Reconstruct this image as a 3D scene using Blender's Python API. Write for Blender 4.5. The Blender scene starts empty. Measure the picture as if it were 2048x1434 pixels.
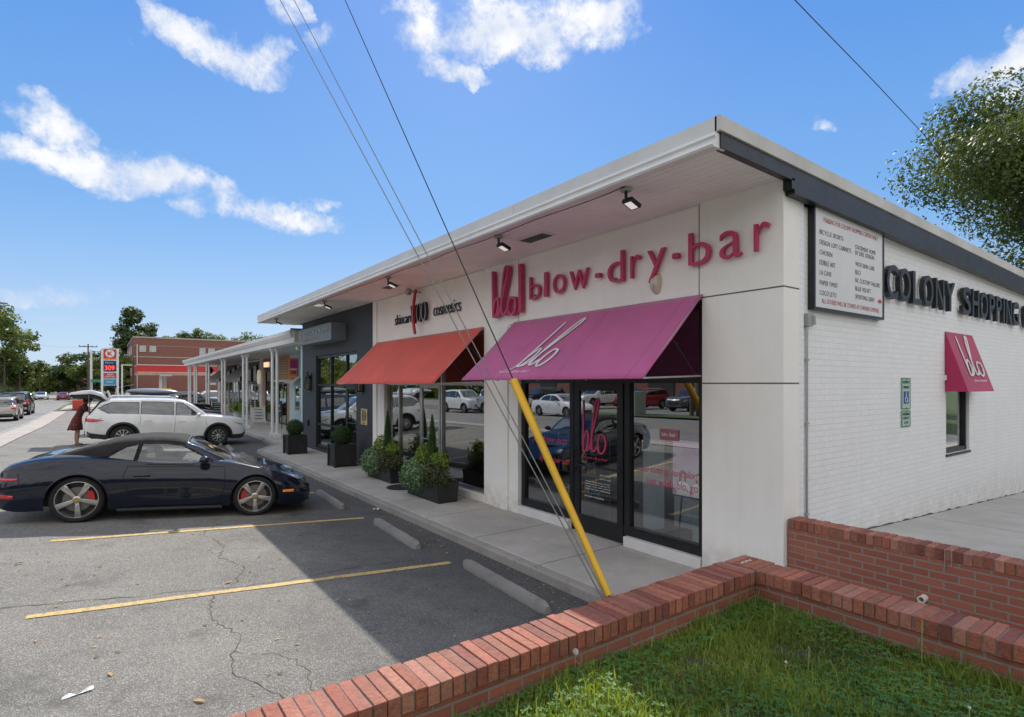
import bpy, bmesh, math, random
import numpy as np
from mathutils import Vector, Matrix
random.seed(7); np.random.seed(7)
scene = bpy.context.scene
COL = scene.collection
PI = math.pi
SUN_DIR = Vector((.55, .9, 1.0)).normalized()

# ------------------------------------------------------------------ ground heights
def sstep(a, b, x):
    t = min(1, max(0, (x-a)/(b-a))); return t*t*(3-2*t)
def G(x, y):
    rise = .058*min(6.6, max(0., 4-x))
    return rise*(1-sstep(16, 46, y)) - .006*max(0, y-30) + (.0 if x < 4 else 0)

# ------------------------------------------------------------------ mesh helpers
class MB:
    def __init__(s): s.v=[]; s.f=[]; s.c=[]
    def add(s, vs, fs, col=None):
        o=len(s.v); s.v+= [tuple(p) for p in vs]; s.f+=[tuple(o+i for i in f) for f in fs]
        s.c+=[col]*len(fs)
    def box(s, x0,y0,z0,x1,y1,z1, col=None):
        if x0>x1:x0,x1=x1,x0
        if y0>y1:y0,y1=y1,y0
        if z0>z1:z0,z1=z1,z0
        s.add([(x0,y0,z0),(x1,y0,z0),(x1,y1,z0),(x0,y1,z0),(x0,y0,z1),(x1,y0,z1),(x1,y1,z1),(x0,y1,z1)],
              [(0,3,2,1),(4,5,6,7),(0,1,5,4),(1,2,6,5),(2,3,7,6),(3,0,4,7)],col)
        return s
    def obox(s, c, size, rot=(0,0,0), col=None):
        from mathutils import Euler
        M=Euler(rot).to_matrix(); hx,hy,hz=[k/2 for k in size]
        vs=[]
        for dz in(-hz,hz):
            for dx,dy in((-hx,-hy),(hx,-hy),(hx,hy),(-hx,hy)):
                vs.append(Vector(c)+M@Vector((dx,dy,dz)))
        s.add(vs,[(0,3,2,1),(4,5,6,7),(0,1,5,4),(1,2,6,5),(2,3,7,6),(3,0,4,7)],col); return s
    def tube(s, path, r, n=8, cap=True):
        P=[Vector(p) for p in path]; m=len(P); rs=r if hasattr(r,'__len__') else [r]*m
        up=Vector((0,0,1)); rings=[]
        prev=None
        for i,p in enumerate(P):
            t=(P[min(i+1,m-1)]-P[max(i-1,0)]).normalized()
            if prev is None:
                a=t.cross(up)
                if a.length<.05: a=t.cross(Vector((1,0,0)))
                a.normalize()
            else:
                a=prev-t*prev.dot(t)
                a.normalize()
            b=t.cross(a); prev=a
            rings.append([p+(a*math.cos(2*PI*k/n)+b*math.sin(2*PI*k/n))*rs[i] for k in range(n)])
        vs=[q for R_ in rings for q in R_]; fs=[]
        for i in range(m-1):
            for k in range(n):
                k2=(k+1)%n; fs.append((i*n+k,i*n+k2,(i+1)*n+k2,(i+1)*n+k))
        if cap: fs.append(tuple(range(n))[::-1]); fs.append(tuple((m-1)*n+k for k in range(n)))
        s.add(vs,fs); return s
    def lathe(s, prof, c=(0,0,0), axis='z', n=24, close=False):
        vs=[];m=len(prof)
        for r,h in prof:
            for k in range(n):
                a=2*PI*k/n; u,v=r*math.cos(a),r*math.sin(a)
                if axis=='z': q=(c[0]+u,c[1]+v,c[2]+h)
                elif axis=='y': q=(c[0]+u,c[1]+h,c[2]+v)
                else: q=(c[0]+h,c[1]+u,c[2]+v)
                vs.append(q)
        fs=[]
        for i in range(m-1 if not close else m):
            j=(i+1)%m
            for k in range(n):
                k2=(k+1)%n; fs.append((i*n+k,i*n+k2,j*n+k2,j*n+k))
        if not close:
            fs.append(tuple(range(n))[::-1]); fs.append(tuple((m-1)*n+k for k in range(n)))
        s.add(vs,fs); return s
    def prism(s, poly, axis, a, b, col=None):
        # poly of 2D points; axis 'x': (y,z), 'y': (x,z), 'z': (x,y)
        def P(p,h):
            return (h,p[0],p[1]) if axis=='x' else (p[0],h,p[1]) if axis=='y' else (p[0],p[1],h)
        n=len(poly); vs=[P(p,a) for p in poly]+[P(p,b) for p in poly]
        fs=[tuple(range(n))[::-1],tuple(range(n,2*n))]+[(i,(i+1)%n,n+(i+1)%n,n+i) for i in range(n)]
        s.add(vs,fs,col); return s
    def quad(s,*p,col=None): s.add(p,[tuple(range(len(p)))],col); return s
    def grid(s, fn, nu, nv):
        vs=[fn(i/nu,j/nv) for j in range(nv+1) for i in range(nu+1)]
        fs=[(j*(nu+1)+i,j*(nu+1)+i+1,(j+1)*(nu+1)+i+1,(j+1)*(nu+1)+i) for j in range(nv) for i in range(nu)]
        s.add(vs,fs); return s
    def ball(s, c, r, n=12, m=8, sq=(1,1,1)):
        prof=[]
        vs=[];fs=[]
        for j in range(1,m):
            t=PI*j/m
            for k in range(n):
                a=2*PI*k/n
                vs.append((c[0]+r*sq[0]*math.sin(t)*math.cos(a),c[1]+r*sq[1]*math.sin(t)*math.sin(a),c[2]+r*sq[2]*math.cos(t)))
        for j in range(m-2):
            for k in range(n):
                k2=(k+1)%n; fs.append((j*n+k,(j+1)*n+k,(j+1)*n+k2,j*n+k2))
        o=len(vs); vs.append((c[0],c[1],c[2]+r*sq[2])); vs.append((c[0],c[1],c[2]-r*sq[2]))
        for k in range(n):
            k2=(k+1)%n; fs.append((o,k,k2)); fs.append((o+1,(m-2)*n+k2,(m-2)*n+k))
        s.add(vs,fs); return s

def wloc(o):
    v=Vector((0,0,0))
    while o is not None: v+=Vector(o.location); o=o.parent
    return v
def obj(name, mb, mat, parent=None, smooth=False, bevel=0, local=False, loc=None, fix=True, autos=None):
    """one mesh object. World coordinates unless local=True; loc sets the origin of a top-level mesh."""
    off=Vector((0,0,0))
    if parent is not None and not local: off=wloc(parent)
    if loc is not None: off=Vector(loc)
    me=bpy.data.meshes.new(name)
    me.from_pydata([(p[0]-off[0],p[1]-off[1],p[2]-off[2]) for p in mb.v],[],mb.f)
    if any(c is not None for c in mb.c):
        at=me.color_attributes.new('col','FLOAT_COLOR','CORNER')
        arr=[]
        for f,c in zip(mb.f,mb.c):
            c=c or (1,1,1); arr+= [c[0],c[1],c[2],1.0]*len(f)
        at.data.foreach_set('color',arr)
    if bevel or fix:
        bm=bmesh.new(); bm.from_mesh(me)
        if fix and len(mb.f)<60000: bmesh.ops.recalc_face_normals(bm,faces=bm.faces)
        if bevel: 
            es=[e for e in bm.edges if len(e.link_faces)==2 and e.calc_face_angle(0)>.5]
            bmesh.ops.bevel(bm,geom=es,offset=bevel,segments=2,profile=.5,affect='EDGES')
        bm.to_mesh(me); bm.free()
    if isinstance(mat,(list,tuple)):
        for m in mat: me.materials.append(m)
    else: me.materials.append(mat)
    if smooth or autos:
        me.shade_smooth()
        if autos: me.set_sharp_from_angle(angle=math.radians(autos))
    o=bpy.data.objects.new(name,me); COL.objects.link(o)
    if parent is not None: o.parent=parent
    if loc is not None: o.location=loc
    return o
def tag(o,label,cat,group=None,kind=None):
    if label:o['label']=label
    if cat:o['category']=cat
    if group:o['group']=group
    if kind:o['kind']=kind
    return o
def thing(name,label,cat,loc=(0,0,0),rotz=0,group=None):
    o=bpy.data.objects.new(name,None); COL.objects.link(o); o.location=loc; o.rotation_euler=(0,0,rotz)
    o.empty_display_size=.2
    return tag(o,label,cat,group)
def struct(name,mb,mat,**k):
    o=obj(name,mb,mat,**k); o['kind']='structure'; return o
def dup(root,loc,rotz=None,label=None):
    r=root.copy(); COL.objects.link(r); r.location=loc
    if rotz is not None: r.rotation_euler=(0,0,rotz)
    if label: r['label']=label
    for ch in list(root.children):
        c=ch.copy(); COL.objects.link(c); c.parent=r
        for g in ch.children:
            d=g.copy(); COL.objects.link(d); d.parent=c
    return r
def pchip(pts):
    xs=np.array([p[0] for p in pts],float); ys=np.array([p[1] for p in pts],float)
    o=np.argsort(xs); xs=xs[o]; ys=ys[o]; h=np.diff(xs); d=np.diff(ys)/h; m=np.zeros(len(xs))
    for i in range(1,len(xs)-1):
        if d[i-1]*d[i]>0:
            w1=2*h[i]+h[i-1]; w2=h[i]+2*h[i-1]; m[i]=(w1+w2)/(w1/d[i-1]+w2/d[i])
    m[0]=d[0]; m[-1]=d[-1]
    def f(x):
        x=min(max(x,xs[0]),xs[-1]); i=min(max(int(np.searchsorted(xs,x))-1,0),len(xs)-2)
        t=(x-xs[i])/h[i]
        return float((2*t**3-3*t*t+1)*ys[i]+(t**3-2*t*t+t)*h[i]*m[i]+(-2*t**3+3*t*t)*ys[i+1]+(t**3-t*t)*h[i]*m[i+1])
    return f
def catmull(P, n=8):
    P=[Vector(p) for p in P]; Q=[P[0]*2-P[1]]+P+[P[-1]*2-P[-2]]; out=[]
    for i in range(1,len(Q)-2):
        for k in range(n):
            t=k/n
            out.append(.5*((2*Q[i])+(Q[i+1]-Q[i-1])*t+(2*Q[i-1]-5*Q[i]+4*Q[i+1]-Q[i+2])*t*t+(3*Q[i]-Q[i-1]-3*Q[i+1]+Q[i+2])*t**3))
    out.append(P[-1]); return out

# ------------------------------------------------------------------ materials
MATS={}
class NT:
    def __init__(s,m): s.t=m.node_tree; s.N=s.t.nodes; s.L=s.t.links
    def n(s,typ,**k):
        x=s.N.new(typ)
        for a,b in k.items(): setattr(x,a,b)
        return x
    def l(s,a,b): s.L.new(a,b)
    def math(s,op,a,b=None,c=None,clamp=False):
        x=s.n('ShaderNodeMath',operation=op); x.use_clamp=clamp
        for i,v in enumerate((a,b,c)):
            if v is None: continue
            if isinstance(v,(int,float)): x.inputs[i].default_value=v
            else: s.l(v,x.inputs[i])
        return x.outputs[0]
    def mix(s,fac,a,b,mode='MIX'):
        x=s.n('ShaderNodeMix',data_type='RGBA',blend_type=mode)
        for sock,v in((x.inputs[0],fac),(x.inputs[6],a),(x.inputs[7],b)):
            if isinstance(v,(int,float)): sock.default_value=v
            elif isinstance(v,(tuple,list)): sock.default_value=(v[0],v[1],v[2],1)
            else: s.l(v,sock)
        return x.outputs[2]
    def noise(s,vec,scale,detail=4,rough=.6,out=0):
        x=s.n('ShaderNodeTexNoise'); x.inputs['Scale'].default_value=scale; x.inputs['Detail'].default_value=detail; x.inputs['Roughness'].default_value=rough
        if vec is not None: s.l(vec,x.inputs['Vector'])
        return x.outputs[out]
    def ramp(s,v,a,b):
        x=s.n('ShaderNodeMapRange'); x.interpolation_type='SMOOTHSTEP'; s.l(v,x.inputs[0]); x.inputs[1].default_value=a; x.inputs[2].default_value=b
        return x.outputs[0]
    def scaled(s,vec,sc):
        x=s.n('ShaderNodeMapping'); x.inputs['Scale'].default_value=sc; s.l(vec,x.inputs[0]); return x.outputs[0]
def newmat(name):
    m=bpy.data.materials.new(name); m.use_nodes=True; nt=NT(m); b=nt.N['Principled BSDF']
    tc=nt.n('ShaderNodeTexCoord'); return m,nt,b,tc.outputs['Object']
def lin(c):  # sRGB 0-255 -> linear
    return tuple(((v/255)/12.92 if v/255<=.04045 else ((v/255+.055)/1.055)**2.4) for v in c)
def mk(name,base,rough=.6,var=.12,vs=3.,bump=0,bs=60,metal=0,coat=0,emit=0,ecol=None,spec=.5,attr=False,grime=0,fine=0,sheen=0,stretch=None):
    if name in MATS: return MATS[name]
    m,nt,b,ob=newmat(name)
    if stretch: ob=nt.scaled(ob,stretch)
    n1=nt.noise(ob,vs,5)
    lo=tuple(max(0,c*(1-var)) for c in base); hi=tuple(min(1,c*(1+var)) for c in base)
    col=nt.mix(nt.ramp(n1,.3,.7),lo,hi)
    if fine: col=nt.mix(nt.ramp(nt.noise(ob,bs*.8,2),.35,.7),col,tuple(c*(1-fine) for c in base))
    if grime:
        g=nt.ramp(nt.noise(nt.scaled(ob,(1,1,.25)),1.7,6,.7),.5,.75)
        col=nt.mix(nt.math('MULTIPLY',g,grime),col,(.10,.085,.06))
    if attr:
        a=nt.n('ShaderNodeAttribute'); a.attribute_name='col'; col=nt.mix(1.0,col,a.outputs[0],'MULTIPLY')
    nt.l(col,b.inputs['Base Color'])
    r=nt.n('ShaderNodeMapRange'); nt.l(nt.noise(ob,vs*2.3,3),r.inputs[0]); r.inputs[3].default_value=max(0,rough-.08); r.inputs[4].default_value=min(1,rough+.1)
    nt.l(r.outputs[0],b.inputs['Roughness'])
    b.inputs['Metallic'].default_value=metal; b.inputs['Specular IOR Level'].default_value=spec
    if coat: b.inputs['Coat Weight'].default_value=coat; b.inputs['Coat Roughness'].default_value=.03
    if bump:
        bp=nt.n('ShaderNodeBump'); bp.inputs['Strength'].default_value=bump; bp.inputs['Distance'].default_value=.01
        nt.l(nt.noise(ob,bs,4),bp.inputs['Height']); nt.l(bp.outputs[0],b.inputs['Normal'])
    if emit:
        b.inputs['Emission Color'].default_value=(*(ecol or base),1); b.inputs['Emission Strength'].default_value=emit
    MATS[name]=m; return m

def brick_mat(name,axis,c1,c2,mortar,bw=.213,rh=.0677,ms=.007,bump=.6,rough=.75,bias=0,grime=.0,mv=.25):
    if name in MATS: return MATS[name]
    m,nt,b,ob=newmat(name)
    sp=nt.n('ShaderNodeSeparateXYZ'); nt.l(ob,sp.inputs[0]); cb=nt.n('ShaderNodeCombineXYZ')
    nt.l(sp.outputs[1 if axis=='x' else 0],cb.inputs[0]); nt.l(sp.outputs[2],cb.inputs[1])
    wob=nt.noise(ob,9,2); wv=nt.n('ShaderNodeVectorMath',operation='MULTIPLY_ADD')
    nt.l(nt.noise(ob,7,3,out=1),wv.inputs[0]); wv.inputs[1].default_value=(.006,.006,0); nt.l(cb.outputs[0],wv.inputs[2])
    br=nt.n('ShaderNodeTexBrick'); nt.l(wv.outputs[0],br.inputs['Vector'])
    br.inputs['Scale'].default_value=1; br.inputs['Brick Width'].default_value=bw; br.inputs['Row Height'].default_value=rh; br.inputs['Mortar Size'].default_value=ms
    br.inputs['Mortar Smooth'].default_value=.25; br.inputs['Bias'].default_value=bias
    br.inputs['Color1'].default_value=(*c1,1); br.inputs['Color2'].default_value=(*c2,1); br.inputs['Mortar'].default_value=(*mortar,1)
    n=nt.ramp(nt.noise(ob,2.2,6,.7),.3,.75)
    col=nt.mix(nt.math('MULTIPLY',n,mv),br.outputs[0],tuple(v*.6 for v in c1))
    col=nt.mix(nt.math('MULTIPLY',nt.ramp(nt.noise(ob,70,3),.45,.75),.25),col,tuple(v*.55 for v in c1))
    if grime:
        g=nt.ramp(nt.noise(nt.scaled(ob,(1,1,.3)),1.1,6,.7),.5,.8)
        col=nt.mix(nt.math('MULTIPLY',g,grime),col,(.16,.14,.11))
    nt.l(col,b.inputs['Base Color']); b.inputs['Roughness'].default_value=rough
    h=nt.math('MULTIPLY_ADD',nt.noise(ob,45,4),.22,nt.math('SUBTRACT',1,br.outputs['Fac']))
    bp=nt.n('ShaderNodeBump'); bp.inputs['Strength'].default_value=bump; bp.inputs['Distance'].default_value=.008; nt.l(h,bp.inputs['Height']); nt.l(bp.outputs[0],b.inputs['Normal'])
    MATS[name]=m; return m

def glass(name,refl=.3,tint=(.75,.8,.8),rough=.0):
    if name in MATS: return MATS[name]
    m,nt,b,ob=newmat(name); nt.N.remove(b); out=nt.N['Material Output']
    g=nt.n('ShaderNodeBsdfGlossy'); g.inputs['Roughness'].default_value=rough; g.inputs['Color'].default_value=(.95,.97,.97,1)
    t=nt.n('ShaderNodeBsdfTransparent'); t.inputs[0].default_value=(*tint,1)
    lw=nt.n('ShaderNodeFresnel'); lw.inputs[0].default_value=1.5
    bp=nt.n('ShaderNodeBump'); bp.inputs['Strength'].default_value=.06; bp.inputs['Distance'].default_value=.01; nt.l(nt.noise(ob,1.1,1),bp.inputs['Height']); nt.l(bp.outputs[0],g.inputs['Normal'])
    ge=nt.n('ShaderNodeNewGeometry'); ff=nt.math('SUBTRACT',1,ge.outputs['Backfacing'])
    f=nt.math('MULTIPLY',nt.math('MULTIPLY_ADD',lw.outputs[0],1.4,refl,clamp=True),ff)
    nt.l(nt.mix(ff,(1,1,1),tint),t.inputs[0])
    mx=nt.n('ShaderNodeMixShader'); nt.l(f,mx.inputs[0]); nt.l(t.outputs[0],mx.inputs[1]); nt.l(g.outputs[0],mx.inputs[2]); nt.l(mx.outputs[0],out.inputs[0])
    MATS[name]=m; return m

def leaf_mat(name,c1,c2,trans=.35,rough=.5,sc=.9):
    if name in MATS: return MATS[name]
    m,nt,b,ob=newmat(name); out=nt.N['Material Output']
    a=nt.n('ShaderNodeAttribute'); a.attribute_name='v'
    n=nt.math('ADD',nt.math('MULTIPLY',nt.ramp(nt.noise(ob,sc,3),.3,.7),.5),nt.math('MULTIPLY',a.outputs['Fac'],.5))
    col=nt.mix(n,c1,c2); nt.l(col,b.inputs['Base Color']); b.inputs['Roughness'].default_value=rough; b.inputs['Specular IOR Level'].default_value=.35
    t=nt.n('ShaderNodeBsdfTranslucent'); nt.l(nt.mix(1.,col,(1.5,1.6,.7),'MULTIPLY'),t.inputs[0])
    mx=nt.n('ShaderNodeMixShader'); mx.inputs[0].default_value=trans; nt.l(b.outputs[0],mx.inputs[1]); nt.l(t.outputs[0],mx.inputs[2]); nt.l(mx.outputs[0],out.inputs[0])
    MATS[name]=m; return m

def asphalt_mat(name,base,light,speck=1.,dark=None,stain=.5,kerb_shade=None):
    m,nt,b,ob=newmat(name)
    big=nt.ramp(nt.noise(ob,.55,6,.65),.35,.7)
    mid=nt.ramp(nt.noise(ob,3.2,5,.7),.3,.75)
    col=nt.mix(big,base,light); col=nt.mix(nt.math('MULTIPLY',mid,.35),col,tuple(c*.6 for c in base))
    v=nt.n('ShaderNodeTexVoronoi'); v.inputs['Scale'].default_value=150; nt.l(ob,v.inputs['Vector'])
    wn=nt.n('ShaderNodeSeparateColor'); nt.l(v.outputs['Color'],wn.inputs[0])
    st=nt.ramp(wn.outputs[0],.55,.95); col=nt.mix(nt.math('MULTIPLY',st,.55*speck),col,tuple(min(1,c*2.6+.04) for c in light))
    st2=nt.ramp(wn.outputs[1],.6,.9); col=nt.mix(nt.math('MULTIPLY',st2,.6*speck),col,tuple(c*.28 for c in base))
    oil=nt.ramp(nt.noise(ob,1.3,5,.62),.56,.70); col=nt.mix(nt.math('MULTIPLY',oil,stain),col,tuple(c*.4 for c in base))
    if kerb_shade:   # eave shade painted in as darker colour towards the kerb, plus stain streaks
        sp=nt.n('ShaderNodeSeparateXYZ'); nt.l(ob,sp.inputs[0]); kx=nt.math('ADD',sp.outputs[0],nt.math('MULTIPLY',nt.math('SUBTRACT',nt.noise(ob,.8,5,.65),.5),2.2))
        kk=nt.math('MULTIPLY',nt.ramp(kx,.8,3.6),kerb_shade); col=nt.mix(kk,col,nt.mix(1.,col,(.42,.44,.48),'MULTIPLY'))
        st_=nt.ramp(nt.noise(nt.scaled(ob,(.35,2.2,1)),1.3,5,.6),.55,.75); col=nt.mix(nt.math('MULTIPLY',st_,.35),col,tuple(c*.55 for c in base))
    nt.l(col,b.inputs['Base Color']); b.inputs['Roughness'].default_value=.88; b.inputs['Specular IOR Level'].default_value=.3
    h=nt.math('ADD',v.outputs['Distance'],nt.math('MULTIPLY',nt.noise(ob,180,3),.5))
    bp=nt.n('ShaderNodeBump'); bp.inputs['Strength'].default_value=.75; bp.inputs['Distance'].default_value=.006; nt.l(h,bp.inputs['Height']); nt.l(bp.outputs[0],b.inputs['Normal'])
    MATS[name]=m; return m

def concrete_mat(name,base,jx=None,jy=None,joff=(0,0),grime=.4,bs=120):
    m,nt,b,ob=newmat(name)
    n=nt.ramp(nt.noise(ob,.9,6,.7),.3,.75); col=nt.mix(n,tuple(c*.82 for c in base),tuple(c*1.12 for c in base))
    col=nt.mix(nt.math('MULTIPLY',nt.ramp(nt.noise(ob,4.5,5,.7),.52,.75),grime),col,tuple(c*.55 for c in base))
    col=nt.mix(nt.math('MULTIPLY',nt.ramp(nt.noise(ob,bs,2),.5,.8),.25),col,tuple(c*.6 for c in base))
    h=nt.noise(ob,bs,4)
    sp=nt.n('ShaderNodeSeparateXYZ'); nt.l(ob,sp.inputs[0])
    for ax,per,of in((0,jx,joff[0]),(1,jy,joff[1])):
        if not per: continue
        p=nt.math('PINGPONG',nt.math('ADD',sp.outputs[ax],-of+per*200),per/2)
        p=nt.math('ADD',p,nt.math('MULTIPLY',nt.noise(ob,6,3),.006))
        k=nt.math('LESS_THAN',p,.011); col=nt.mix(nt.math('MULTIPLY',k,.8),col,(.035,.03,.026)); h=nt.math('SUBTRACT',h,nt.math('MULTIPLY',k,3))
    nt.l(col,b.inputs['Base Color']); b.inputs['Roughness'].default_value=.85
    bp=nt.n('ShaderNodeBump'); bp.inputs['Strength'].default_value=.3; bp.inputs['Distance'].default_value=.004; nt.l(h,bp.inputs['Height']); nt.l(bp.outputs[0],b.inputs['Normal'])
    MATS[name]=m; return m

def carpaint(name,base,flake=0.,rough=.25,metal=0.):
    if name in MATS: return MATS[name]
    m,nt,b,ob=newmat(name)
    n=nt.ramp(nt.noise(ob,2.5,4),.3,.7); col=nt.mix(n,tuple(c*.93 for c in base),tuple(min(1,c*1.06) for c in base))
    col=nt.mix(nt.math('MULTIPLY',nt.ramp(nt.noise(nt.scaled(ob,(1,1,2)),5,5,.7),.5,.8),.10 if sum(base)>.5 else .012),col,(.25,.22,.18))
    nt.l(col,b.inputs['Base Color']); b.inputs['Roughness'].default_value=rough; b.inputs['Metallic'].default_value=metal
    b.inputs['Coat Weight'].default_value=1; b.inputs['Coat Roughness'].default_value=.02; b.inputs['Specular IOR Level'].default_value=.5 if sum(base)>.5 else .08
    bp=nt.n('ShaderNodeBump'); bp.inputs['Strength'].default_value=.03; bp.inputs['Distance'].default_value=.004; nt.l(nt.noise(ob,35,2),bp.inputs['Height']); nt.l(bp.outputs[0],b.inputs['Normal'])
    MATS[name]=m; return m

# ------------------------------------------------------------------ text and strokes
def basis(face):
    if face=='x': return Vector((0,-1,0)),Vector((0,0,1)),Vector((-1,0,0))   # faces -x, reads towards -y
    if face=='y': return Vector((1,0,0)),Vector((0,0,1)),Vector((0,-1,0))    # faces -y, reads towards +x
def text_mb(body,origin,w,h,face='x',depth=.01,bold=0,align='L',B=None,shear=0,spacing=1.):
    """text fitted to width w and height h (None keeps proportion); origin = lower-left corner"""
    cu=bpy.data.curves.new('t','FONT'); cu.body=body; cu.extrude=.01; cu.offset=bold; cu.space_character=spacing; cu.resolution_u=4
    if shear: cu.shear=shear
    ob=bpy.data.objects.new('t',cu); COL.objects.link(ob)
    dg=bpy.context.evaluated_depsgraph_get(); dg.update(); me=bpy.data.meshes.new_from_object(ob.evaluated_get(dg))
    bpy.data.objects.remove(ob); bpy.data.curves.remove(cu)
    V=[v.co.copy() for v in me.vertices]; F=[tuple(p.vertices) for p in me.polygons]; bpy.data.meshes.remove(me)
    x0=min(v.x for v in V);x1=max(v.x for v in V);y0=min(v.y for v in V);y1=max(v.y for v in V)
    z0=min(v.z for v in V);z1=max(v.z for v in V)
    sx=w/(x1-x0) if w else None; sy=h/(y1-y0) if h else None
    if sx is None: sx=sy
    if sy is None: sy=sx
    U,W,N=B or basis(face); O=Vector(origin); mb=MB()
    ox=0 if align=='L' else -(x1-x0)*sx/2
    mb.add([O+U*((v.x-x0)*sx+ox)+W*((v.y-y0)*sy)+N*((v.z-z0)/(z1-z0)*depth) for v in V],F)
    return mb
def merge(a,b): a.add(b.v,b.f); return a
def ribbon(pts,width,depth,origin,face='x',B=None,sx=1,sy=1,n=8):
    """flat stroke lettering with thickness"""
    U,W,N=B or basis(face); O=Vector(origin); mb=MB()
    for st in pts:
        P=catmull([(p[0]*sx,p[1]*sy,0) for p in st],n); m=len(P); vs=[];fs=[]
        for i,p in enumerate(P):
            t=(P[min(i+1,m-1)]-P[max(i-1,0)]); t=t.normalized() if t.length>1e-6 else Vector((1,0,0))
            a=Vector((-t.y,t.x,0)); 
            wd=width*(.55+.45*abs(t.y))*(.5 if i in(0,m-1) else 1)
            dz=i*.00012
            for s_,q in((-1,0),(1,0),(1,1),(-1,1)):
                c=p+a*(wd/2*s_); vs.append(O+U*c.x+W*c.y+N*((depth+dz)*q))
        for i in range(m-1):
            for k in range(4):
                k2=(k+1)%4; fs.append((i*4+k,i*4+k2,(i+1)*4+k2,(i+1)*4+k))
        fs.append((0,1,2,3)); fs.append(tuple((m-1)*4+k for k in(3,2,1,0)))
        mb.add(vs,fs)
    return mb
BLO=[[(.02,1.0),(.03,.75),(.04,.45),(.05,.12),(.06,.02)],[(.05,.12),(.10,.32),(.19,.40),(.25,.30),(.22,.12),(.13,.01),(.03,.02)],
     [(.13,.01),(.28,.08),(.42,.42),(.56,.80),(.60,.97),(.54,1.02),(.46,.85),(.40,.5),(.38,.2),(.42,.04),(.52,.05),(.60,.14)],
     [(.82,.33),(.70,.36),(.62,.24),(.63,.08),(.73,.0),(.85,.06),(.90,.2),(.84,.33),(.74,.34)]]
def slant(S,k): return [[(x+y*k,y) for x,y in st] for st in S]
# ================================================================== camera, sky, sun
cam_d=bpy.data.cameras.new('camera'); cam=bpy.data.objects.new('camera',cam_d); COL.objects.link(cam); scene.camera=cam
cam.location=(0,0,2.35); cam.rotation_euler=(PI/2,0,-math.radians(36.06)); cam_d.sensor_width=36; cam_d.lens=36*1125/2048
cam_d.shift_y=(767-717)/2048; cam_d.clip_end=3000; cam_d.clip_start=.05
scene.view_settings.view_transform='Standard'; scene.view_settings.look='None'; scene.view_settings.exposure=0
w=bpy.data.worlds.new('World'); scene.world=w; w.use_nodes=True
nt=NT(w); bg=nt.N['Background']
el=math.asin(SUN_DIR.z); az=math.atan2(SUN_DIR.x,SUN_DIR.y)
sky=nt.n('ShaderNodeTexSky',sky_type='NISHITA'); sky.sun_disc=False; sky.sun_elevation=el; sky.sun_rotation=az; sky.air_density=1.0; sky.dust_density=.6; sky.ozone_density=2.5
tc=nt.n('ShaderNodeTexCoord'); D=tc.outputs['Generated']
sp=nt.n('ShaderNodeSeparateXYZ'); nt.l(D,sp.inputs[0])
azn=nt.math('MULTIPLY',nt.math('ARCTAN2',sp.outputs[0],sp.outputs[1]),180/PI)
eln=nt.math('MULTIPLY',nt.math('ARCSINE',sp.outputs[2]),180/PI)
warp=nt.noise(D,11,5,.62,out=1); ws=nt.n('ShaderNodeSeparateColor'); nt.l(warp,ws.inputs[0])
azw=nt.math('ADD',azn,nt.math('MULTIPLY',nt.math('SUBTRACT',ws.outputs[0],.5),7)); elw=nt.math('ADD',eln,nt.math('MULTIPLY',nt.math('SUBTRACT',ws.outputs[1],.5),4.5))
CL='''(6.47,28.31,0.268,-0.123,-0.111,-0.579,1.00),
(9.85,27.11,0.216,-0.089,-0.104,-0.601,1.00),
(13.00,28.61,0.466,-0.094,0.021,-0.899,0.80),
(13.87,31.75,0.381,-0.162,-0.122,-1.090,0.90),
(10.26,25.72,0.403,-0.076,0.036,-1.644,0.70),
(4.39,29.47,0.457,-0.085,0.147,-1.488,0.50),
(27.27,31.48,0.275,-0.283,-0.210,-0.372,1.00),
(29.77,28.98,0.261,-0.059,-0.100,-0.966,0.90),
(34.84,32.14,0.179,0.000,-0.006,-0.446,1.20),
(42.96,32.50,0.169,0.040,0.021,-0.434,1.30),
(39.42,30.05,0.330,0.000,-0.044,-1.183,0.80),
(26.28,33.72,0.334,0.000,0.096,-1.429,0.80),
(-3.03,19.63,0.374,-0.120,-0.133,-0.627,1.10),
(-4.23,17.21,0.298,-0.059,-0.065,-0.974,1.00),
(-0.49,16.77,0.225,-0.040,-0.033,-0.682,1.00),
(4.39,17.31,0.200,-0.044,-0.063,-0.610,1.00),
(7.83,17.07,0.353,-0.087,-0.131,-0.977,0.80),
(6.08,14.96,0.576,-0.046,0.061,-1.340,0.80),
(1.19,15.37,0.717,0.000,0.321,-1.834,0.70),
(14.09,15.52,0.233,-0.048,-0.101,-0.853,1.00),
(17.22,16.72,0.542,0.000,0.144,-1.610,0.50),
(9.85,15.89,0.480,0.000,0.184,-1.474,0.60),
(-3.33,6.93,0.286,-0.023,-0.050,-1.281,0.42),
(-2.41,5.25,0.387,-0.016,0.008,-2.104,0.32),
(-4.53,6.43,0.553,0.000,0.175,-1.869,0.30),
(75.52,22.95,0.351,0.131,0.148,-0.716,1.00),
(77.87,23.52,0.628,0.181,0.042,-0.533,1.30),
(77.87,20.92,0.605,0.000,-0.457,-1.503,0.80),
(65.16,22.07,0.745,0.000,-0.323,-1.628,0.30),
(63.98,23.63,1.015,0.000,-0.435,-2.199,0.20),
(17.67,30.09,0.691,-0.449,-0.150,-0.473,0.35),
(1.88,27.47,0.945,0.000,0.410,-1.499,0.30),
(52.22,41.24,0.077,0.000,-0.059,-0.286,1.00),
(3.30,38.57,0.108,-0.045,0.004,-0.382,1.00),'''
field=None
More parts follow.
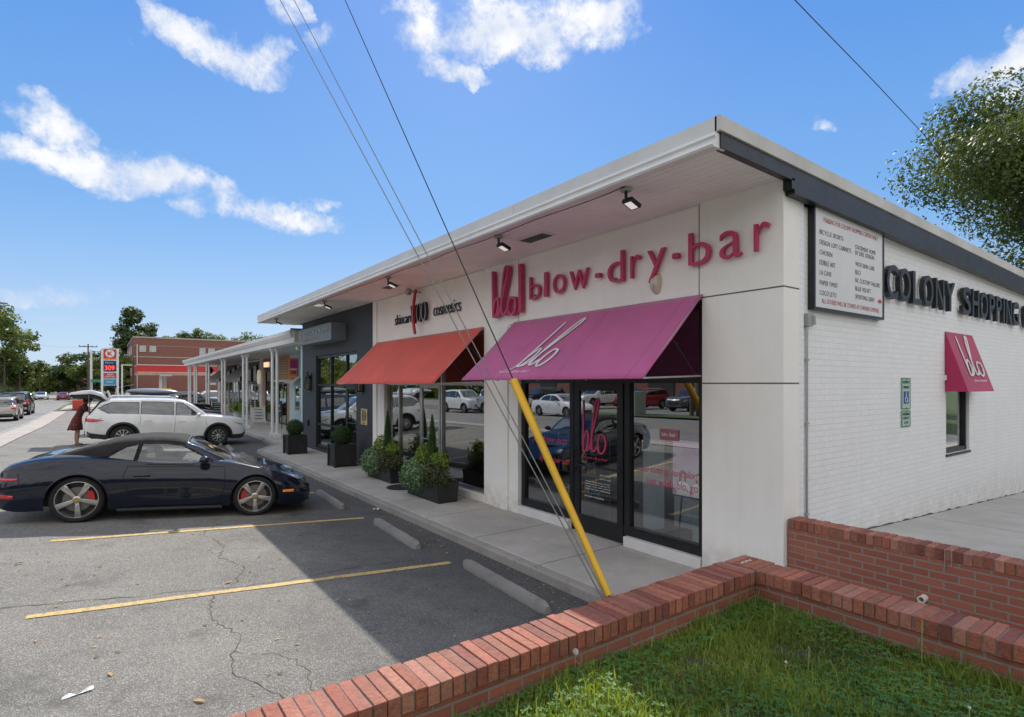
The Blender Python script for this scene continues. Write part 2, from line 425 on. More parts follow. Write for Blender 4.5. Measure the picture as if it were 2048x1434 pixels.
for row in CL.strip().splitlines():
    A0,E0,a,b_,c_,d_,s_=[float(k) for k in row.strip().strip('(),').split(',')]
    u=nt.math('SUBTRACT',azw,A0); v=nt.math('SUBTRACT',elw,E0)
    p=nt.math('ADD',nt.math('MULTIPLY',u,a*.78),nt.math('MULTIPLY',v,b_*.78)); q=nt.math('ADD',nt.math('MULTIPLY',u,c_*.78),nt.math('MULTIPLY',v,d_*.78))
    r2=nt.math('ADD',nt.math('MULTIPLY',p,p),nt.math('MULTIPLY',q,q))
    g=nt.math('MULTIPLY',nt.math('SUBTRACT',1,r2,clamp=True),s_)
    field=g if field is None else nt.math('ADD',nt.math('MAXIMUM',field,g),nt.math('MULTIPLY',nt.math('MINIMUM',field,g),.3))
nz=nt.noise(D,16,9,.66); nz2=nt.noise(D,46,6,.7); nf=nt.math('ADD',nt.math('MULTIPLY',nz,.8),nt.math('MULTIPLY',nz2,.28))
den=nt.math('SUBTRACT',nt.math('ADD',nt.math('MULTIPLY',field,.66),nt.math('MULTIPLY',nt.math('SUBTRACT',nf,.5),2.35)),.0)
den=nt.math('MULTIPLY',den,nt.ramp(field,0.0,.3))
alpha=nt.math('MULTIPLY',nt.ramp(den,.10,.85),.95)
shade=nt.ramp(nt.noise(D,13,5,.6),.35,.7)
ccol=nt.mix(shade,(6.4,6.9,7.8),(9.2,9.1,9.0)); ccol=nt.mix(nt.ramp(den,.95,.35),ccol,(5.6,6.3,7.8))
# bright cloud cover added out of view as fill light on the shaded walls
dt=nt.math('ADD',nt.math('MULTIPLY',sp.outputs[0],math.sin(math.radians(36))),nt.math('MULTIPLY',sp.outputs[1],math.cos(math.radians(36))))
back=nt.ramp(dt,.34,-.02)
cov=nt.ramp(nt.noise(D,2.6,7,.6),.28,.5)
lowc=nt.ramp(eln,-1,10)
alpha2=nt.math('MULTIPLY',nt.math('MULTIPLY',back,cov),lowc)
alpha=nt.math('MAXIMUM',alpha,alpha2)
hz=nt.ramp(eln,-3,17); hz2=nt.ramp(eln,10,42)
grad=nt.mix(hz2,nt.mix(hz,(4.6,6.0,7.7),(1.6,3.8,7.5)),(.36,2.2,6.95))
skyc=nt.mix(.8,sky.outputs[0],grad)
bcol=nt.mix(shade,(8.2,8.3,8.6),(11.6,11.4,11.2))
ccol=nt.mix(back,ccol,bcol)
sk=nt.mix(alpha,skyc,ccol)
nt.l(sk,bg.inputs['Color']); bg.inputs['Strength'].default_value=.12
sd=bpy.data.lights.new('sun','SUN'); sd.energy=5.0; sd.angle=math.radians(.53); sd.color=(1,.95,.87)
so=bpy.data.objects.new('sun',sd); COL.objects.link(so); so.rotation_euler=SUN_DIR.to_track_quat('Z','Y').to_euler()

# ================================================================== ground
M_asph=asphalt_mat('asphalt_lot',(.19,.18,.161),(.25,.238,.213),.75,stain=.5,kerb_shade=.9)
M_asphd=asphalt_mat('asphalt_patch',(.05,.051,.054),(.07,.07,.073),.5,stain=.3)
M_road=asphalt_mat('asphalt_road',(.21,.205,.195),(.27,.262,.25),.5,stain=.25)
M_conc=concrete_mat('sidewalk_concrete',(.46,.43,.385),jy=1.5,joff=(0,5.4),grime=.35)
M_conc2=concrete_mat('pavement_concrete',(.47,.45,.415),jx=1.9,jy=1.9,joff=(7.8,1.3),grime=.25)
M_curb=concrete_mat('curb_concrete',(.34,.315,.285),grime=.7)
M_stsw=concrete_mat('street_sidewalk_concrete',(.42,.37,.32),jy=1.6,grime=.35)
M_grass=mk('meadow',(.075,.11,.035),.95,.35,.4,bump=.4,bs=8)
def worn(name,base):
    m,nt,b,ob=newmat(name); w_=nt.ramp(nt.noise(ob,22,6,.75),.47,.60); w2=nt.ramp(nt.noise(ob,1.7,4),.35,.65)
    f=nt.math('MULTIPLY',w_,nt.math('MULTIPLY_ADD',w2,.6,.25)); nt.l(nt.mix(f,base,(.17,.16,.14)),b.inputs['Base Color']); b.inputs['Roughness'].default_value=.8; return m
M_line=worn('yellow_line_paint',(.60,.41,.15))
M_white_line=mk('white_line_paint',(.6,.6,.57),.75,.15,3,bump=.3,bs=90,fine=.3)
M_crack=mk('crack_dirt',(.10,.085,.065),.95,.4,6)
def sheet(xs,ys,off,fn=G):
    mb=MB(); n=len(xs)
    vs=[(x,y,fn(x,y)+off) for y in ys for x in xs]
    mb.add(vs,[(j*n+i,j*n+i+1,(j+1)*n+i+1,(j+1)*n+i) for j in range(len(ys)-1) for i in range(n-1)]); return mb
def fr(a,b,s):
    n=max(1,int(round((b-a)/s))); return [a+(b-a)*i/n for i in range(n+1)]
xs=[-900,-300,-100,-60]+fr(-40,-3,2)+fr(-2.6,4,.6)+[5,8,12,20,40,80,160,400,1000]
ys=[-900,-200,-60,-20,-5]+fr(0,60,1.5)+fr(65,300,12)+[500,900,1500]
struct('ground',sheet(xs,ys,-.05),M_grass)
def road_z(x,y): return G(x,y)
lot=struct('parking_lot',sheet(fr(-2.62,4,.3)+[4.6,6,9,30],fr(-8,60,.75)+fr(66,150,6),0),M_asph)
struct('road',sheet([-14.2,-12,-9,-6,-3.75],fr(-60,60,1.5)+fr(66,420,8),-.02),M_road)
struct('forecourt',sheet([3.0,8,14,30,60],fr(57,120,3),.012),M_road)
mb=sheet([-3.6,-2.62],fr(10,66,.75),.02)
struct('street_sidewalk',mb,M_stsw)
mb=MB()
for i,y in enumerate(fr(10,65,1)): mb.box(-3.76,y,G(-3.7,y)-.2,-3.6,y+1.0,G(-3.7,y)+.03)
struct('street_curb',mb,M_curb)
# concrete island by the station entrance
def isl(x0,x1,y0,y1):
    m=MB(); m.prism([(x0,y0),(x1,y0+2),(x1,y1),(x0+.6,y1-1),(x0,y1-4)],'z',-.6,G(x0,y0)+.12); return m
struct('traffic_island',isl(-3.2,-.2,67,84),M_stsw)
# road markings as parts of the road
def strip(p0,p1,w,off,mat,name,parent,seg=.4,jit=0):
    P0,P1=Vector((*p0,0)),Vector((*p1,0)); d=P1-P0; L=d.length; d.normalize(); n=Vector((-d.y,d.x,0)); k=max(1,int(L/seg)); vs=[];fs=[]
    for i in range(k+1):
        c=P0+d*(L*i/k)
        for s in(-1,1):
            q=c+n*(s*w/2+ (random.uniform(-jit,jit) if jit else 0)); vs.append((q.x,q.y,G(q.x,q.y)+off))
    fs=[(2*i,2*i+2,2*i+3,2*i+1) for i in range(k)]
    m=MB(); m.add(vs,fs); return obj(name,m,mat,parent)
road=bpy.data.objects['road']
for x in (-7.3,-10.7): 
    for y in range(10,200,9): strip((x,y),(x,y+3),.11,-.012,M_white_line,'lane_dash',road,seg=1)
for dx in (-8.9,-9.1): strip((dx,-30),(dx,200),.1,-.012,M_line,'centre_line',road,seg=1.5)
for i,(yc) in enumerate([9.6,6.6,12.4,15.2,18.0,20.8,27.2,30.0,33.0,36.0]):
    y2=yc; y1=yc-.22
    strip((-.55,y2+.0),(3.66,y1),.10,.006,M_line,'stall_line',lot,seg=.12,jit=.006)
# dark sealed patches and seams near the shop kerb
def crackline(pts,w,name='crack'):
    P=catmull([(x,y,0) for x,y in pts],10); vs=[]; 
    for i,p in enumerate(P):
        t=(P[min(i+1,len(P)-1)]-P[max(i-1,0)]).normalized(); n=Vector((-t.y,t.x,0)); j=random.uniform(-.03,.03); ww=w*random.uniform(.15,1)
        for s in(-1,1):
            q=p+n*(j+s*ww/2); vs.append((q.x,q.y,G(q.x,q.y)+.004))
    m=MB(); m.add(vs,[(2*i,2*i+2,2*i+3,2*i+1) for i in range(len(P)-1)]); obj(name,m,M_crack,lot)
crackline([(1.55,9.9),(1.2,9.3),(1.32,8.5),(1.2,7.9),(1.35,7.3),(1.15,6.7)],.016)
crackline([(-1.8,7.35),(-.6,6.95),(.6,6.72),(1.6,6.62),(2.6,6.75),(3.3,6.7)],.016)
crackline([(.95,6.5),(.8,5.9),(.95,5.3),(.8,4.7),(1.0,4.0),(.85,3.3)],.014)
crackline([(3.0,10.2),(2.3,9.9),(1.5,10.1)],.012); crackline([(.85,5.0),(1.2,4.7),(1.25,4.2),(1.1,3.6)],.009)
# shop sidewalk with kerb face
mb=MB(); mb.prism([(4.36,-6),(30,-6),(30,24.3),(5.35,24.3),(5.35,22.0),(4.36,20.3)],'z',-.3,.12)
struct('sidewalk',mb,M_conc,bevel=.012)
mb=MB(); mb.prism([(4.22,-6),(4.357,-6),(4.357,20.35),(5.347,22.05),(5.347,24.3),(5.2,24.3),(5.2,22.15),(4.22,20.45)],'z',-.3,.115)
struct('kerb',mb,M_curb,bevel=.02)
mb=MB(); mb.box(5.35,24.302,-.6,30,56,.118); struct('arcade_floor',mb,M_conc)
# pavement at the side of the building, falling away from the camera
def pz(x): return .5-.0486*(x-7.79)
mb=MB(); mb.add([(6.03,-9,pz(6.03)),(45,-9,pz(45)),(45,3.115,pz(45)),(6.03,3.115,pz(6.03))],[(0,1,2,3)])
struct('side_pavement',mb,M_conc2)
# wheel stops
M_stop=concrete_mat('wheel_stop_concrete',(.26,.248,.228),grime=.8,bs=80)
def stop_mb():
    m=MB(); n=18
    prof=[(-.068,0),(-.068,.04),(-.036,.098),(.036,.098),(.068,.04),(.068,0)]
    vs=[];fs=[]
    for i in range(n+1):
        y=-.9+1.8*i/n; e=min(1,min(i,n-i)/1.0+.55)
        for px,pz_ in prof: vs.append((px*e+random.uniform(-.003,.003),y,pz_*(1 if 0<i<n else .8)+random.uniform(-.003,.003)*(pz_>0)))
    k=len(prof)
    for i in range(n):
        for j in range(k-1): fs.append((i*k+j,i*k+j+1,(i+1)*k+j+1,(i+1)*k+j))
    fs.append(tuple(range(k))[::-1]); fs.append(tuple(n*k+j for j in range(k))); m.add(vs,fs)
    return m
first=None
SL=['concrete wheel stop nearest the low brick wall','concrete wheel stop in front of the pink awning shop, second from the low brick wall','concrete wheel stop in front of the dark sports car','concrete wheel stop just beyond the nose of the dark sports car',
    'concrete wheel stop in the empty bay halfway to the white SUV','concrete wheel stop two bays short of the white SUV','concrete wheel stop one bay short of the white SUV','concrete wheel stop at the front wheel of the white SUV']
for i,y in enumerate([5.28,8.05,11.15,13.9,16.5,19.2,21.9,24.4]):
    x=3.7 if i==0 else 3.64
    if first is None:
        o=obj('wheel_stop',stop_mb(),M_stop,loc=None,autos=40); first=o; 
    else: o=first.copy(); COL.objects.link(o)
    o.location=(x,y,G(x,y)); o.rotation_euler=(0,0,-.06+random.uniform(-.02,.02)); tag(o,SL[i],'wheel stop','concrete wheel stops along the sidewalk')
    if i<3:
        for s in(-.6,.6): m=MB(); m.lathe([(.011,.0),(.011,.006)],(0,s,.095),'z',8); obj('anchor_hole',m,M_crack,o,local=True)
# litter and fallen leaves
mb=MB()
lf=[]
def leafat(x,y,s):
    a=random.uniform(0,PI*2); c,sn=math.cos(a),math.sin(a); z=(G(x,y) if x<4.2 else .12)+.006
    c1=random.choice([(.30,.15,.06),(.45,.28,.12),(.2,.09,.04),(.55,.42,.22),(.16,.10,.05)])
    pts=[(-1,0,0),(-.3,.35,.25),(.5,.3,.3),(1,0,.1),(.4,-.3,.28),(-.4,-.32,.2)]
    mb.add([(x+(p*c-q*sn)*s,y+(p*sn+q*c)*s,z+r*s*.8) for p,q,r in pts],[tuple(range(6))],c1)
for _ in range(420):
    x=random.uniform(-2,4); y=random.uniform(3,16); leafat(x,y,random.uniform(.008,.03)*(1.7 if random.random()<.15 else 1))
for _ in range(420): leafat(random.gauss(4.13,.05),random.uniform(3,20),random.uniform(.008,.024))
for _ in range(160): leafat(3.72+random.gauss(0,.05)+.1,random.choice([5.28,8.05,11.15])+random.uniform(-.9,.9),random.uniform(.01,.025))
for _ in range(40): leafat(random.uniform(4.4,5.7),random.uniform(3,18),random.uniform(.006,.018))
lv=obj('fallen_leaves',mb,mk('dead_leaf',(1,1,1),.8,.1,5,attr=True)); tag(lv,'dry brown fallen leaves scattered over the asphalt and along the kerb','leaves',kind='stuff')
m=MB(); m.grid(lambda u,v:(-.22+.17*u,4.78+.035*v+.05*u,G(-.14,4.8)+.008+.012*math.sin(u*9)*v),10,3)
tag(obj('wrapper',m,mk('foil_wrapper',(.62,.66,.7),.35,.3,40)),'crumpled silver wrapper lying on the asphalt by the camera','litter')
m=MB(); m.grid(lambda u,v:(4.06+.1*u,9.9+.07*v,.02+.01*math.sin(u*7)),6,3)
tag(obj('paper_scrap',m,mk('scrap_paper',(.7,.7,.68),.8,.2,30)),'small white paper scrap by the kerb near the planters','litter')

# ================================================================== low brick walls
BR=[(.40,.135,.08),(.43,.155,.095),(.35,.11,.068),(.45,.19,.13),(.27,.085,.058),(.38,.145,.095),(.33,.12,.08)]
M_cap=mk('cap_brick',(1,1,1),.78,.16,5,bump=.7,bs=55,attr=True,fine=.3,grime=.4)
M_mort=mk('mortar',(.23,.20,.165),.95,.2,12,bump=.5,bs=90)
M_brk_x=brick_mat('red_brick_x','x',(.38,.125,.075),(.28,.085,.055),(.25,.22,.19),ms=.009,grime=.15)
M_brk_y=brick_mat('red_brick_y','y',(.38,.125,.075),(.28,.085,.055),(.25,.22,.19),ms=.009,grime=.15)
def caprow(p0,p1,width,z,h,pitch=.0675,skipmort=False):
    """rowlock bricks laid side by side from p0 to p1, on edge"""
    P0,P1=Vector((*p0,0)),Vector((*p1,0)); d=P1-P0; L=d.length; d.normalize(); n=int(L/pitch); ang=math.atan2(d.y,d.x); m=MB()
    for i in range(n):
        c=P0+d*(pitch*(i+.5)); c.z=z-h/2+random.uniform(-.0045,.0035)
        b=random.choice(BR); k=random.uniform(.85,1.2); nn=Vector((-d.y,d.x,0))*random.uniform(-.004,.004)
        m.obox(c+nn,(pitch-.009+random.uniform(-.002,.002),width,h),(random.uniform(-.01,.01),random.uniform(-.01,.01),ang+random.uniform(-.012,.012)),col=tuple(v*k for v in b))
    return m
# L-shaped wall: leg A along x, leg B along -y
lw=thing('low_brick_wall','low red brick wall with rowlock cap, bending round the corner of the lawn','brick wall',(4.15,2.6,.12))
T=.93
m=MB(); m.box(-1.6,2.385,-.2,4.28,2.635,T-.1); obj('brick_face',m,M_brk_y,lw)
m=MB(); m.box(4.04,-4,-.2,4.29,2.383,T-.1); obj('brick_face',m,M_brk_x,lw)
m=MB(); m.box(-1.6,2.375,T-.1,4.02,2.64,T-.008); m.box(4.03,-4,T-.1,4.285,2.64,T-.008); obj('mortar_bed',m,M_mort,lw)
c=caprow((-1.6,2.507),(4.02,2.507),.288,T,.096); obj('cap_bricks',c,M_cap,lw,bevel=.004)
c=caprow((4.157,2.36),(4.157,-4),.275,T,.096); obj('cap_bricks',c,M_cap,lw,bevel=.004)
c=MB()
for i in range(4): c.box(4.025,2.372+.068*i,T-.096,4.30,2.372+.068*i+.06,T+.002,col=BR[i])
obj('cap_bricks',c,M_cap,lw,bevel=.004)
m=MB()
for i in range(16): m.obox((4.07+i*.009,2.52+random.uniform(-.012,.012),T+.004),(.012,.008,.003),(0,0,random.uniform(0,3)))
obj('chalk_mark',m,mk('chalk',(.65,.6,.55),.9),lw)
hw=thing('retaining_wall','taller red brick retaining wall running from the building corner, with a drain pipe','brick wall',(5.93,3.0,.12))
m=MB(); m.box(5.83,-4,-.2,6.03,3.073,T-.1); obj('brick_face',m,M_brk_x,hw)
m=MB(); m.box(5.835,-4,T-.1,6.025,3.073,T-.006); obj('mortar_bed',m,M_mort,hw)
c=caprow((5.93,3.07),(5.93,-4),.21,T,.096); obj('cap_bricks',c,M_cap,hw,bevel=.004)
m=MB(); m.lathe([(.03,-.06),(.03,.02),(.022,.02),(.022,-.06)],(5.81,1.86,.47),'x',20,close=True); obj('drain_pipe',m,mk('pvc_white',(.75,.74,.7),.4),hw,smooth=False)
m=MB(); m.lathe([(.0215,0),(.0215,.004)],(5.824,1.86,.47),'x',16); obj('pipe_hole',m,M_crack,hw)
m=MB(); m.box(5.812,1.705,T-.15,5.822,1.709,T+.002); m.box(5.812,1.66,T-.13,5.822,1.664,T+.002); m.box(5.812,1.66,T-.134,5.822,1.69,T-.131);m.box(5.82,1.66,T+.002,5.88,1.664,T+.004)
obj('paint_drip',m,mk('paint_drip_white',(.42,.33,.28),.8,fine=.3),hw)

# ================================================================== lawn
LZ=.69
def lz(x,y): return LZ+.02*math.sin(x*2.1+1)*math.cos(y*1.7)+.012*math.sin(x*5+y*4)
m=MB(); nx,ny=60,40
m.grid(lambda u,v:(-3.2+7.24*u,-4+6.39*v,lz(-3.2+7.24*u,-4+6.39*v)),nx,ny)
struct('lawn_soil',m,mk('lawn_soil',(.05,.055,.022),.95,.4,6,bump=.6,bs=40))
def blades(name,N,fn_h,c_lab,mat,seed=1,width=.0035,lean=.5):
    rng=np.random.default_rng(seed)
    V=[];F=[];A=[]
    pos=[]
    while len(pos)<N:
        x=rng.uniform(.2,4.02); y=rng.uniform(-.6,2.37)
        d=.5887*x+.8084*y; r=.8084*x-.5887*y
        if d<.9 or abs(r/d)>1.0: continue
        if (2.35-.7)/d<.36: pass
        if rng.random()> min(1,(2.9/d)**.8): continue
        if math.sin(x*7.1+y*3.3)*math.sin(y*6.7-x*2.1)+.5*math.sin(x*17+y*13)>.75 and rng.random()<.8: continue
        pos.append((x,y,d))
    for x,y,d in pos:
        h=fn_h(rng,x,y); a=rng.uniform(0,2*PI); w=width*rng.uniform(.6,1.4); la=rng.uniform(0,2*PI); le=lean*h*rng.uniform(.1,1.3)
        z=lz(x,y)-.01; dx,dy=math.cos(a)*w,math.sin(a)*w; lx,ly=math.cos(la)*le,math.sin(la)*le
        o=len(V)
        V+=[(x-dx,y-dy,z),(x+dx,y+dy,z),(x+dx*.8+lx*.35,y+dy*.8+ly*.35,z+h*.55),(x-dx*.8+lx*.35,y-dy*.8+ly*.35,z+h*.55),(x+lx,y+ly,z+h*(1-.35*le/h))]
        F+=[(o,o+1,o+2,o+3),(o+3,o+2,o+4)]; q=rng.random(); A+=[q]*5
    me=bpy.data.meshes.new(name); me.from_pydata(V,[],F); at=me.attributes.new('v','FLOAT','POINT'); at.data.foreach_set('value',A); me.materials.append(mat)
    o=bpy.data.objects.new(name,me); COL.objects.link(o); tag(o,c_lab,'grass',kind='stuff'); return o
M_blade=leaf_mat('grass_blade',(.032,.09,.014),(.36,.42,.09),.42,.45,1.6)
def hh(r,x,y):
    t=.5+.5*math.sin(x*3.1+y*1.3)*math.cos(y*4.3-x)
    e=1.25 if (x>3.75 or y>2.1) else 1
    return r.uniform(.02,.068)*(0.6+.8*t)*e*(2.1 if r.random()<.07 else 1)
blades('grass',85000,hh,'green grass growing on the lawn behind the low brick wall',M_blade,3)
M_dry=leaf_mat('dry_grass_blade',(.26,.21,.09),(.42,.34,.17),.3,.6,2.5)
blades('dry_grass',7500,lambda r,x,y:r.uniform(.02,.06),'dry straw coloured blades mixed into the lawn',M_dry,5,.003,1.2)
# clover and ground cover
rng=np.random.default_rng(9); V=[];F=[];A=[]
for _ in range(17000):
    x=rng.uniform(.2,4.0); y=rng.uniform(-.4,2.36)
    if math.sin(x*2.3+.7)*math.cos(y*2.9+x)+rng.normal(0,.35)<.05 and not(y>2.15): continue
    h=rng.uniform(.02,.06); z=lz(x,y)+h; q=rng.random(); s=rng.uniform(.006,.012); a0=rng.uniform(0,2*PI)
    for k in range(3):
        a=a0+k*2.09; cx,cy=x+math.cos(a)*s,y+math.sin(a)*s; o=len(V); px,py=-math.sin(a)*s*.75,math.cos(a)*s*.75
        V+=[(x,y,z),(cx+px,cy+py,z+s*.25),(cx+math.cos(a)*s*.9,cy+math.sin(a)*s*.9,z+.1*s),(cx-px,cy-py,z+s*.25)]; F.append((o,o+1,o+2,o+3)); A+=[q]*4
me=bpy.data.meshes.new('clover'); me.from_pydata(V,[],F); at=me.attributes.new('v','FLOAT','POINT'); at.data.foreach_set('value',A); me.materials.append(leaf_mat('clover_leaf',(.05,.15,.035),(.15,.30,.08),.35,.5,3))
o=bpy.data.objects.new('clover',me); COL.objects.link(o); tag(o,'patches of dark green clover and weeds in the lawn','clover',kind='stuff')
# taller stems and seed heads
M_stem=mk('weed_stem',(.30,.30,.12),.7,.2,8)
def dandelion(x,y,h,lean,label,white=True):
    r=thing('dandelion' if white else 'weed_stalk',label,'weed',(x,y,lz(x,y)))
    z=lz(x,y); P=[(x,y,z),(x+lean*.3,y+lean*.1,z+h*.5),(x+lean,y+lean*.3,z+h)]
    m=MB(); m.tube(catmull(P,4),.0022,6); obj('stem',m,M_stem,r)
    m=MB()
    if white:
        for _ in range(90):
            v=Vector((random.gauss(0,1),random.gauss(0,1),random.gauss(0,1))).normalized()
            p=Vector(P[2])+v*.016; m.tube([Vector(P[2]),p],.0005,3,False); m.ball(p,.0016,4,3)
        obj('seed_head',m,mk('dandelion_fluff',(.75,.73,.68),.9),r)
    else:
        for k in range(14): m.ball(Vector(P[2])+Vector((random.uniform(-.006,.006),random.uniform(-.006,.006),-.004*k)),.004,5,4)
        obj('seed_head',m,mk('weed_seed',(.25,.27,.08),.8),r)
dandelion(2.13,2.33,.14,.01,'white dandelion clock in front of the low brick wall')
for i,(x,y,h,l,t) in enumerate([(3.62,2.0,.2,-.01,'thin bare weed stalk near the inner corner of the brick wall'),(3.3,1.62,.16,.02,'green weed stalk in the middle of the shaded lawn'),(3.88,1.25,.26,.06,'tall bent weed stalk against the right leg of the low wall'),(3.85,.62,.24,-.07,'tall weed stalk with seed heads at the right end of the lawn'),(2.72,2.28,.12,.0,'short thin weed stalk against the left leg of the low wall'),(3.7,.75,.2,.08,'second weed stalk beside the tall one at the right end of the lawn')]):
    dandelion(x,y,h,l,t,False)
M_flow=mk('clover_flower',(.65,.62,.55),.9)
for i,(x,y) in enumerate([(2.1,1.15),(2.25,1.05),(2.7,1.0),(2.55,.86),(3.2,1.7),(3.85,.72),(3.4,.9),(1.9,1.3)]):
    m=MB()
    for _ in range(40):
        v=Vector((random.gauss(0,1),random.gauss(0,1),random.gauss(0,1))).normalized(); m.ball(Vector((0,0,.075))+v*.006,.0026,4,3)
    m.tube([(0,0,0),(0,0,.07)],.0012,4); o=obj('clover_flower',m,M_flow); o.location=(x,y,lz(x,y))
    tag(o,'small white clover flower in the lawn','flower','white clover flowers in the lawn')
# ================================================================== main shop building
FX=5.77; SZ=.12
bld=thing('shop_building','single storey white stucco and painted brick corner shop building with flat overhanging roof','building',(FX,3.09,SZ))
def weather(m,top=None,base=None,tc_=(.42,.27,.15),bc_=(.30,.27,.22),ts=.5,bs_=.55):
    n_=NT(m); b_=n_.N['Principled BSDF']; s_=b_.inputs['Base Color'].links[0].from_socket; t_=n_.n('ShaderNodeTexCoord').outputs['Object']; p_=n_.n('ShaderNodeSeparateXYZ'); n_.l(t_,p_.inputs[0])
    st=n_.ramp(n_.noise(n_.scaled(t_,(6,6,.45)),1.6,6,.7),.42,.72)
    if top: s_=n_.mix(n_.math('MULTIPLY',n_.math('MULTIPLY',n_.ramp(p_.outputs[2],top[0],top[1]),st),ts),s_,tc_)
    if base: s_=n_.mix(n_.math('MULTIPLY',n_.math('MULTIPLY',n_.ramp(p_.outputs[2],base[1],base[0]),n_.ramp(n_.noise(t_,5,6,.7),.3,.65)),bs_),s_,bc_)
    s_=n_.mix(n_.math('MULTIPLY',st,.045),s_,(.40,.35,.29)); n_.l(s_,b_.inputs['Base Color']); return m
M_stucco=weather(mk('white_stucco',(.89,.865,.82),.85,.03,1.1,bump=.25,bs=120,grime=.04),(4.30,4.53),(.12,.5),ts=.45,bs_=.35)
M_brw=weather(brick_mat('white_painted_brick','y',(.89,.885,.88),(.855,.85,.85),(.79,.785,.78),ms=.005,bump=.6,rough=.6,mv=.04,grime=.06),(4.1,4.45),(.1,.9),(.40,.36,.30),(.42,.38,.32),.4,.35)
M_brd=brick_mat('dark_painted_brick','x',(.052,.057,.065),(.042,.046,.053),(.03,.033,.038),ms=.007,bump=.8,rough=.6,mv=.2)
M_whitep=mk('white_trim_paint',(.72,.71,.69),.5,.05,2,bump=.05,grime=.08)
M_black=mk('black_frame',(.012,.013,.015),.35,.2,5)
M_alu=mk('brushed_aluminium',(.5,.5,.49),.35,.08,6,metal=.9)
M_groove=mk('dark_groove',(.12,.11,.10),.9)  # plain dark strips marking the panel joints
M_glass=glass('storefront_glass',.23,(.60,.66,.66))
M_dark=mk('interior_dark',(.035,.034,.034),.8,.3,2)
B='x'
TOPW=4.53
# stucco pieces (faces at x=FX), thickness 0.2
m=MB()
m.box(FX,3.09,SZ,6.09,4.08,TOPW)           # corner pier
m.box(FX,7.75,SZ,6.0,8.81,TOPW)            # pier between shops
m.box(FX,4.08,3.36,6.0,7.75,TOPW)          # wall over pink shop
m.box(FX,8.81,3.36,6.0,13.42,TOPW)         # wall over red shop
m.box(FX,13.42,SZ,6.0,14.08,TOPW)
obj('stucco_wall',m,M_stucco,bld)
m=MB(); m.box(FX-.035,8.02,SZ,FX-.001,8.47,3.36); m.box(FX-.03,13.86,SZ,FX-.001,14.1,TOPW-.02); m.box(FX-.02,8.81,4.40,FX-.001,13.85,4.47); obj('pilaster',m,M_stucco,bld,bevel=.004)
for b_ in [(FX-.002,3.09,2.345,FX+.01,4.08,2.36),(FX-.002,3.09,3.365,FX+.01,4.12,3.38),(FX-.002,4.115,3.36,FX+.01,4.127,TOPW),(FX-.002,7.72,3.38,FX+.01,7.73,TOPW),(FX-.002,7.73,3.37,FX+.01,8.02,3.38),(FX-.002,7.75,2.345,FX+.01,8.02,2.355),(FX,3.088,2.345,6.09,3.1,2.36),(FX,3.088,3.365,6.09,3.1,3.38)]:
    m=MB(); m.box(*b_); obj('panel_joint',m,M_groove,bld)
for ya_,yb_ in((4.10,5.33),(6.46,7.75),(8.81,10.55),(11.55,13.42)):
    m=MB(); m.box(FX-.012,ya_,SZ,6.0,yb_,.258); obj('base_curb',m,M_whitep,bld,bevel=.008)
# dark brick shop
m=MB(); m.box(FX+.03,14.08,SZ,6.0,15.38,TOPW); m.box(FX+.03,19.16,SZ,6.0,20.74,TOPW); m.box(FX+.03,15.38,3.27,6.0,19.16,TOPW); m.box(FX+.03,15.38,SZ,6.0,16.35,.28); m.box(FX+.03,16.36,SZ,6.0,19.16,.22)
obj('dark_brick_wall',m,M_brd,bld)
m=MB(); m.box(5.801,20.745,SZ,8,20.95,4.3); obj('end_wall',m,mk('pale_blue_wall',(.45,.62,.66),.7,.06,1),bld)
# painted brick side wall
def rt(x): return 4.75-.0225*(x-4.46)
m=MB()
wy=3.12
x0w,x1w=10.68,11.78
def sw(xa,xb,za,zb,m=m): m.box(xa,wy,za,xb,wy+.25,zb)
sw(6.092,x0w,-.3,4.40); sw(x1w,24,-.3,4.30); sw(x0w,x1w,-.3,1.24); sw(x0w,x1w,2.75,4.35)
m.box(6.092,wy,4.3,14,wy+.25,4.42)
m.box(23.8,3.4,-.3,24,21,4.2); m.box(6.01,21,-.3,24,21.2,4.2)
obj('painted_brick_wall',m,M_brw,bld)
m=MB(); m.box(6.09,3.095,.3,6.20,3.118,4.40); obj('corner_trim',m,M_brw,bld)
m=MB(); P=[(6.3+i*.11,max(.004,random.gauss(.012,.012))) for i in range(110)]
m.add([(x,3.1145,pz(x)-.01) for x,h in P]+[(x,3.1145,pz(x)+h) for x,h in P],[(i,i+1,110+i+1,110+i) for i in range(109)])
obj('base_stain',m,mk('damp_stain',(.10,.09,.075),.95,.5,9),bld)
# side window
m=MB()
m.box(x0w,3.16,1.24,x0w+.06,3.24,2.75); m.box(x1w-.06,3.16,1.24,x1w,3.24,2.75); m.box(x0w,3.16,1.24,x1w,3.24,1.31); m.box(x0w,3.16,2.3,x1w,3.24,2.34)
m.box(x0w-.02,3.10,1.20,x1w+.02,3.2,1.238)
wf=obj('side_window',m,M_black,bld)
m=MB(); m.box(x0w+.06,3.2,1.31,x1w-.06,3.206,2.3); obj('pane',m,M_glass,wf)
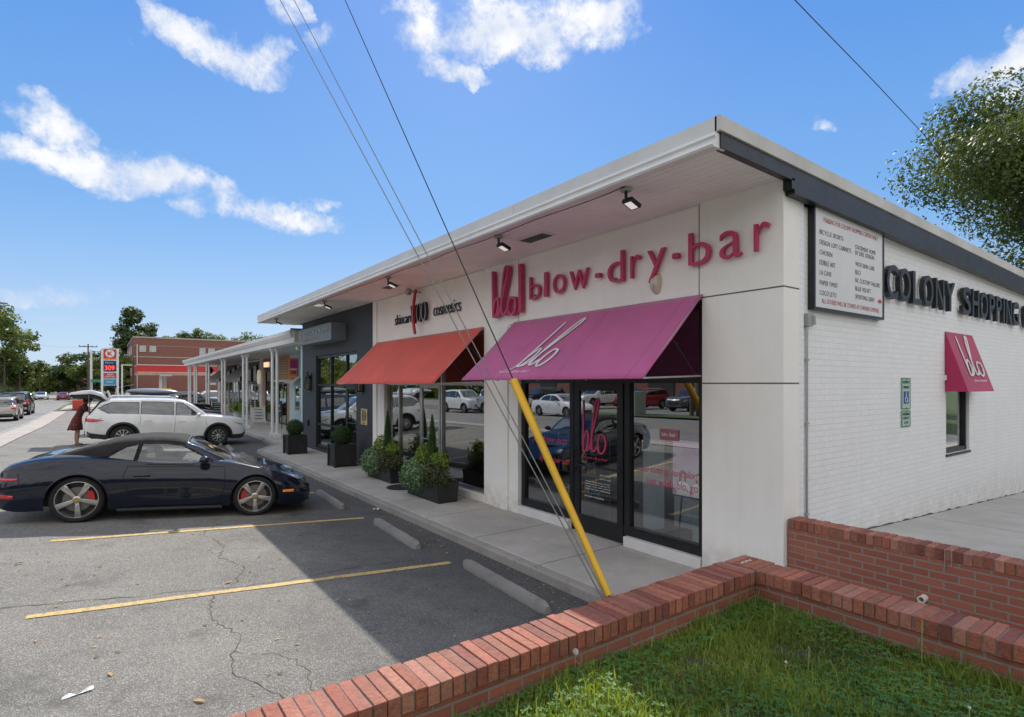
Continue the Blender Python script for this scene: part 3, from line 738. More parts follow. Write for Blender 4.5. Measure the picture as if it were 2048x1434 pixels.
# roof slab, fascia, gutter, soffit
m=MB(); 
def slab(xa,xb,ya,yb,z0,z1,m):
    m.add([(xa,ya,z0(xa)),(xb,ya,z0(xb)),(xb,yb,z0(xb)),(xa,yb,z0(xa)),(xa,ya,z1(xa)),(xb,ya,z1(xb)),(xb,yb,z1(xb)),(xa,yb,z1(xa))],[(0,3,2,1),(4,5,6,7),(0,1,5,4),(1,2,6,5),(2,3,7,6),(3,0,4,7)])
slab(4.52,24.2,3.02,21.48,lambda x:4.55 if x<5 else 4.45-.0225*(x-5),lambda x:rt(x)-.02,m); roof=obj('roof',m,mk('roof_membrane',(.35,.34,.33),.9,.2,1),bld)
M_flash=mk('white_metal_flashing',(.62,.62,.60),.42,.06,1.5,bump=.03)
m=MB()
for i in range(6): m.box(4.455,3.0+i*3.09,4.615,4.515,3.0+i*3.09+3.084,4.752)
obj('fascia',m,M_flash,roof)
def aged():
    m_,n_,b_,ob_=newmat('weathered_fascia')
    c_=n_.mix(n_.ramp(n_.noise(ob_,1.4,5),.3,.7),(.50,.49,.47),(.62,.61,.58))
    sp_=n_.n('ShaderNodeSeparateXYZ'); n_.l(ob_,sp_.inputs[0])
    hgt=n_.math('ADD',n_.math('SUBTRACT',sp_.outputs[2],4.75),n_.math('MULTIPLY',n_.math('SUBTRACT',sp_.outputs[0],4.46),.0225))
    d_=n_.math('MULTIPLY',n_.ramp(n_.noise(n_.scaled(ob_,(9,9,1.2)),3,6,.75),.47,.68),n_.ramp(hgt,-.13,-.01))
    c_=n_.mix(d_,c_,(.06,.055,.045)); n_.l(c_,b_.inputs['Base Color']); b_.inputs['Roughness'].default_value=.85; return m_
m=MB(); slab(4.455,24.2,2.965,3.018,lambda x:rt(x)-.13,lambda x:rt(x)+.004,m)
obj('side_coping',m,aged(),roof)
m=MB(); slab(5.80,24,2.985,3.085,lambda x:rt(x)-.40,lambda x:rt(x)-.134,m); slab(4.50,5.798,2.985,3.06,lambda x:rt(x)-.272,lambda x:rt(x)-.134,m); m.box(5.74,2.985,4.36,5.80,3.08,4.47)
obj('dark_fascia',m,mk('black_metal_fascia',(.012,.012,.0125),.4,.3,2,bump=.1,bs=8),roof)
m=MB()
prof=[(4.512,4.605),(4.43,4.605),(4.42,4.575),(4.445,4.56),(4.44,4.53),(4.41,4.515),(4.395,4.49),(4.41,4.47),(4.512,4.47)]
n=len(prof); vs=[(x,3.0,z) for x,z in prof]+[(x,21.3,z) for x,z in prof]
m.add(vs,[tuple(range(n)),tuple(range(n,2*n))[::-1]]+[(i,(i+1)%n,n+(i+1)%n,n+i) for i in range(n)])
obj('gutter',m,M_whitep,roof)
m=MB()
y=3.03
k=0
while y<0: pass
for i in range(11):
    xa=4.52+i*.114; m.box(xa,3.03,4.495,xa+.109,21.45,4.515)
obj('soffit',m,mk('soffit_boards',(.84,.83,.80),.6,.06,1.0,grime=.12),bld)
m=MB(); m.box(4.515,3.03,4.508,5.77,21.44,4.53); m.box(4.5,3.0,4.475,5.78,3.03,4.5); m.box(5.74,4.1,4.478,5.768,14.0,4.494)
obj('soffit_trim',m,M_groove if False else M_whitep,bld)
def vent(y,nm='soffit_vent'):
    m=MB(); m.box(5.0,y-.3,4.478,5.26,y+.3,4.494); f=obj(nm,m,M_whitep,bld,bevel=.003)
    m=MB()
    for i in range(9): m.box(5.03+i*.023,y-.26,4.471,5.03+i*.023+.012,y+.26,4.477)
    m.box(5.028,y-.262,4.4765,5.24,y+.262,4.478)
    obj('grille',m,mk('vent_grey',(.10,.11,.11),.6),f)
vent(6.45); vent(11.6)
m=MB(); m.box(4.72,15.4,4.488,4.9,15.8,4.494); obj('soffit_light',m,mk('soffit_lamp',(.8,.78,.7),.5,emit=.35,ecol=(1,.85,.65)),bld)
# gutter cable
m=MB(); m.tube([(4.56,y_,4.475-.01*math.sin(y_*3)) for y_ in fr(4.2,16,.4)],.005,5); obj('lamp_cable',m,M_black,bld)

# interior
def room(ya,yb,flo,wal,nm):
    m=MB(); m.box(6.02,ya,SZ,11.5,yb,SZ+.012); obj(nm+'_floor',m,flo,bld)
    m=MB(); m.box(11.5,ya,SZ,11.6,yb,3.4); m.box(6.02,ya-.001,SZ,11.5,ya+.05,3.4); m.box(6.02,yb-.05,SZ,11.5,yb,3.4); m.box(6.02,ya,3.3,11.5,yb,3.38); obj(nm+'_interior_wall',m,wal,bld)
room(3.4,8.2,mk('salon_floor_m',(.10,.095,.09),.4,.2,2),mk('salon_wall_m',(.16,.15,.15),.8,.1,1),'salon')
room(8.3,13.9,mk('skin_floor_m',(.09,.07,.05),.5,.2,2),mk('skin_wall_m',(.12,.09,.07),.8,.1,1),'skincare')
room(14.2,20.6,mk('dark_floor_m',(.07,.07,.065),.5,.2,2),mk('dark_wall_m',(.07,.09,.075),.8,.1,1),'dark')

# storefront frames
def front(nm,y0,y1,z0,z1,vert,horiz,mat,gl,th=.05,x=5.84,door=None):
    """vert: list of y positions of mullions; horiz: list of (z,ya,yb)"""
    m=MB(); d=.09
    m.box(x,y0,z0,x+d,y0+th,z1); m.box(x,y1-th,z0,x+d,y1,z1); m.box(x+.001,y0,z0,x+d-.001,y1,z0+th*1.3); m.box(x+.001,y0,z1-th,x+d-.001,y1,z1)
    for v in vert: m.box(x-.002,v-th/2,z0 if not(door and door[0]-.05<v<door[1]+.05) else SZ,x+d+.002,v+th/2,z1)
    for z,ya,yb in horiz: m.box(x+.003,ya,z-th/2,x+d-.003,yb,z+th/2)
    f=obj(nm,m,mat,bld)
    m=MB(); m.box(x+.045,y0+.01,z0+.02,x+.051,y1-.01,z1-.02) if not door else None
    if door:
        ya,yb,dt=door
        for a,b,c,e in((y0+.01,ya,z0+.02,z1-.02),(yb,y1-.01,z0+.02,z1-.02),(ya,yb,dt,z1-.02)): m.box(x+.045,a,c,x+.051,b,e)
    obj('pane',m,gl,f); return f
def gdoor(nm,ya,yb,z0,z1,mat,x=5.83,bot=.26,st=.11,hy=None,handle=True):
    m=MB(); a,b=ya+.03,yb-.03
    m.box(x,a,z0+.015,x+.05,a+st,z1); m.box(x,b-st,z0+.015,x+.05,b,z1); m.box(x+.001,a+st,z0+.015,x+.049,b-st,z0+bot); m.box(x+.001,a+st,z1-st,x+.049,b-st,z1)
    d=obj(nm,m,mat,bld,bevel=.003)
    m=MB(); m.box(x+.022,a+st,z0+bot,x+.028,b-st,z1-st); obj('pane',m,M_glass,d)
    if handle:
        hy=hy or b-.06; m=MB(); m.tube([(x,hy,z0+.93),(x-.06,hy,z0+.95),(x-.06,hy,z0+1.2),(x,hy,z0+1.22)],.012,8); m.tube([(x-.01,a+.03,z0+1.0),(x-.01,b-.03,z0+1.0)],.012,6)
        obj('handle',m,M_black if mat is M_black else M_alu,d)
    return d
front('salon_window',4.085,7.745,.27,3.34,[5.33,6.46],[(2.40,4.1,7.74)],M_black,M_glass,.09,door=(5.36,6.42,2.4))
gdoor('salon_door',5.37,6.42,SZ,2.355,M_black,hy=6.36)
for ya_,yb_ in((4.10,5.29),(6.5,7.73)):
    m=MB(); m.box(5.836,ya_,.262,5.932,yb_,.38); obj('window_base',m,M_black,bld)
front('skincare_window',8.82,13.41,.26,3.34,[10.58,11.56,12.7],[(2.34,8.83,13.4)],M_alu,M_glass,.055,door=(10.6,11.54,2.34))
gdoor('skincare_door',10.6,11.54,SZ,2.31,M_alu,hy=10.72,st=.06,bot=.2)
front('dark_shop_window',15.38,19.16,.24,3.26,[16.36,17.75],[(2.30,15.39,19.15),(1.0,16.4,19.1)],M_black,M_glass,.07,door=(15.42,16.32,2.3))
gdoor('dark_shop_door',15.42,16.34,.2,2.26,M_black,hy=16.2,st=.08,bot=.3)
# decals on the salon glass
M_pink=mk('pink_vinyl',(.55,.045,.14),.5,.05,3); M_wdec=mk('white_vinyl',(.75,.75,.75),.6)
dg_=bpy.context.evaluated_depsgraph_get()
def decal(mb,nm,mat,label,cat,group=None): return tag(obj(nm,mb,mat),label,cat,group)
DX=5.845
m=ribbon(slant(BLO,.05),.032,.002,(5.845,6.24,1.33),'x',sx=.55,sy=.78); decal(m,'door_logo',M_pink,'pink handwritten blo lettering on the glass salon door','lettering')
m=text_mb('blow-dry-bar',(5.845,6.2,1.22),.5,.05,depth=.001); decal(m,'door_text',M_pink,'small pink words below the logo on the salon door','lettering')
m=text_mb('9am to 8pm',(5.845,5.86,1.0),.22,.03,depth=.001)
for i,t in enumerate(['10am to 6pm','all our blow outs are by','appointment, call us or','book your visit online','walk ins are welcome']): merge(m,text_mb(t,(5.845,5.86 if i<1 else 6.16,.95-.035*i-(.03 if i else 0)),.22 if i<1 else .5,.022,depth=.001))
merge(m,text_mb('salon hours & products',(5.845,6.18,.66),.4,.03,depth=.001)); decal(m,'door_hours',M_wdec,'white opening hours lettering on the salon door','lettering')
m=text_mb('just wash, blo, go',(5.883,5.02,.98),.80,.13,depth=.001); decal(m,'window_slogan',M_pink,'pink words just wash, blo, go on the right salon window','lettering')
m=text_mb('no cutting, no color',(5.883,5.10,1.14),.86,.12,depth=.001,shear=.45); decal(m,'window_slogan',M_pink,'pink slanted words no cutting, no color on the right salon window','lettering')
decal(text_mb('just blow outs',(5.883,7.5,1.36),.9,.14,depth=.001,shear=.45),'window_slogan',M_pink,'upper pink slanted words on the left salon window','lettering')
decal(text_mb('by our hair stars',(5.883,7.3,1.05),.8,.12,depth=.001,shear=.45),'window_slogan',M_pink,'lower pink slanted words on the left salon window','lettering')
m=MB(); m.box(5.842,6.30,1.30,5.846,6.38,1.42); decal(m,'door_sticker',mk('teal_sticker',(.02,.25,.2),.5),'small teal sticker on the salon door edge','sticker')
m=MB(); m.box(5.842,6.31,1.45,5.846,6.37,1.66); decal(m,'door_sticker',M_wdec,'narrow white sticker on the salon door edge','sticker')
m=MB(); m.box(5.876,4.50,1.62,5.878,4.80,1.76); o=decal(m,'window_card',mk('pink_card',(.35,.12,.16),.6),'small pink framed card stuck high on the right salon window','card')
m=text_mb('blo bar',(5.874,4.76,1.67),.22,.05,depth=.001); obj('card_text',m,M_wdec,o)
# things inside the salon
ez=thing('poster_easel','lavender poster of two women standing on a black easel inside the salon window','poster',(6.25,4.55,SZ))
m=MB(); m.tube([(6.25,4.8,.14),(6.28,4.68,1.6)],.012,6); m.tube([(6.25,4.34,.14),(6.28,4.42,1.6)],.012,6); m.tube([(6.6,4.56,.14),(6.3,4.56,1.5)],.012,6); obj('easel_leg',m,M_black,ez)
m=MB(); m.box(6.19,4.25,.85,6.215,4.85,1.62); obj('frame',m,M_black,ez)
m=MB(); m.box(6.184,4.27,.87,6.189,4.83,1.60); p=obj('poster',m,mk('lavender_poster',(.42,.30,.44),.6,.1,2,emit=.35),ez)  # poster layers glow faintly by themselves to show through the glass; no lamp
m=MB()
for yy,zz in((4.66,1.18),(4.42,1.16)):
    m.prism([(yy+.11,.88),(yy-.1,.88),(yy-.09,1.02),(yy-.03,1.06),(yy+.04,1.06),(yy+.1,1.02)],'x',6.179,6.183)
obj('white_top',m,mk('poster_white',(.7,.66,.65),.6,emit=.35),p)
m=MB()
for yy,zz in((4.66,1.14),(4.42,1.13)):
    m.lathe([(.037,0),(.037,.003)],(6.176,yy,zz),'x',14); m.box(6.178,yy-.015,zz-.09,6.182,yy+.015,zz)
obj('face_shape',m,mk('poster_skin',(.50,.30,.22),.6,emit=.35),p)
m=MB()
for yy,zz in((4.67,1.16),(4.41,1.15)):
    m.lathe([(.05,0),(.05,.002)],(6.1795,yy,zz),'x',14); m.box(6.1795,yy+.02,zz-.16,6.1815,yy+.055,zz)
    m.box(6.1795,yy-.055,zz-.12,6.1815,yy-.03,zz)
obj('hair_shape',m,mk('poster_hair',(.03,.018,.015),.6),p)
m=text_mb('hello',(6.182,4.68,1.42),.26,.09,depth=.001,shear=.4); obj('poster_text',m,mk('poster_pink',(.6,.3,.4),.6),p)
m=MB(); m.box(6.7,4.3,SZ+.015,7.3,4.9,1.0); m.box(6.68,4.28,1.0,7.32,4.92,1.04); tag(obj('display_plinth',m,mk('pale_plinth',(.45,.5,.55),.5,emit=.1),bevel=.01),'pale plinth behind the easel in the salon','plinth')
m=MB(); m.box(7.2,5.2,SZ+.015,7.5,5.6,1.25); tag(obj('display_column',m,mk('pale_plinth',(.45,.5,.55),.5),bevel=.01),'tall pale column in the middle of the salon','column')
m=MB(); m.lathe([(.16,0),(.16,1.5),(.13,1.5)],(6.9,5.75,SZ+.015),'z',20); tag(obj('display_column',m,mk('pale_plinth',(.45,.5,.55),.5)),'round pale column behind the salon door','column')
M_shelf=mk('chrome_shelf',(.4,.4,.4),.3,metal=.8)
sh=thing('product_shelf','metal display shelf filled with hair products inside the left salon window','shelf',(6.5,6.9,SZ))
m=MB()
for z in(.45,.85,1.2): m.box(6.35,6.45,z,6.7,7.4,z+.02)
for yy in(6.47,7.38):
    for xx in(6.37,6.68): m.tube([(xx,yy,.13),(xx,yy,1.5)],.012,6)
obj('rack',m,M_shelf,sh)
pc=[(.55,.5,.45),(.05,.05,.06),(.5,.08,.15),(.1,.25,.3),(.5,.35,.05),(.6,.6,.6)]
m=MB()
for z in(.47,.87,1.22):
    for k in range(13):
        yy=6.5+k*.068; h=random.uniform(.1,.22); c=random.choice(pc); r=random.uniform(.018,.028); o_=len(m.v)
        m.box(6.42,yy-r,z,6.42+2*r,yy+r,z+h,col=c); m.box(6.43,yy-r*.4,z+h,6.43+r,yy+r*.4,z+h+.03,col=(.02,.02,.02))
obj('bottles',m,mk('bottle_mix',(1,1,1),.35,.05,3,attr=True,emit=0),sh)
m=MB(); m.box(6.25,8.95,SZ+.015,6.85,9.5,1.15); m.box(6.22,8.92,1.15,6.88,9.53,1.19); tag(obj('reception_counter',m,mk('brown_wood_counter',(.14,.075,.04),.5,.3,4,stretch=(1,8,1)),bevel=.008),'brown wooden counter inside the right window of the skincare shop','counter')
m=MB(); m.box(6.3,12.0,SZ+.015,6.9,13.2,.95); m.box(6.5,12.2,.95,6.7,12.9,1.5); tag(obj('reception_counter',m,mk('dark_wood_counter',(.07,.045,.03),.5,.3,4)),'dark counter inside the left window of the skincare shop','counter')
m=MB(); m.lathe([(.03,0),(.05,.02),(.03,.2),(.07,.3),(.02,.33)],(6.5,9.2,1.19),'z',14); tag(obj('table_lamp',m,M_dark),'small dark lamp standing on the brown skincare counter','lamp')

# ================================================================== awnings
def fabric(name,c,var=.1):
    m_,n_,b_,ob_=newmat(name)
    col=n_.mix(n_.ramp(n_.noise(ob_,.9,4),.3,.7),tuple(v*(1-var) for v in c),tuple(min(1,v*(1+var)) for v in c))
    col=n_.mix(n_.math('MULTIPLY',n_.ramp(n_.noise(n_.scaled(ob_,(1.5,3.5,.6)),2,6,.7),.5,.75),.22),col,tuple(v*.45+.08 for v in c))
    sp_=n_.n('ShaderNodeSeparateXYZ'); n_.l(ob_,sp_.inputs[0]); sm_=n_.math('LESS_THAN',n_.math('PINGPONG',n_.math('ADD',sp_.outputs[1],50.0),.62),.012); col=n_.mix(n_.math('MULTIPLY',sm_,.28),col,tuple(v*.4 for v in c))
    n_.l(col,b_.inputs['Base Color']); b_.inputs['Roughness'].default_value=.75; b_.inputs['Sheen Weight'].default_value=.25
    bp=n_.n('ShaderNodeBump'); bp.inputs['Strength'].default_value=.25; bp.inputs['Distance'].default_value=.004; n_.l(n_.noise(ob_,420,2),bp.inputs['Height']); n_.l(bp.outputs[0],b_.inputs['Normal'])
    out=n_.N['Material Output']; t=n_.n('ShaderNodeBsdfTranslucent'); n_.l(col,t.inputs[0]); mx=n_.n('ShaderNodeMixShader'); mx.inputs[0].default_value=.15
    n_.l(b_.outputs[0],mx.inputs[1]); n_.l(t.outputs[0],mx.inputs[2]); n_.l(mx.outputs[0],out.inputs[0]); return m_
M_pk=fabric('magenta_canvas',(.60,.125,.335)); M_rd=fabric('red_canvas',(.80,.095,.06)); M_ck=fabric('crimson_canvas',(.50,.03,.12))
def awning(nm,label,y0,y1,z1,z0,xf,mat,sag=.0,lip=0.02):
    r=thing(nm,label,'awning',(FX,(y0+y1)/2,z0))
    m=MB()
    def f(u,v):
        y=y0+(y1-y0)*u; x=5.755+(xf-5.755)*v; z=z1+(z0-z1)*v
        z-= .018*math.sin(PI*v)*(1-.0*u); z-=sag*max(0,(u-.78)/.22)**2*math.sin(v*PI/2)*(.8 if u<.93 else .8-(u-.93)*14)
        z+=.003*math.sin(u*37)*math.sin(v*PI)
        return (x,y,z)
    m.grid(f,48,14)
    # lower valance lip
    a=[f(i/48,1) for i in range(49)]; m.add(a+[(p[0]+.004,p[1],p[2]-lip) for p in a],[(i,i+1,49+i+1,49+i) for i in range(48)])
    o=obj('canvas',m,mat,r,smooth=True,autos=50)
    sm=o.modifiers.new('t','SOLIDIFY'); sm.thickness=.006
    m=MB()
    for y in(y0+.03,y1-.03,):
        m.tube([(5.74,y,z1-.03),(xf+.02,y,z0-.012)],.012,8); m.tube([(5.75,y,z0+.02),(xf+.02,y,z0-.01)],.012,8)
    m.tube([(xf+.02,y0+.02,z0-.005),(xf+.02,y1-.02,z0-.005)],.012,8); m.tube([(5.74,y0+.02,z1-.03),(5.74,y1-.02,z1-.03)],.012,8)
    for k in range(1,4):
        y=y0+(y1-y0)*k/4; m.tube([(5.74,y,z1-.075),(xf+.05,y,z0-.03)],.01,6)
    obj('frame',m,M_alu,r); return r,f
awp,fp=awning('awning','large magenta sloping awning over the salon storefront',4.06,7.84,3.41,2.42,4.70,M_pk)
awr,fr_=awning('awning','plain red sloping awning over the skincare storefront',8.80,13.85,3.41,2.36,4.68,M_rd,sag=.05)
d=Vector((4.70-5.755,0,2.42-3.41)).normalized(); Ba=(Vector((0,-1,0)),-d,Vector((0,-1,0)).cross(-d))
M_awh=mk('white_print',(.72,.72,.72),.7)
def onaw(y,v): 
    p=Vector((5.755+(4.70-5.755)*v,y,3.41+(2.42-3.41)*v-.018*math.sin(PI*v))); return p+Ba[2]*.012
o=ribbon(slant(BLO,.42),.04,.003,onaw(6.62,.83),B=Ba,sx=.70,sy=1.0); obj('logo',o,M_awh,awp)
o=ribbon([[(-.30,-.07),(-.05,-.03),(.08,.1)]],.022,.003,onaw(6.62,.83),B=Ba,sx=.62,sy=.88); obj('logo',o,M_awh,awp)
o=text_mb('blow-dry-bar',onaw(6.90,.93),.72,.07,B=Ba,depth=.002,shear=.2,spacing=1.15); obj('logo_text',o,M_awh,awp)
# small side awning with closed ends
sa=thing('small_awning','small crimson awning with closed ends above the side window','awning',(11.25,3.12,2.2))
z1,z0,yf=3.16,2.225,2.82
m=MB(); xa,xb=10.62,11.90
m.grid(lambda u,v:(xa+(xb-xa)*u,3.112+(yf-3.112)*v,z1+(z0-z1)*v-.006*math.sin(PI*v)),10,10)
for x in(xa,xb): m.add([(x,3.112,z1),(x,yf,z0),(x,3.112,z0)],[(0,1,2)])
o=obj('canvas',m,M_ck,sa); sm=o.modifiers.new('t','SOLIDIFY'); sm.thickness=.006
m=MB(); m.box(xa-.05,3.09,2.40,xa-.01,3.119,2.48); obj('bracket',m,M_whitep,sa)
d=Vector((0,yf-3.112,z0-z1)).normalized(); Bs=(Vector((1,0,0)),-d,Vector((1,0,0)).cross(-d))
P=Vector((xa+.32,3.112+(yf-3.112)*.74,z1+(z0-z1)*.74))+Bs[2]*.01
o=ribbon(slant(BLO,.0),.045,.003,P,B=Bs,sx=.85,sy=.66); obj('logo',o,M_awh,sa)
P=Vector((xa+.45,3.112+(yf-3.112)*.85,z1+(z0-z1)*.85))+Bs[2]*.01
o=text_mb('blow-dry-bar',P,.62,.05,B=Bs,depth=.002); obj('logo_text',o,M_awh,sa)

# ================================================================== signs on the facade
M_pl=mk('pink_letter_face',(.50,.035,.12),.45,.06,2); M_pl2=mk('pink_letter_script',(.52,.05,.15),.45,.08,2)
sg=thing('salon_sign','raised deep pink lettering blo | blow-dry-bar on the white wall above the magenta awning','sign',(FX,5.8,3.6))
for ch,y,w_,h,z in [('b',7.34,.29,.38,3.72),('l',6.95,.075,.39,3.73),('o',6.74,.29,.30,3.74),('w',6.35,.41,.29,3.745),('dot',5.78,.10,.065,3.85),('d',5.56,.30,.42,3.74),('r',5.14,.17,.30,3.75),('y',4.85,.28,.41,3.65),('dot',4.44,.09,.07,3.88),('b',4.22,.30,.40,3.75),('a',3.80,.27,.31,3.76),('r',3.38,.17,.30,3.775)]:
    if ch=='dot':
        o=MB(); o.box(FX-.11,y,z,FX-.035,y-w_,z+h); o=obj('letter',o,M_pl,sg,bevel=.012)
    else:
        o=text_mb(ch,(FX-.035,y,z),w_,h,bold=-.008,depth=.045); obj('letter',o,M_pl,sg)
m=MB(); m.box(FX-.11,7.52,3.545,FX-.03,7.60,4.36); obj('divider_bar',m,M_pl,sg,bevel=.004)
o=ribbon(BLO,.055,.09,(FX-.03,8.38,3.53),sx=.80,sy=.83); obj('script_logo',o,M_pl2,sg)
m=MB()
for y in(8.3,7.9,7.56,7.25,6.6,5.45,4.75,4.1,3.6): m.tube([(FX+.01,y,3.8),(FX-.04,y,3.8)],.012,6)
obj('standoff',m,M_black,sg)
# woo sign
M_bl=mk('black_letter',(.018,.02,.023),.4,.1,4); M_redp=mk('red_gloss',(.45,.015,.02),.3)
ws_=thing('skincare_sign','raised black lettering skincare WOO cosmetics with a tall red stroke','sign',(FX,11.2,3.6))
o=text_mb('skincare',(FX-.02,12.70,3.76),0.95,.24,bold=-.012,depth=.025); obj('lettering',o,M_bl,ws_)
o=text_mb('cosmetics',(FX-.02,10.73,3.79),1.12,.25,bold=-.012,depth=.025); obj('lettering',o,M_bl,ws_)
o=text_mb('W',(FX-.04,11.74,3.70),.30,.42,depth=.05,bold=.0); obj('lettering',o,M_bl,ws_)
def ell(r1,r2,y,z,x0,x1,mb,n=28,w=.02):
    vs=[];
    for (rr,xx) in((0,x0),(0,x1)):
        pass
    for k in range(n):
        a=2*PI*k/n
        for (e,xx) in((0,x0),(w,x0),(w,x1),(0,x1)): vs.append((xx,y+(r1-e)*math.cos(a),z+(r2-e)*math.sin(a)))
    fs=[]
    for k in range(n):
        k2=(k+1)%n
        for j in range(4): fs.append((k*4+j,k*4+(j+1)%4,k2*4+(j+1)%4,k2*4+j))
    mb.add(vs,fs)
m=MB(); ell(.10,.205,11.27,3.92,FX-.12,FX-.04,m,w=.03); ell(.10,.205,11.04,3.93,FX-.12,FX-.04,m,w=.03); obj('ring_letter',m,M_bl,ws_)
m=MB(); ell(.103,.208,11.27,3.92,FX-.126,FX-.12,m,w=.012); ell(.103,.208,11.04,3.93,FX-.126,FX-.12,m,w=.012); obj('ring_edge',m,mk('pale_edge',(.55,.58,.6),.4),ws_)
o=ribbon([[(0,0),(-.08,.28),(-.09,.6),(-.0,.95),(.06,1.05)]],.07,.04,(FX-.17,11.30,3.44),sx=1.0,sy=.93); obj('red_stroke',o,M_redp,ws_)
m=MB(); m.lathe([(.0,0),(.06,0),(.075,.02),(.075,.09),(.06,.12)],(FX-.30,11.52,4.40),'x',18); m.box(FX-.3,11.38,4.37,FX,11.42,4.41); obj('spot_lamp',m,M_alu,ws_)
# dark shop sign box
ds=thing('box_sign','grey rectangular box sign with pale metal lettering on the dark brick wall','sign',(FX,17.9,3.6))
m=MB(); m.box(5.35,16.25,3.62,5.80,19.6,4.13); obj('sign_box',m,mk('grey_sign',(.20,.215,.24),.45,.05,1),ds,bevel=.008)
o=text_mb('DESIGN & HOME',(5.348,18.9,3.88),2.4,.15,depth=.02,spacing=1.2); obj('lettering',o,mk('champagne_metal',(.55,.53,.48),.35,metal=.6),ds)
o=text_mb('BUSINESS',(5.348,18.9,3.72),1.5,.075,depth=.01,spacing=1.3); merge(o,text_mb('B',(5.348,19.45,3.76),.3,.26,depth=.01)); obj('lettering',o,mk('gold_metal',(.55,.38,.16),.4,metal=.6),ds)
pq=thing('gold_plaque','gold plaque with a concentric black emblem on the dark brick wall','plaque',(FX,14.8,1.2))
m=MB(); m.box(5.775,14.58,1.22,5.80,15.03,1.66); obj('plate',m,mk('brass_plate',(.55,.40,.18),.5,.08,3),pq,bevel=.004)
m=MB()
for r in(.15,.10,.05): ell(r,r,14.78,1.47,5.771,5.776,m,w=.022)
m.box(5.771,14.9,1.32,5.776,14.93,1.62); merge(m,text_mb('design',(5.775,14.93,1.25),.2,.035,depth=.003)); obj('emblem',m,M_bl,pq)
# parking sign
psn=thing('parking_sign','white parking notice board in a deep black frame on the painted brick side wall','sign',(7.37,3.1,3.17))
m=MB()
xa,xb,za,zb=6.335,8.17,3.17,4.335
Q=(xb-xa)/1.615
m.box(xa,3.045,za,xa+.03,3.118,zb); m.box(xb-.03,3.045,za,xb,3.118,zb); m.box(xa+.03,3.045,zb-.03,xb-.03,3.118,zb); m.box(xa+.03,3.045,za,xb-.03,3.118,za+.03); obj('frame',m,M_black,psn)
m=MB(); m.box(xa+.03,3.055,za+.03,xb-.03,3.11,zb-.03); obj('panel',m,mk('sign_white',(.70,.70,.70),.5,.04,1.5,grime=.08),psn)
M_rt=mk('red_print',(.45,.05,.04),.6); M_bt=mk('black_print',(.03,.03,.03),.6)
YP=3.053
def ptext(t,x,z,wd,mat,h=.052): obj('text_line',text_mb(t,(xa+(x-xa)*Q,YP,3.17+(z-3.155)*1.04),wd*Q,h,'y',.001,bold=-.012),mat,psn)
ptext('PARKING FOR COLONY SHOPPING CENTER ONLY',xa+.20,4.115,1.26,M_rt); ptext('ALL OTHERS WILL BE TOWED AT OWNERS EXPENSE',xa+.16,3.235,1.33,M_rt)
m=MB(); m.prism([(8.0,3.385),(8.05,3.385),(8.05,3.365),(8.12,3.40),(8.05,3.435),(8.05,3.415),(8.0,3.415)],'y',YP,YP-.002); obj('red_arrow',m,M_rt,psn)
for i,(t,wd) in enumerate([('BICYCLE SPORTS',.50),('DESIGN LOFT CABINETS',.68),('CHOSEN',.26),('EDIBLE ART',.33),('LA CAVE',.24),('PAPER TWIST',.38),('COCO LETO',.35)]): ptext(t,xa+.12,3.975-.109*i,wd,M_bt)
for t,wd,z in [('STATEMENT HOME',.50,3.93),('BY DIEL DESIGN',.46,3.865),('WOO SKIN CARE',.47,3.735),('BLO',.125,3.64),('NC CUSTOM TAILORS',.61,3.545),('BLUE VELVET',.38,3.45),('SPORTING GENT',.48,3.355)]: ptext(t,xa+.90,z,wd,M_bt)
# COLONY SHOPPING CENTER letters
cs=thing('shopping_center_sign','large raised black letters COLONY SHOPPING CENTER on the white side wall','sign',(11.5,3.1,3.5))
xs_=[(8.02,'C',.36),(8.42,'O',.38),(8.87,'L',.32),(9.25,'O',.38),(9.72,'N',.36),(10.12,'Y',.42),(10.90,'S',.38),(11.35,'H',.35),(11.76,'O',.40),(12.24,'P',.32),(12.63,'P',.33),(13.05,'I',.08),(13.23,'N',.34),(13.65,'G',.42),(14.42,'C',.4),(14.92,'E',.32),(15.32,'N',.36),(15.78,'T',.34),(16.2,'E',.32),(16.6,'R',.35)]
M_blk=mk('black_sign_letter',(.012,.013,.014),.35,.2,6,bump=.3,bs=30,fine=.3)
for x,ch,wd in xs_:
    o=text_mb(ch,(x*1.02+.04,3.09,3.465),wd,.45,'y',.06,bold=.012); obj('letter',o,M_blk,cs)
# accessible parking signs
M_sgreen=mk('sign_pale_green',(.42,.55,.47),.45,.05,4); M_gr=mk('sign_green',(.02,.14,.07),.5)
hc=thing('accessible_parking_sign','green edged reserved parking sign with blue wheelchair square, and a penalty plate below','sign',(9.06,3.11,1.74))
m=MB(); m.box(8.91,3.108,1.99,9.22,3.112,2.43); m.box(8.91,3.108,1.745,9.22,3.112,1.975); obj('plate',m,M_sgreen,hc)
m=MB()
for z0_,z1_ in((1.995,2.425),(1.75,1.97)):
    for a in((8.917,z0_,8.925,z1_),(9.205,z0_,9.213,z1_),(8.917,z0_,9.213,z0_+.008),(8.917,z1_-.008,9.213,z1_)): m.box(a[0],3.104,a[1],a[2],3.1075,a[3])
for t,z,wd in(('RESERVED',2.35,.22),('PARKING',2.28,.2),('MAXIMUM',1.905,.22),('PENALTY',1.85,.2),('$ 250',1.785,.13)): merge(m,text_mb(t,(9.065-wd/2,3.106,z),wd,.038,'y',.002,bold=.01))
obj('green_text',m,M_gr,hc)
m=MB(); m.box(8.98,3.104,2.07,9.15,3.1075,2.24); obj('blue_square',m,mk('sign_blue',(.01,.07,.30),.5),hc)
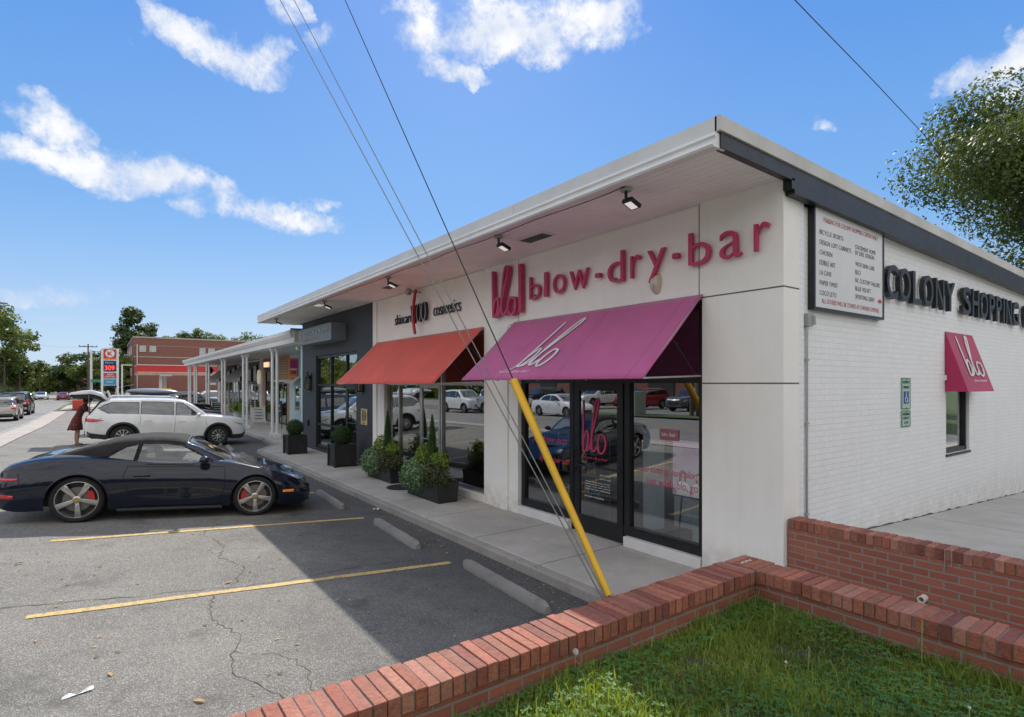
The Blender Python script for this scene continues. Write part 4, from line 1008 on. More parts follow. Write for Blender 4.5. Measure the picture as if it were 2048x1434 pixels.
m=MB(); m.tube([(9.05,3.101,2.215),(9.05,3.101,2.155),(9.085,3.101,2.15),(9.10,3.101,2.10)],.006,6); m.tube([(9.05,3.101,2.18),(9.08,3.101,2.18)],.005,6)
m.tube([(9.055+.038*math.cos(a),3.101,2.125+.038*math.sin(a)) for a in [PI*.65+k*.35 for k in range(13)]],.005,6); m.ball((9.05,3.101,2.225),.009,8,6); obj('wheelchair_symbol',m,M_wdec,hc)
m=MB()
for z in(2.405,2.01,1.955,1.76): m.ball((9.065,3.104,z),.007,6,4)
obj('bolt',m,M_bt,hc)
# conduit
cd=thing('conduit','thin grey metal conduit with a small outlet box running up the side wall','conduit',(6.30,3.1,.5))
m=MB(); m.tube([(6.28,3.10,.55),(6.28,3.10,3.0)],.013,8); obj('pipe',m,M_alu,cd)
m=MB(); m.box(6.24,3.06,2.98,6.34,3.118,3.12); m.box(6.33,3.05,3.0,6.38,3.1,3.10); obj('outlet_box',m,mk('galvanised',(.38,.39,.38),.5,metal=.5),cd,bevel=.004)
m=MB()
for z in(.9,1.9,2.6): m.box(6.255,3.085,z,6.305,3.118,z+.02)
obj('clip',m,M_alu,cd)
# emergency light
em=thing('emergency_light','cream teardrop shaped siren housing on the wall over the magenta awning','light',(FX,4.75,3.5))
m=MB(); m.grid(lambda u,v:(FX-.10*math.sin(PI*v)**.6*math.sin(PI*u)**.5,4.75+ (.075*(1-.0*v))*math.cos(PI*u)*(math.sin(PI*min(1,.12+v*.88))**.45),3.76-.27*v),14,14); obj('housing',m,mk('cream_plastic',(.62,.55,.45),.45),em,smooth=True)
m=MB(); m.lathe([(.035,0),(.02,.015)],(FX-.11,4.75,3.60),'x',12); obj('lens',m,mk('cream_plastic2',(.5,.45,.38),.3),em)
# flood lamps
def flood(x,y,label,first=None,rz=0):
    if first is None:
        r=thing('flood_lamp',label,'lamp',(x,y,4.49),rz,'flood lamps under the eave')
        def o_(nm,m,mat,par=r): return obj(nm,m,mat,par,local=True,bevel=.004)
        m=MB(); m.lathe([(.06,-.035),(.065,-.02),(.065,0)],(0,0,0),'z',16); o_('mount',m,M_galv)
        m=MB(); m.tube([(0,0,-.03),(0,0,-.10),(.03,0,-.13)],.018,8); o_('arm',m,M_black)
        m=MB(); m.obox((.09,0,-.15),(.17,.14,.045),(0,.35,0)); h=o_('head',m,M_black)
        m=MB(); m.obox((.084,0,-.174),(.12,.09,.008),(0,.35,0)); obj('led_panel',m,mk('led_lit',(1,1,1),.4,emit=.45,ecol=(1,.96,.9)),h,local=True)
        return r
    return dup(first,(x,y,4.49),rz,label)
M_galv=mk('galvanised',(.38,.39,.38),.5,metal=.5)
fl=flood(4.64,4.25,'lit flood lamp under the eave nearest the roof corner')
for y,l in [(6.7,'lit flood lamp under the eave between the pink script logo and the roof edge'),(10.6,'lit flood lamp under the eave over the skincare sign'),(14.6,'dark flood lamp under the eave over the dark brick shop'),(19.6,'last small flood lamp at the far end of the eave')]:
    flood(4.64,y,l,fl)
# lanterns on the dark brick
def lantern(y,label,first=None):
    if first: return dup(first,(5.79,y,2.1),0,label)
    r=thing('wall_lantern',label,'lantern',(5.79,y,2.1),0,'black wall lanterns on the dark brick')
    m=MB(); m.box(-.02,-.07,.0,.0,.07,.6); m.box(-.2,-.09,.02,-.02,.09,.05); m.box(-.2,-.09,.42,-.02,.09,.46)
    for a in(-.2,-.035):
        for b in(-.09,.075): m.box(a,b,.05,a+.015,b+.015,.42)
    m.lathe([(.13,0),(.03,.10),(.03,.17),(.05,.18),(.0,.19)],(-.11,0,.46),'z',4); obj('frame',m,M_black,r,local=True)
    m=MB(); m.box(-.19,-.08,.055,-.03,.08,.415); obj('glass_panel',m,glass('lantern_glass',.1,(.8,.8,.75)),r,local=True)
    m=MB(); m.lathe([(.02,0),(.02,.12),(.008,.16)],(-.11,0,.06),'z',8); obj('burner',m,mk('brass',(.4,.28,.12),.4,metal=.7),r,local=True)
    return r
la=lantern(19.7,'black glass lantern on the dark brick at the left of the tall window'); lantern(14.92,'black glass lantern half hidden beneath the left tip of the red awning',la)
m=MB(); m.tube([(5.8,20.5,3.62),(5.6,20.5,3.60)],.02,8); m.ball((5.57,20.5,3.58),.07,12,8); tag(obj('security_camera',m,M_whitep,smooth=True),'small white dome security camera high at the end of the dark brick wall','camera')
m=MB(); m.box(5.74,19.9,.9,5.80,20.1,1.1); tag(obj('outlet_box',m,M_black,bevel=.01),'small black outlet box low on the dark brick by the planter','outlet')

# ================================================================== planters
M_plb=mk('black_planter',(.018,.019,.021),.45,.2,4)
def leafcloud(pts_fn,N,size,name,mat,parent,seed,squash=1,aspect=.6):
    rng=np.random.default_rng(seed); V=np.zeros((N*4,3)); A=np.zeros(N*4)
    for i in range(N):
        p,nrm,b=pts_fn(rng); s=size*rng.uniform(.6,1.35)
        n_=np.array(nrm)+rng.normal(0,.55,3); n_/=np.linalg.norm(n_)+1e-9
        t=np.cross(n_,rng.normal(0,1,3)); t/=np.linalg.norm(t)+1e-9; q=np.cross(n_,t)
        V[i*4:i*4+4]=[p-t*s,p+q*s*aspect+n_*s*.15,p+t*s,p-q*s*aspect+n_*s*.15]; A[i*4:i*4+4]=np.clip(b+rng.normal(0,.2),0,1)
    F=[(4*i,4*i+1,4*i+2,4*i+3) for i in range(N)]
    me=bpy.data.meshes.new(name); me.from_pydata(V.tolist(),[],F); at=me.attributes.new('v','FLOAT','POINT'); at.data.foreach_set('value',A.tolist()); me.materials.append(mat)
    o=bpy.data.objects.new(name,me); COL.objects.link(o)
    if parent is not None: o.parent=parent
    return o
M_box=leaf_mat('boxwood_leaf',(.018,.055,.012),(.055,.12,.025),.15,.45,6)
M_con=leaf_mat('conifer_needle',(.03,.09,.015),(.08,.18,.03),.2,.5,6)
M_ger=leaf_mat('variegated_leaf',(.06,.13,.055),(.27,.38,.22),.2,.5,7)
M_ptv=leaf_mat('potato_vine_leaf',(.13,.22,.03),(.28,.36,.06),.3,.5,5)
M_dkl=leaf_mat('dark_vine_leaf',(.03,.05,.02),(.12,.13,.05),.2,.5,5)
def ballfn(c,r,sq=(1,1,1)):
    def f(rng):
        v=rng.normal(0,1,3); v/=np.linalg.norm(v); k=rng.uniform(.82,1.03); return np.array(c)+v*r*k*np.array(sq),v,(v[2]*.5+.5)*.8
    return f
def square_planter(x,y,label,pl):
    r=thing('planter',label,'planter',(x,y,SZ),0,'square black planters with clipped balls')
    s=.27;m=MB(); m.box(-s,-s,.03,s,s,.56); m.box(-s-.02,-s-.02,.56,s+.02,s+.02,.60); 
    for a in(-1,1):
        for b in(-1,1): m.box(a*s-.03,b*s-.03,0,a*s+.03,b*s+.03,.58)
    obj('box',m,M_plb,r,local=True,bevel=.004)
    m=MB()
    ell2=[]
    for k in range(24):
        a=2*PI*k/24; ell2.append((-s-.008,.2*math.cos(a),.3+.2*math.sin(a)))
    ell2.append(ell2[0]); m.tube(ell2,.008,5,False); obj('panel_ring',m,M_plb,r,local=True)
    m=MB(); m.ball((0,0,.80),.24,16,10); m.tube([(0,0,.5),(0,0,.75)],.02,6)
    core=obj('shrub_core',m,mk('leaf_core',(.012,.025,.008),.9),r,local=True)
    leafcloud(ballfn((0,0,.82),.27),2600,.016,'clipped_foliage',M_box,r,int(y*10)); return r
square_planter(4.98,18.62,'square black planter with clipped ball shrub on the sidewalk corner, the farther one',0)
square_planter(5.25,15.05,'square black planter with clipped ball shrub left of the red awning shop, the nearer one',0)
def long_planter(x,y,L,label,seed,h=.36):
    r=thing('planter',label,'planter',(x,y,SZ),0,'low black planters with conifers and trailing foliage')
    m=MB(); m.prism([(-.2,0),(.2,0),(.24,h),(-.24,h)],'y',-L/2,L/2); obj('box',m,M_plb,r,local=True,bevel=.006)
    m=MB(); m.box(-.2,-L/2+.03,h-.03,.2,L/2-.03,h+.01); obj('soil',m,mk('potting_soil',(.03,.022,.015),.95),r,local=True)
    # conifer cone
    def cone(rng):
        t=rng.random()**.7; z=h+.02+1.22*t; rr=.155*(1-t)**.8*(.75+.3*rng.random())+.004; a=rng.uniform(0,2*PI); return np.array((rr*math.cos(a),rr*math.sin(a)+cy,z)),np.array((math.cos(a),math.sin(a),.35)),.2+.6*t
    cy=-.02*L; leafcloud(cone,4200,.014,'conifer',M_con,r,seed,aspect=.25)
    m=MB(); m.lathe([(.10,0),(.085,.4),(.045,.9),(.005,1.18)],(0,cy,h),'z',10); obj('conifer_core',m,mk('leaf_core',(.012,.025,.008),.9),r,local=True)
    rng=np.random.default_rng(seed+3)
    def mound(cs):
        def f(rng):
            c,rad,sq=cs[rng.integers(len(cs))]; v=rng.normal(0,1,3); v/=np.linalg.norm(v); v[0]=-abs(v[0]) if rng.random()<.6 else v[0]
            return np.array(c)+v*rad*rng.uniform(.75,1.32)*np.array(sq),v,(v[2]*.5+.5)*.9
        return f
    leafcloud(mound([((-.17,L*.30,h+.02),.24,(1,1.1,1.1)),((-.14,L*.10,h-.02),.22,(1,1,1)),((-.05,L*.40,h+.12),.2,(1,1,1))]),3200,.026,'variegated_foliage',M_ger,r,seed+1,aspect=.75)
    leafcloud(mound([((-.12,-L*.25,h+.10),.22,(1,1.2,1.0)),((-.05,-L*.42,h+.05),.17,(1,1,1)),((0,-L*.12,h+.25),.17,(1,1,.9))]),2100,.025,'dark_foliage',M_dkl,r,seed+2,aspect=.6)
    leafcloud(mound([((.05,-L*.2,h+.32),.17,(1,1,1)),((.05,L*.28,h+.36),.17,(1,1,1.3))]),1100,.030,'lime_foliage',M_ptv,r,seed+4,aspect=.65)
    m=MB()
    for _ in range(16):
        y0_=rng.uniform(-L*.3,L*.35); a=rng.uniform(-.35,.35); b=rng.uniform(-.25,.25); H_=rng.uniform(.4,.75)
        m.tube([(0,y0_,h),(b*.4,y0_+a*.4,h+H_*.7),(b,y0_+a,h+H_)],[.004,.003,.001],4)
    obj('ornamental_grass',m,mk('reed_blade',(.20,.22,.08),.7,.3,5),r,local=True)
    return r
long_planter(5.38,12.35,1.35,'low black planter with conifer and trailing foliage left of the skincare door',21)
long_planter(5.22,9.85,1.30,'low black planter with conifer and silvery foliage right of the skincare door',31,h=.38)
m=MB(); m.lathe([(.33,0),(.33,.014),(.30,.02)],(5.2,11.15,SZ+.002),'z',28); tag(obj('door_mat',m,mk('rubber_mat',(.02,.02,.02),.9,bump=.5,bs=80)),'round black door mat on the sidewalk before the skincare door','mat')

# ================================================================== guy wires and yellow guard
def wire(nm,A,P,up,r,mat,label,guard=None):
    A=Vector(A);Bv=Vector(P); d=(Bv-A); E_=A+d*up
    t=thing(nm,label,'guy wire',tuple(A))
    m=MB()
    n=18
    m.tube([A+(E_-A)*i/n+Vector((0,0,-.25*math.sin(PI*i/n)*0)) for i in range(n+1)],r,6); obj('cable',m,mat,t)
    if guard:
        u=d.normalized(); a=A+u*.03; b=A+u*guard; m=MB(); m.tube([a,a+(b-a)*.5,b],[.036,.045,.054],14); obj('yellow_guard',m,mk('yellow_plastic',(.80,.46,.02),.4,.06,3,grime=.12,bump=.1,bs=15),t,smooth=False,autos=40)
        side=u.cross(Vector((.5,-.8,.1))).normalized()*.03
        m=MB(); m.tube([a+side,b+side],.012,6); obj('guard_seam',m,mk('yellow_dark',(.5,.27,.01),.5),t)
    return t
M_steel=mk('steel_strand',(.22,.22,.21),.5,.15,20,metal=.5); M_wireb=mk('black_wire',(.015,.014,.013),.6)
dirc=lambda px,py,dd:tuple(Vector((0,0,2.35))+Vector((.5887+.8084*(px-1024)/1125,.8084-.5887*(px-1024)/1125,(767-py)/1125))*dd)
wire('guy_wire',(4.26,4.12,.118),(3.84,10.82,9.85),1.6,.0085,M_wireb,'black guy wire with bright yellow plastic guard anchored at the sidewalk edge',guard=2.76)
wire('guy_wire',(4.20,4.16,.10),(2.81,11.56,9.85),1.6,.0075,M_steel,'left of the two bare steel guy wires beside the yellow guard')
wire('guy_wire',(4.23,4.14,.115),(3.03,11.40,9.85),1.6,.0075,M_steel,'right of the two bare steel guy wires, closest to the yellow guard')
# ================================================================== cars
M_tyre=mk('tyre_rubber',(.018,.018,.018),.85,.2,8,bump=.3,bs=60); M_rim=mk('alloy_rim',(.55,.55,.54),.25,.06,5,metal=.85); M_rimd=mk('dark_rim',(.02,.02,.02),.5)
M_plastic=mk('black_cladding',(.025,.026,.027),.65,.1,5,bump=.1,bs=80); M_int=mk('car_interior',(.03,.028,.026),.8,.2,3); M_beige=mk('car_seat_beige',(.30,.26,.20),.7,.1,3)
M_carg=glass('car_glass',.10,(.42,.50,.47)); M_carg2=glass('car_glass_tinted',.10,(.10,.12,.13)); M_carg3=glass('car_glass_clear',.06,(.78,.85,.80))
M_redl=mk('tail_lamp',(.45,.012,.015),.2,.1,20,coat=1,emit=.15); M_headl=mk('head_lamp',(.5,.52,.55),.12,.15,25,coat=1,metal=.4); M_amb=mk('amber_lamp',(.8,.2,.02),.3,emit=.3)
M_seam=mk('panel_seam',(.006,.006,.007),.8); M_plate=mk('number_plate',(.55,.57,.6),.5,.1,20)
def pnpoly(p,poly):
    c=False; n=len(poly); j=n-1
    for i in range(n):
        if ((poly[i][1]>p[1])!=(poly[j][1]>p[1])) and p[0]<(poly[j][0]-poly[i][0])*(p[1]-poly[i][1])/(poly[j][1]-poly[i][1]+1e-12)+poly[i][0]: c=not c
        j=i
    return c
def make_car(name,label,cat,loc,head,S,paint,group=None,lod=0,tilt=0,open_gate=False):
    """x forward, z up from the ground, origin between the axles"""
    root=thing(name,label,cat,loc,0,group); root.rotation_euler=(0,tilt,head)
    L_=lambda nm,m,mat,par=root,**k: obj(nm,m,mat,par,local=True,**k)
    zs,zt,w,zb=[pchip(S[k]) for k in('zs','zt','w','zb')]
    x0,x1=S['zs'][0][0],S['zs'][-1][0]; xr,xf,R,Ra=S['xr'],S['xf'],S['R'],S['Ra']; Rr=S.get('Rr',R); tuck=S.get('tuck',.07); tum=S.get('tum',.07)
    bump_=S.get('bump',0); zw=R
    ns={0:70,1:40,2:26}[lod]
    X=set(x0+(x1-x0)*i/ns for i in range(ns+1))
    for k in(.01,.03,.06,.1,.15): X.add(x0+k); X.add(x1-k)
    for xw,rr in((xr,Rr),(xf,R)):
        ra=Ra+(rr-R)
        for i in range(0,19 if lod<2 else 9):
            a=PI*i/(18 if lod<2 else 8); X.add(xw+ra*math.cos(a))
        X.add(xw+ra+.004); X.add(xw-ra-.004)
    X=sorted(X); X=[x for i,x in enumerate(X) if i==0 or x-X[i-1]>.0025]
    def bottom(x):
        z=zb(x)
        for xw,rr in((xr,Rr),(xf,R)):
            ra=Ra+(rr-R); dx=abs(x-xw)
            if dx<=ra+1e-6: z=max(z,rr+math.sqrt(max(0,ra*ra-dx*dx)))
        return z
    wz=S.get('wmax',.55)
    def sideY(x,z):
        b=zb(x); t=zs(x); W=w(x); zm=b+(t-b)*wz
        if z<=zm: y=W-tuck*((zm-z)/(zm-b+1e-6))**2
        else: y=W-tum*((z-zm)/(t-zm+1e-6))**2.2
        for xw in(xr,xf):   # wheel flares
            d2=((x-xw)/.42)**2+((z-R*1.6)/.34)**2; y+=S.get('flare',.015)*math.exp(-d2)
        # body crease
        cz=S.get('crease',.62)*t; y-=S.get('scoop',.012)*math.exp(-((z-(b+(t-b)*.33))/.13)**2)*math.exp(-((x-(xf+xr)/2)/(.8))**4)
        return y
    nsd,ntp={0:(14,12),1:(9,7),2:(6,5)}[lod]
    rings=[]
    for x in X:
        b=bottom(x); t=max(zs(x),b+.02); pts=[]
        for j in range(nsd+1):
            z=b+(t-b)*j/nsd; pts.append((x,sideY(x,z),z))
        ys=pts[-1][1]; c=max(zt(x),t-.25)
        for j in range(1,ntp+1):
            a=PI/2*j/ntp; e=S.get('exp',.62)
            y=ys*max(0,math.cos(a))**e if j<ntp else 0; z=t+(c-t)*math.sin(a)**1.0
            z+= .045*math.sin(a*2)**.8*(1 if c>=t-.05 else .3) if 0<a<PI/2 else 0
            pts.append((x,y,z))
        rings.append(pts)
    m=MB(); n=len(rings[0]); vs=[];fs=[]
    for r_ in rings: vs+=r_; 
    for r_ in rings: vs+=[(p[0],-p[1],p[2]) for p in r_]
    N=len(rings)
    for i in range(N-1):
        for j in range(n-1):
            a,b,c,d=i*n+j,(i+1)*n+j,(i+1)*n+j+1,i*n+j+1; fs.append((a,b,c,d)); o_=N*n; fs.append((o_+a,o_+d,o_+c,o_+b))
    for i in(0,N-1):
        poly=[i*n+j for j in range(n)]+[N*n+i*n+j for j in range(n-2,-1,-1)]; fs.append(tuple(poly))
    m.add(vs,fs)
    # body and cabin deck material
    gh=S['gh']; gx0,gx1=gh['x'][0],gh['x'][1]
    body=L_('body',m,[paint,M_int],smooth=True,autos=35)
    bm=bmesh.new(); bm.from_mesh(body.data); bmesh.ops.remove_doubles(bm,verts=bm.verts,dist=.0008)
    for f in bm.faces:
        c=f.calc_center_median()
        if gx0+.12<c.x<gx1-.1 and abs(c.y)<w(c.x)-.2 and c.z>zs(c.x)-.1: f.material_index=1
    bm.normal_update(); bm.to_mesh(body.data); bm.free()
    # underbody
    m=MB(); m.box(x0+.18,-w(0)+.3,zb(0)+.02,x1-.2,w(0)-.3,min(zs(0),zs(x1-.3))-.16)
    for xw,rr in((xr,Rr),(xf,R)): m.box(xw-Ra,-w(0)+.24,zb(0)+.05,xw+Ra,w(0)-.24,rr+Ra-.0)
    L_('underbody',m,M_plastic)
    if S.get('clad'):
        for s in(1,-1):
            m=MB()
            for xw,rr in((xr,Rr),(xf,R)):
                ra=Ra+(rr-R); P=[];Q=[]
                A=[k*PI*1.16/24-.08*PI for k in range(25)]
                for a in A:
                    for k,ro in enumerate((ra-.01,ra+S['clad'])):
                        x=xw+ro*math.cos(a); z=rr+ro*math.sin(a); z=max(z,zb(x)+.0); y=sideY(x,max(z,zb(x)))+.012; (P if k==0 else Q).append((x,s*y,z))
                nn=len(A); m.add(P+Q+[(p[0],p[1]-s*.05,p[2]) for p in P],[(i,i+1,nn+i+1,nn+i) for i in range(nn-1)]+[(2*nn+i,2*nn+i+1,i+1,i) for i in range(nn-1)])
            xa,xb=xr+Ra,xf-Ra; k=12
            P=[(xa+(xb-xa)*i/k,) for i in range(k+1)]
            lo=[(p[0],s*(sideY(p[0],zb(p[0]))+.012),zb(p[0])-.01) for p in P]; hi=[(p[0],s*(sideY(p[0],zb(p[0])+.12)+.012),zb(p[0])+.12) for p in P]
            m.add(lo+hi,[(i,i+1,k+2+i,k+1+i) for i in range(k)])
            for xa,xb in((x0+.06,xr-Ra),(xf+Ra,x1-.06)):
                P=[xa+(xb-xa)*i/8 for i in range(9)]; lo=[(x,s*(sideY(x,zb(x))+.01),zb(x)-.005) for x in P]; hi=[(x,s*(sideY(x,zb(x)+.16)+.01),zb(x)+.16) for x in P]
                m.add(lo+hi,[(i,i+1,9+i+1,9+i) for i in range(8)])
            L_('cladding',m,M_plastic,smooth=False,autos=40)
    else:
        if lod<2:
            for s in(1,-1):
                for xw,rr in((xr,Rr),(xf,R)):
                    m=MB(); ra=Ra+(rr-R); P=[]
                    for k in range(25):
                        a=PI*k/24; x=xw+ra*math.cos(a); z=rr+ra*math.sin(a); P.append((x,s*(sideY(x,z)-.004),z))
                    m.tube(P,.012,6); L_('arch_lip',m,paint,smooth=True)
    # greenhouse
    zr=pchip(gh['roof']); belt=lambda x:zs(x)-.035; wbf=pchip(gh['wb']) if 'wb' in gh else (lambda x:sideY(x,zs(x))-.03)
    prof=gh.get('prof',[(1,0),(.975,.2),(.94,.42),(.90,.62),(.86,.78),(.81,.89),(.72,.96),(.55,.99),(.3,1.0),(0,1.012)])
    prof=[(p[0]*1.0,p[1]) for p in prof]
    gn={0:56,1:34,2:22}[lod]; GX=[gx0+(gx1-gx0)*i/gn for i in range(gn+1)]
    for q in gh.get('cuts',[]): GX.append(q)
    GX=sorted(set(GX)); m=MB(); vs=[];fs=[];k=len(prof); row=2*k-1
    def ghY(x,z):
        b=belt(x); h=max(.02,zr(x)-b); v=min(1,max(0,(z-b)/h)); W=wbf(x)
        for i in range(k-1):
            if prof[i][1]<=v<=prof[i+1][1]: t=(v-prof[i][1])/(prof[i+1][1]-prof[i][1]+1e-9); return W*(prof[i][0]*(1-t)+prof[i+1][0]*t)
        return 0
    for x in GX:
        b=belt(x); h=max(.02,zr(x)-b); W=wbf(x)
        for i in range(k): vs.append((x,W*prof[i][0],b+h*prof[i][1]))
        for i in range(k-2,-1,-1): vs.append((x,-W*prof[i][0],b+h*prof[i][1]))
    for i in range(len(GX)-1):
        for j in range(row-1): fs.append((i*row+j,i*row+j+1,(i+1)*row+j+1,(i+1)*row+j))
    bm=bmesh.new(); BV=[bm.verts.new(v) for v in vs]
    for f in fs:
        try: bm.faces.new([BV[q] for q in f])
        except ValueError: pass
    def cut(co,no): bmesh.ops.bisect_plane(bm,geom=bm.verts[:]+bm.edges[:]+bm.faces[:],plane_co=co,plane_no=no,dist=1e-5)
    for poly in gh['side']:
        for i in range(len(poly)):
            a,b=poly[i],poly[(i+1)%len(poly)]; cut((a[0],0,a[1]),(-(b[1]-a[1]),0,b[0]-a[0]))
    ws=gh['ws'] # (x_bottom,x_top)
    for x in ws: cut((x,0,0),(1,0,0))
    if gh.get('rw'):
        for x in gh['rw'][:2]: cut((x,0,0),(1,0,0))
    if gh.get('split') is not None: cut((gh['split'],0,0),(1,0,0))
    yw=gh.get('yw',.84)
    for s in(1,-1):
        W=wbf(sum(ws)/2); cut((ws[0],s*wbf(ws[0])*yw,0),Vector((s*(wbf(ws[0])*yw-wbf(ws[1])*yw*.86),ws[1]-ws[0],0)))
        if gh.get('rw'): cut((0,s*gh['rw'][2],0),(0,1,0))
    groups={}
    bm.faces.ensure_lookup_table()
    for f in bm.faces:
        c=f.calc_center_median(); key='shell'
        for i,poly in enumerate(gh['side']):
            if pnpoly((c.x,c.z),poly) and abs(c.y)>.45*wbf(c.x): key=('win',i,1 if c.y>0 else -1)
        if key=='shell' and min(ws)<c.x<max(ws):
            t=(c.x-ws[0])/(ws[1]-ws[0]); lim=wbf(ws[0])*yw*(1-t)+wbf(ws[1])*yw*.86*t
            if abs(c.y)<lim: key='ws'
        if key=='shell' and gh.get('rw') and gh['rw'][0]<c.x<gh['rw'][1] and abs(c.y)<gh['rw'][2]: key='rw'
        if key=='shell' and gh.get('split') is not None and c.x<gh['split']: key='soft'
        groups.setdefault(key,[]).append([v.co.copy() for v in f.verts])
    bm.free()
    def sub(key,nm,mat,par=root,sm=True,off=0,solid=0):
        if key not in groups: return None
        g=MB()
        for P in groups[key]: g.add(P,[tuple(range(len(P)))])
        o=L_(nm,g,mat,par,fix=False)
        bm=bmesh.new(); bm.from_mesh(o.data); bmesh.ops.remove_doubles(bm,verts=bm.verts,dist=.0006); bmesh.ops.recalc_face_normals(bm,faces=bm.faces)
        up=sum((f.normal.z*f.calc_area() for f in bm.faces)); 
        if up<0: bmesh.ops.reverse_faces(bm,faces=bm.faces)
        bm.to_mesh(o.data); bm.free(); o.data.shade_smooth(); o.data.set_sharp_from_angle(angle=math.radians(50))
        if solid: q=o.modifiers.new('t','SOLIDIFY'); q.thickness=solid; q.offset=-1
        return o
    sub('shell',gh.get('shell','roof'),paint,solid=.02 if lod<2 else 0)
    if gh.get('split') is not None: sub('soft','soft_top',gh['softmat'],solid=.02)
    sub('ws','windshield',gh.get('wsg',M_carg)); sub('rw','rear_window',gh.get('rwg',M_carg2))
    for i in range(len(gh['side'])):
        for s in(1,-1): sub(('win',i,s),'side_window',gh['glass'][i] if isinstance(gh.get('glass'),list) else gh.get('glass',M_carg))
    # trim round side windows
    if lod<2:
        for poly in gh['side']:
            for s in(1,-1):
                m=MB(); P=[]
                for i in range(len(poly)):
                    a,b=poly[i],poly[(i+1)%len(poly)]
                    for t in(0,.25,.5,.75): x,z=a[0]+(b[0]-a[0])*t,a[1]+(b[1]-a[1])*t; P.append((x,s*(ghY(x,z)+.002),z))
                P.append(P[0]); m.tube(P,.009,5,False); L_('window_trim',m,M_seam)
    # seams
    if lod<2:
        m=MB()
        for line in S.get('seams',[]):
            P=[]
            for i in range(len(line)-1):
                for t in range(8): a,b=line[i],line[i+1]; P.append((a[0]+(b[0]-a[0])*t/8,a[1]+(b[1]-a[1])*t/8))
            P.append(line[-1])
            for s in(1,-1): m.tube([(x,s*(sideY(x,z)-.001),z) for x,z in P],.005,5,False)
        if S.get('seams'): L_('door_seam',m,M_seam)
        for x,z in S.get('handles',[]):
            for s in(1,-1):
                y=sideY(x,z); m=MB(); m.tube([(x-.11,s*(y-.01),z),(x-.09,s*(y+.03),z+.005),(x+.09,s*(y+.03),z+.005),(x+.11,s*(y-.01),z)],.012,6); L_('door_handle',m,paint,smooth=True)
    # lamp patches
    def patch(poly,off,mat,nm):
        for s in(1,-1):
            xs_=[p[0] for p in poly]; zs_=[p[1] for p in poly]; bm=bmesh.new(); vv=[bm.verts.new((p[0],0,p[1])) for p in poly]; bm.faces.new(vv)
            for q in np.arange(min(xs_)+.03,max(xs_),.03): bmesh.ops.bisect_plane(bm,geom=bm.verts[:]+bm.edges[:]+bm.faces[:],plane_co=(q,0,0),plane_no=(1,0,0))
            for q in np.arange(min(zs_)+.03,max(zs_),.03): bmesh.ops.bisect_plane(bm,geom=bm.verts[:]+bm.edges[:]+bm.faces[:],plane_co=(0,0,q),plane_no=(0,0,1))
            for v in bm.verts: v.co.y=s*(sideY(v.co.x,v.co.z)+off)
            me=bpy.data.meshes.new(nm); bmesh.ops.recalc_face_normals(bm,faces=bm.faces); bm.to_mesh(me); bm.free(); me.materials.append(mat); me.shade_smooth(); o=bpy.data.objects.new(nm,me); COL.objects.link(o); o.parent=root
            q=o.modifiers.new('t','SOLIDIFY'); q.thickness=.012; q.offset=0
    for poly,mat,nm in S.get('patch',[]): patch(poly,.004,mat,nm)
    for e in S.get('ends',[]):  # boxes on the ends: (name, x, y0,y1,z0,z1, mat, mirror)
        nm,x,ya,yb,za,zb_,mat,mir=e
        for s in((1,-1) if mir else(1,)):
            m=MB(); m.box(x-.03,s*ya,za,x+.03,s*yb,zb_); L_(nm,m,mat,bevel=.012 if lod<2 else 0)
    # mirrors
    mx,mz=S['mirror']
    for s in(1,-1):
        y=max(sideY(mx,min(mz-.05,zs(mx))),.5); m=MB(); m.ball((mx,s*(y+.14),mz),.1,12,8,(.75,1.0,.62)); m.tube([(mx,s*(y-.08),mz-.06),(mx,s*(y+.08),mz-.03)],.025,6); L_('wing_mirror',m,S.get('mirmat',paint),smooth=True)
    # seats
    if S.get('seats',1) and lod<2:
        m=MB()
        for sx in S.get('seatx',[-.1]):
            for s in(1,-1):
                m.obox((sx,s*.36,zs(0)-.0),(.14,.44,.34),(0,-.25,0)); m.obox((sx-.05,s*.36,zs(0)+.20),(.09,.24,.15),(0,-.25,0))
        L_('seat',m,S.get('seatmat',M_int),bevel=.03)
        m=MB(); m.tube([(sx+.62+.0,.36+.17*math.cos(a),zs(0)-.02+.17*math.sin(a)) for a in [k*PI/9 for k in range(19)]],.013,6,False); L_('steering_wheel',m,M_int)
    # wheels
    tr=S['track']
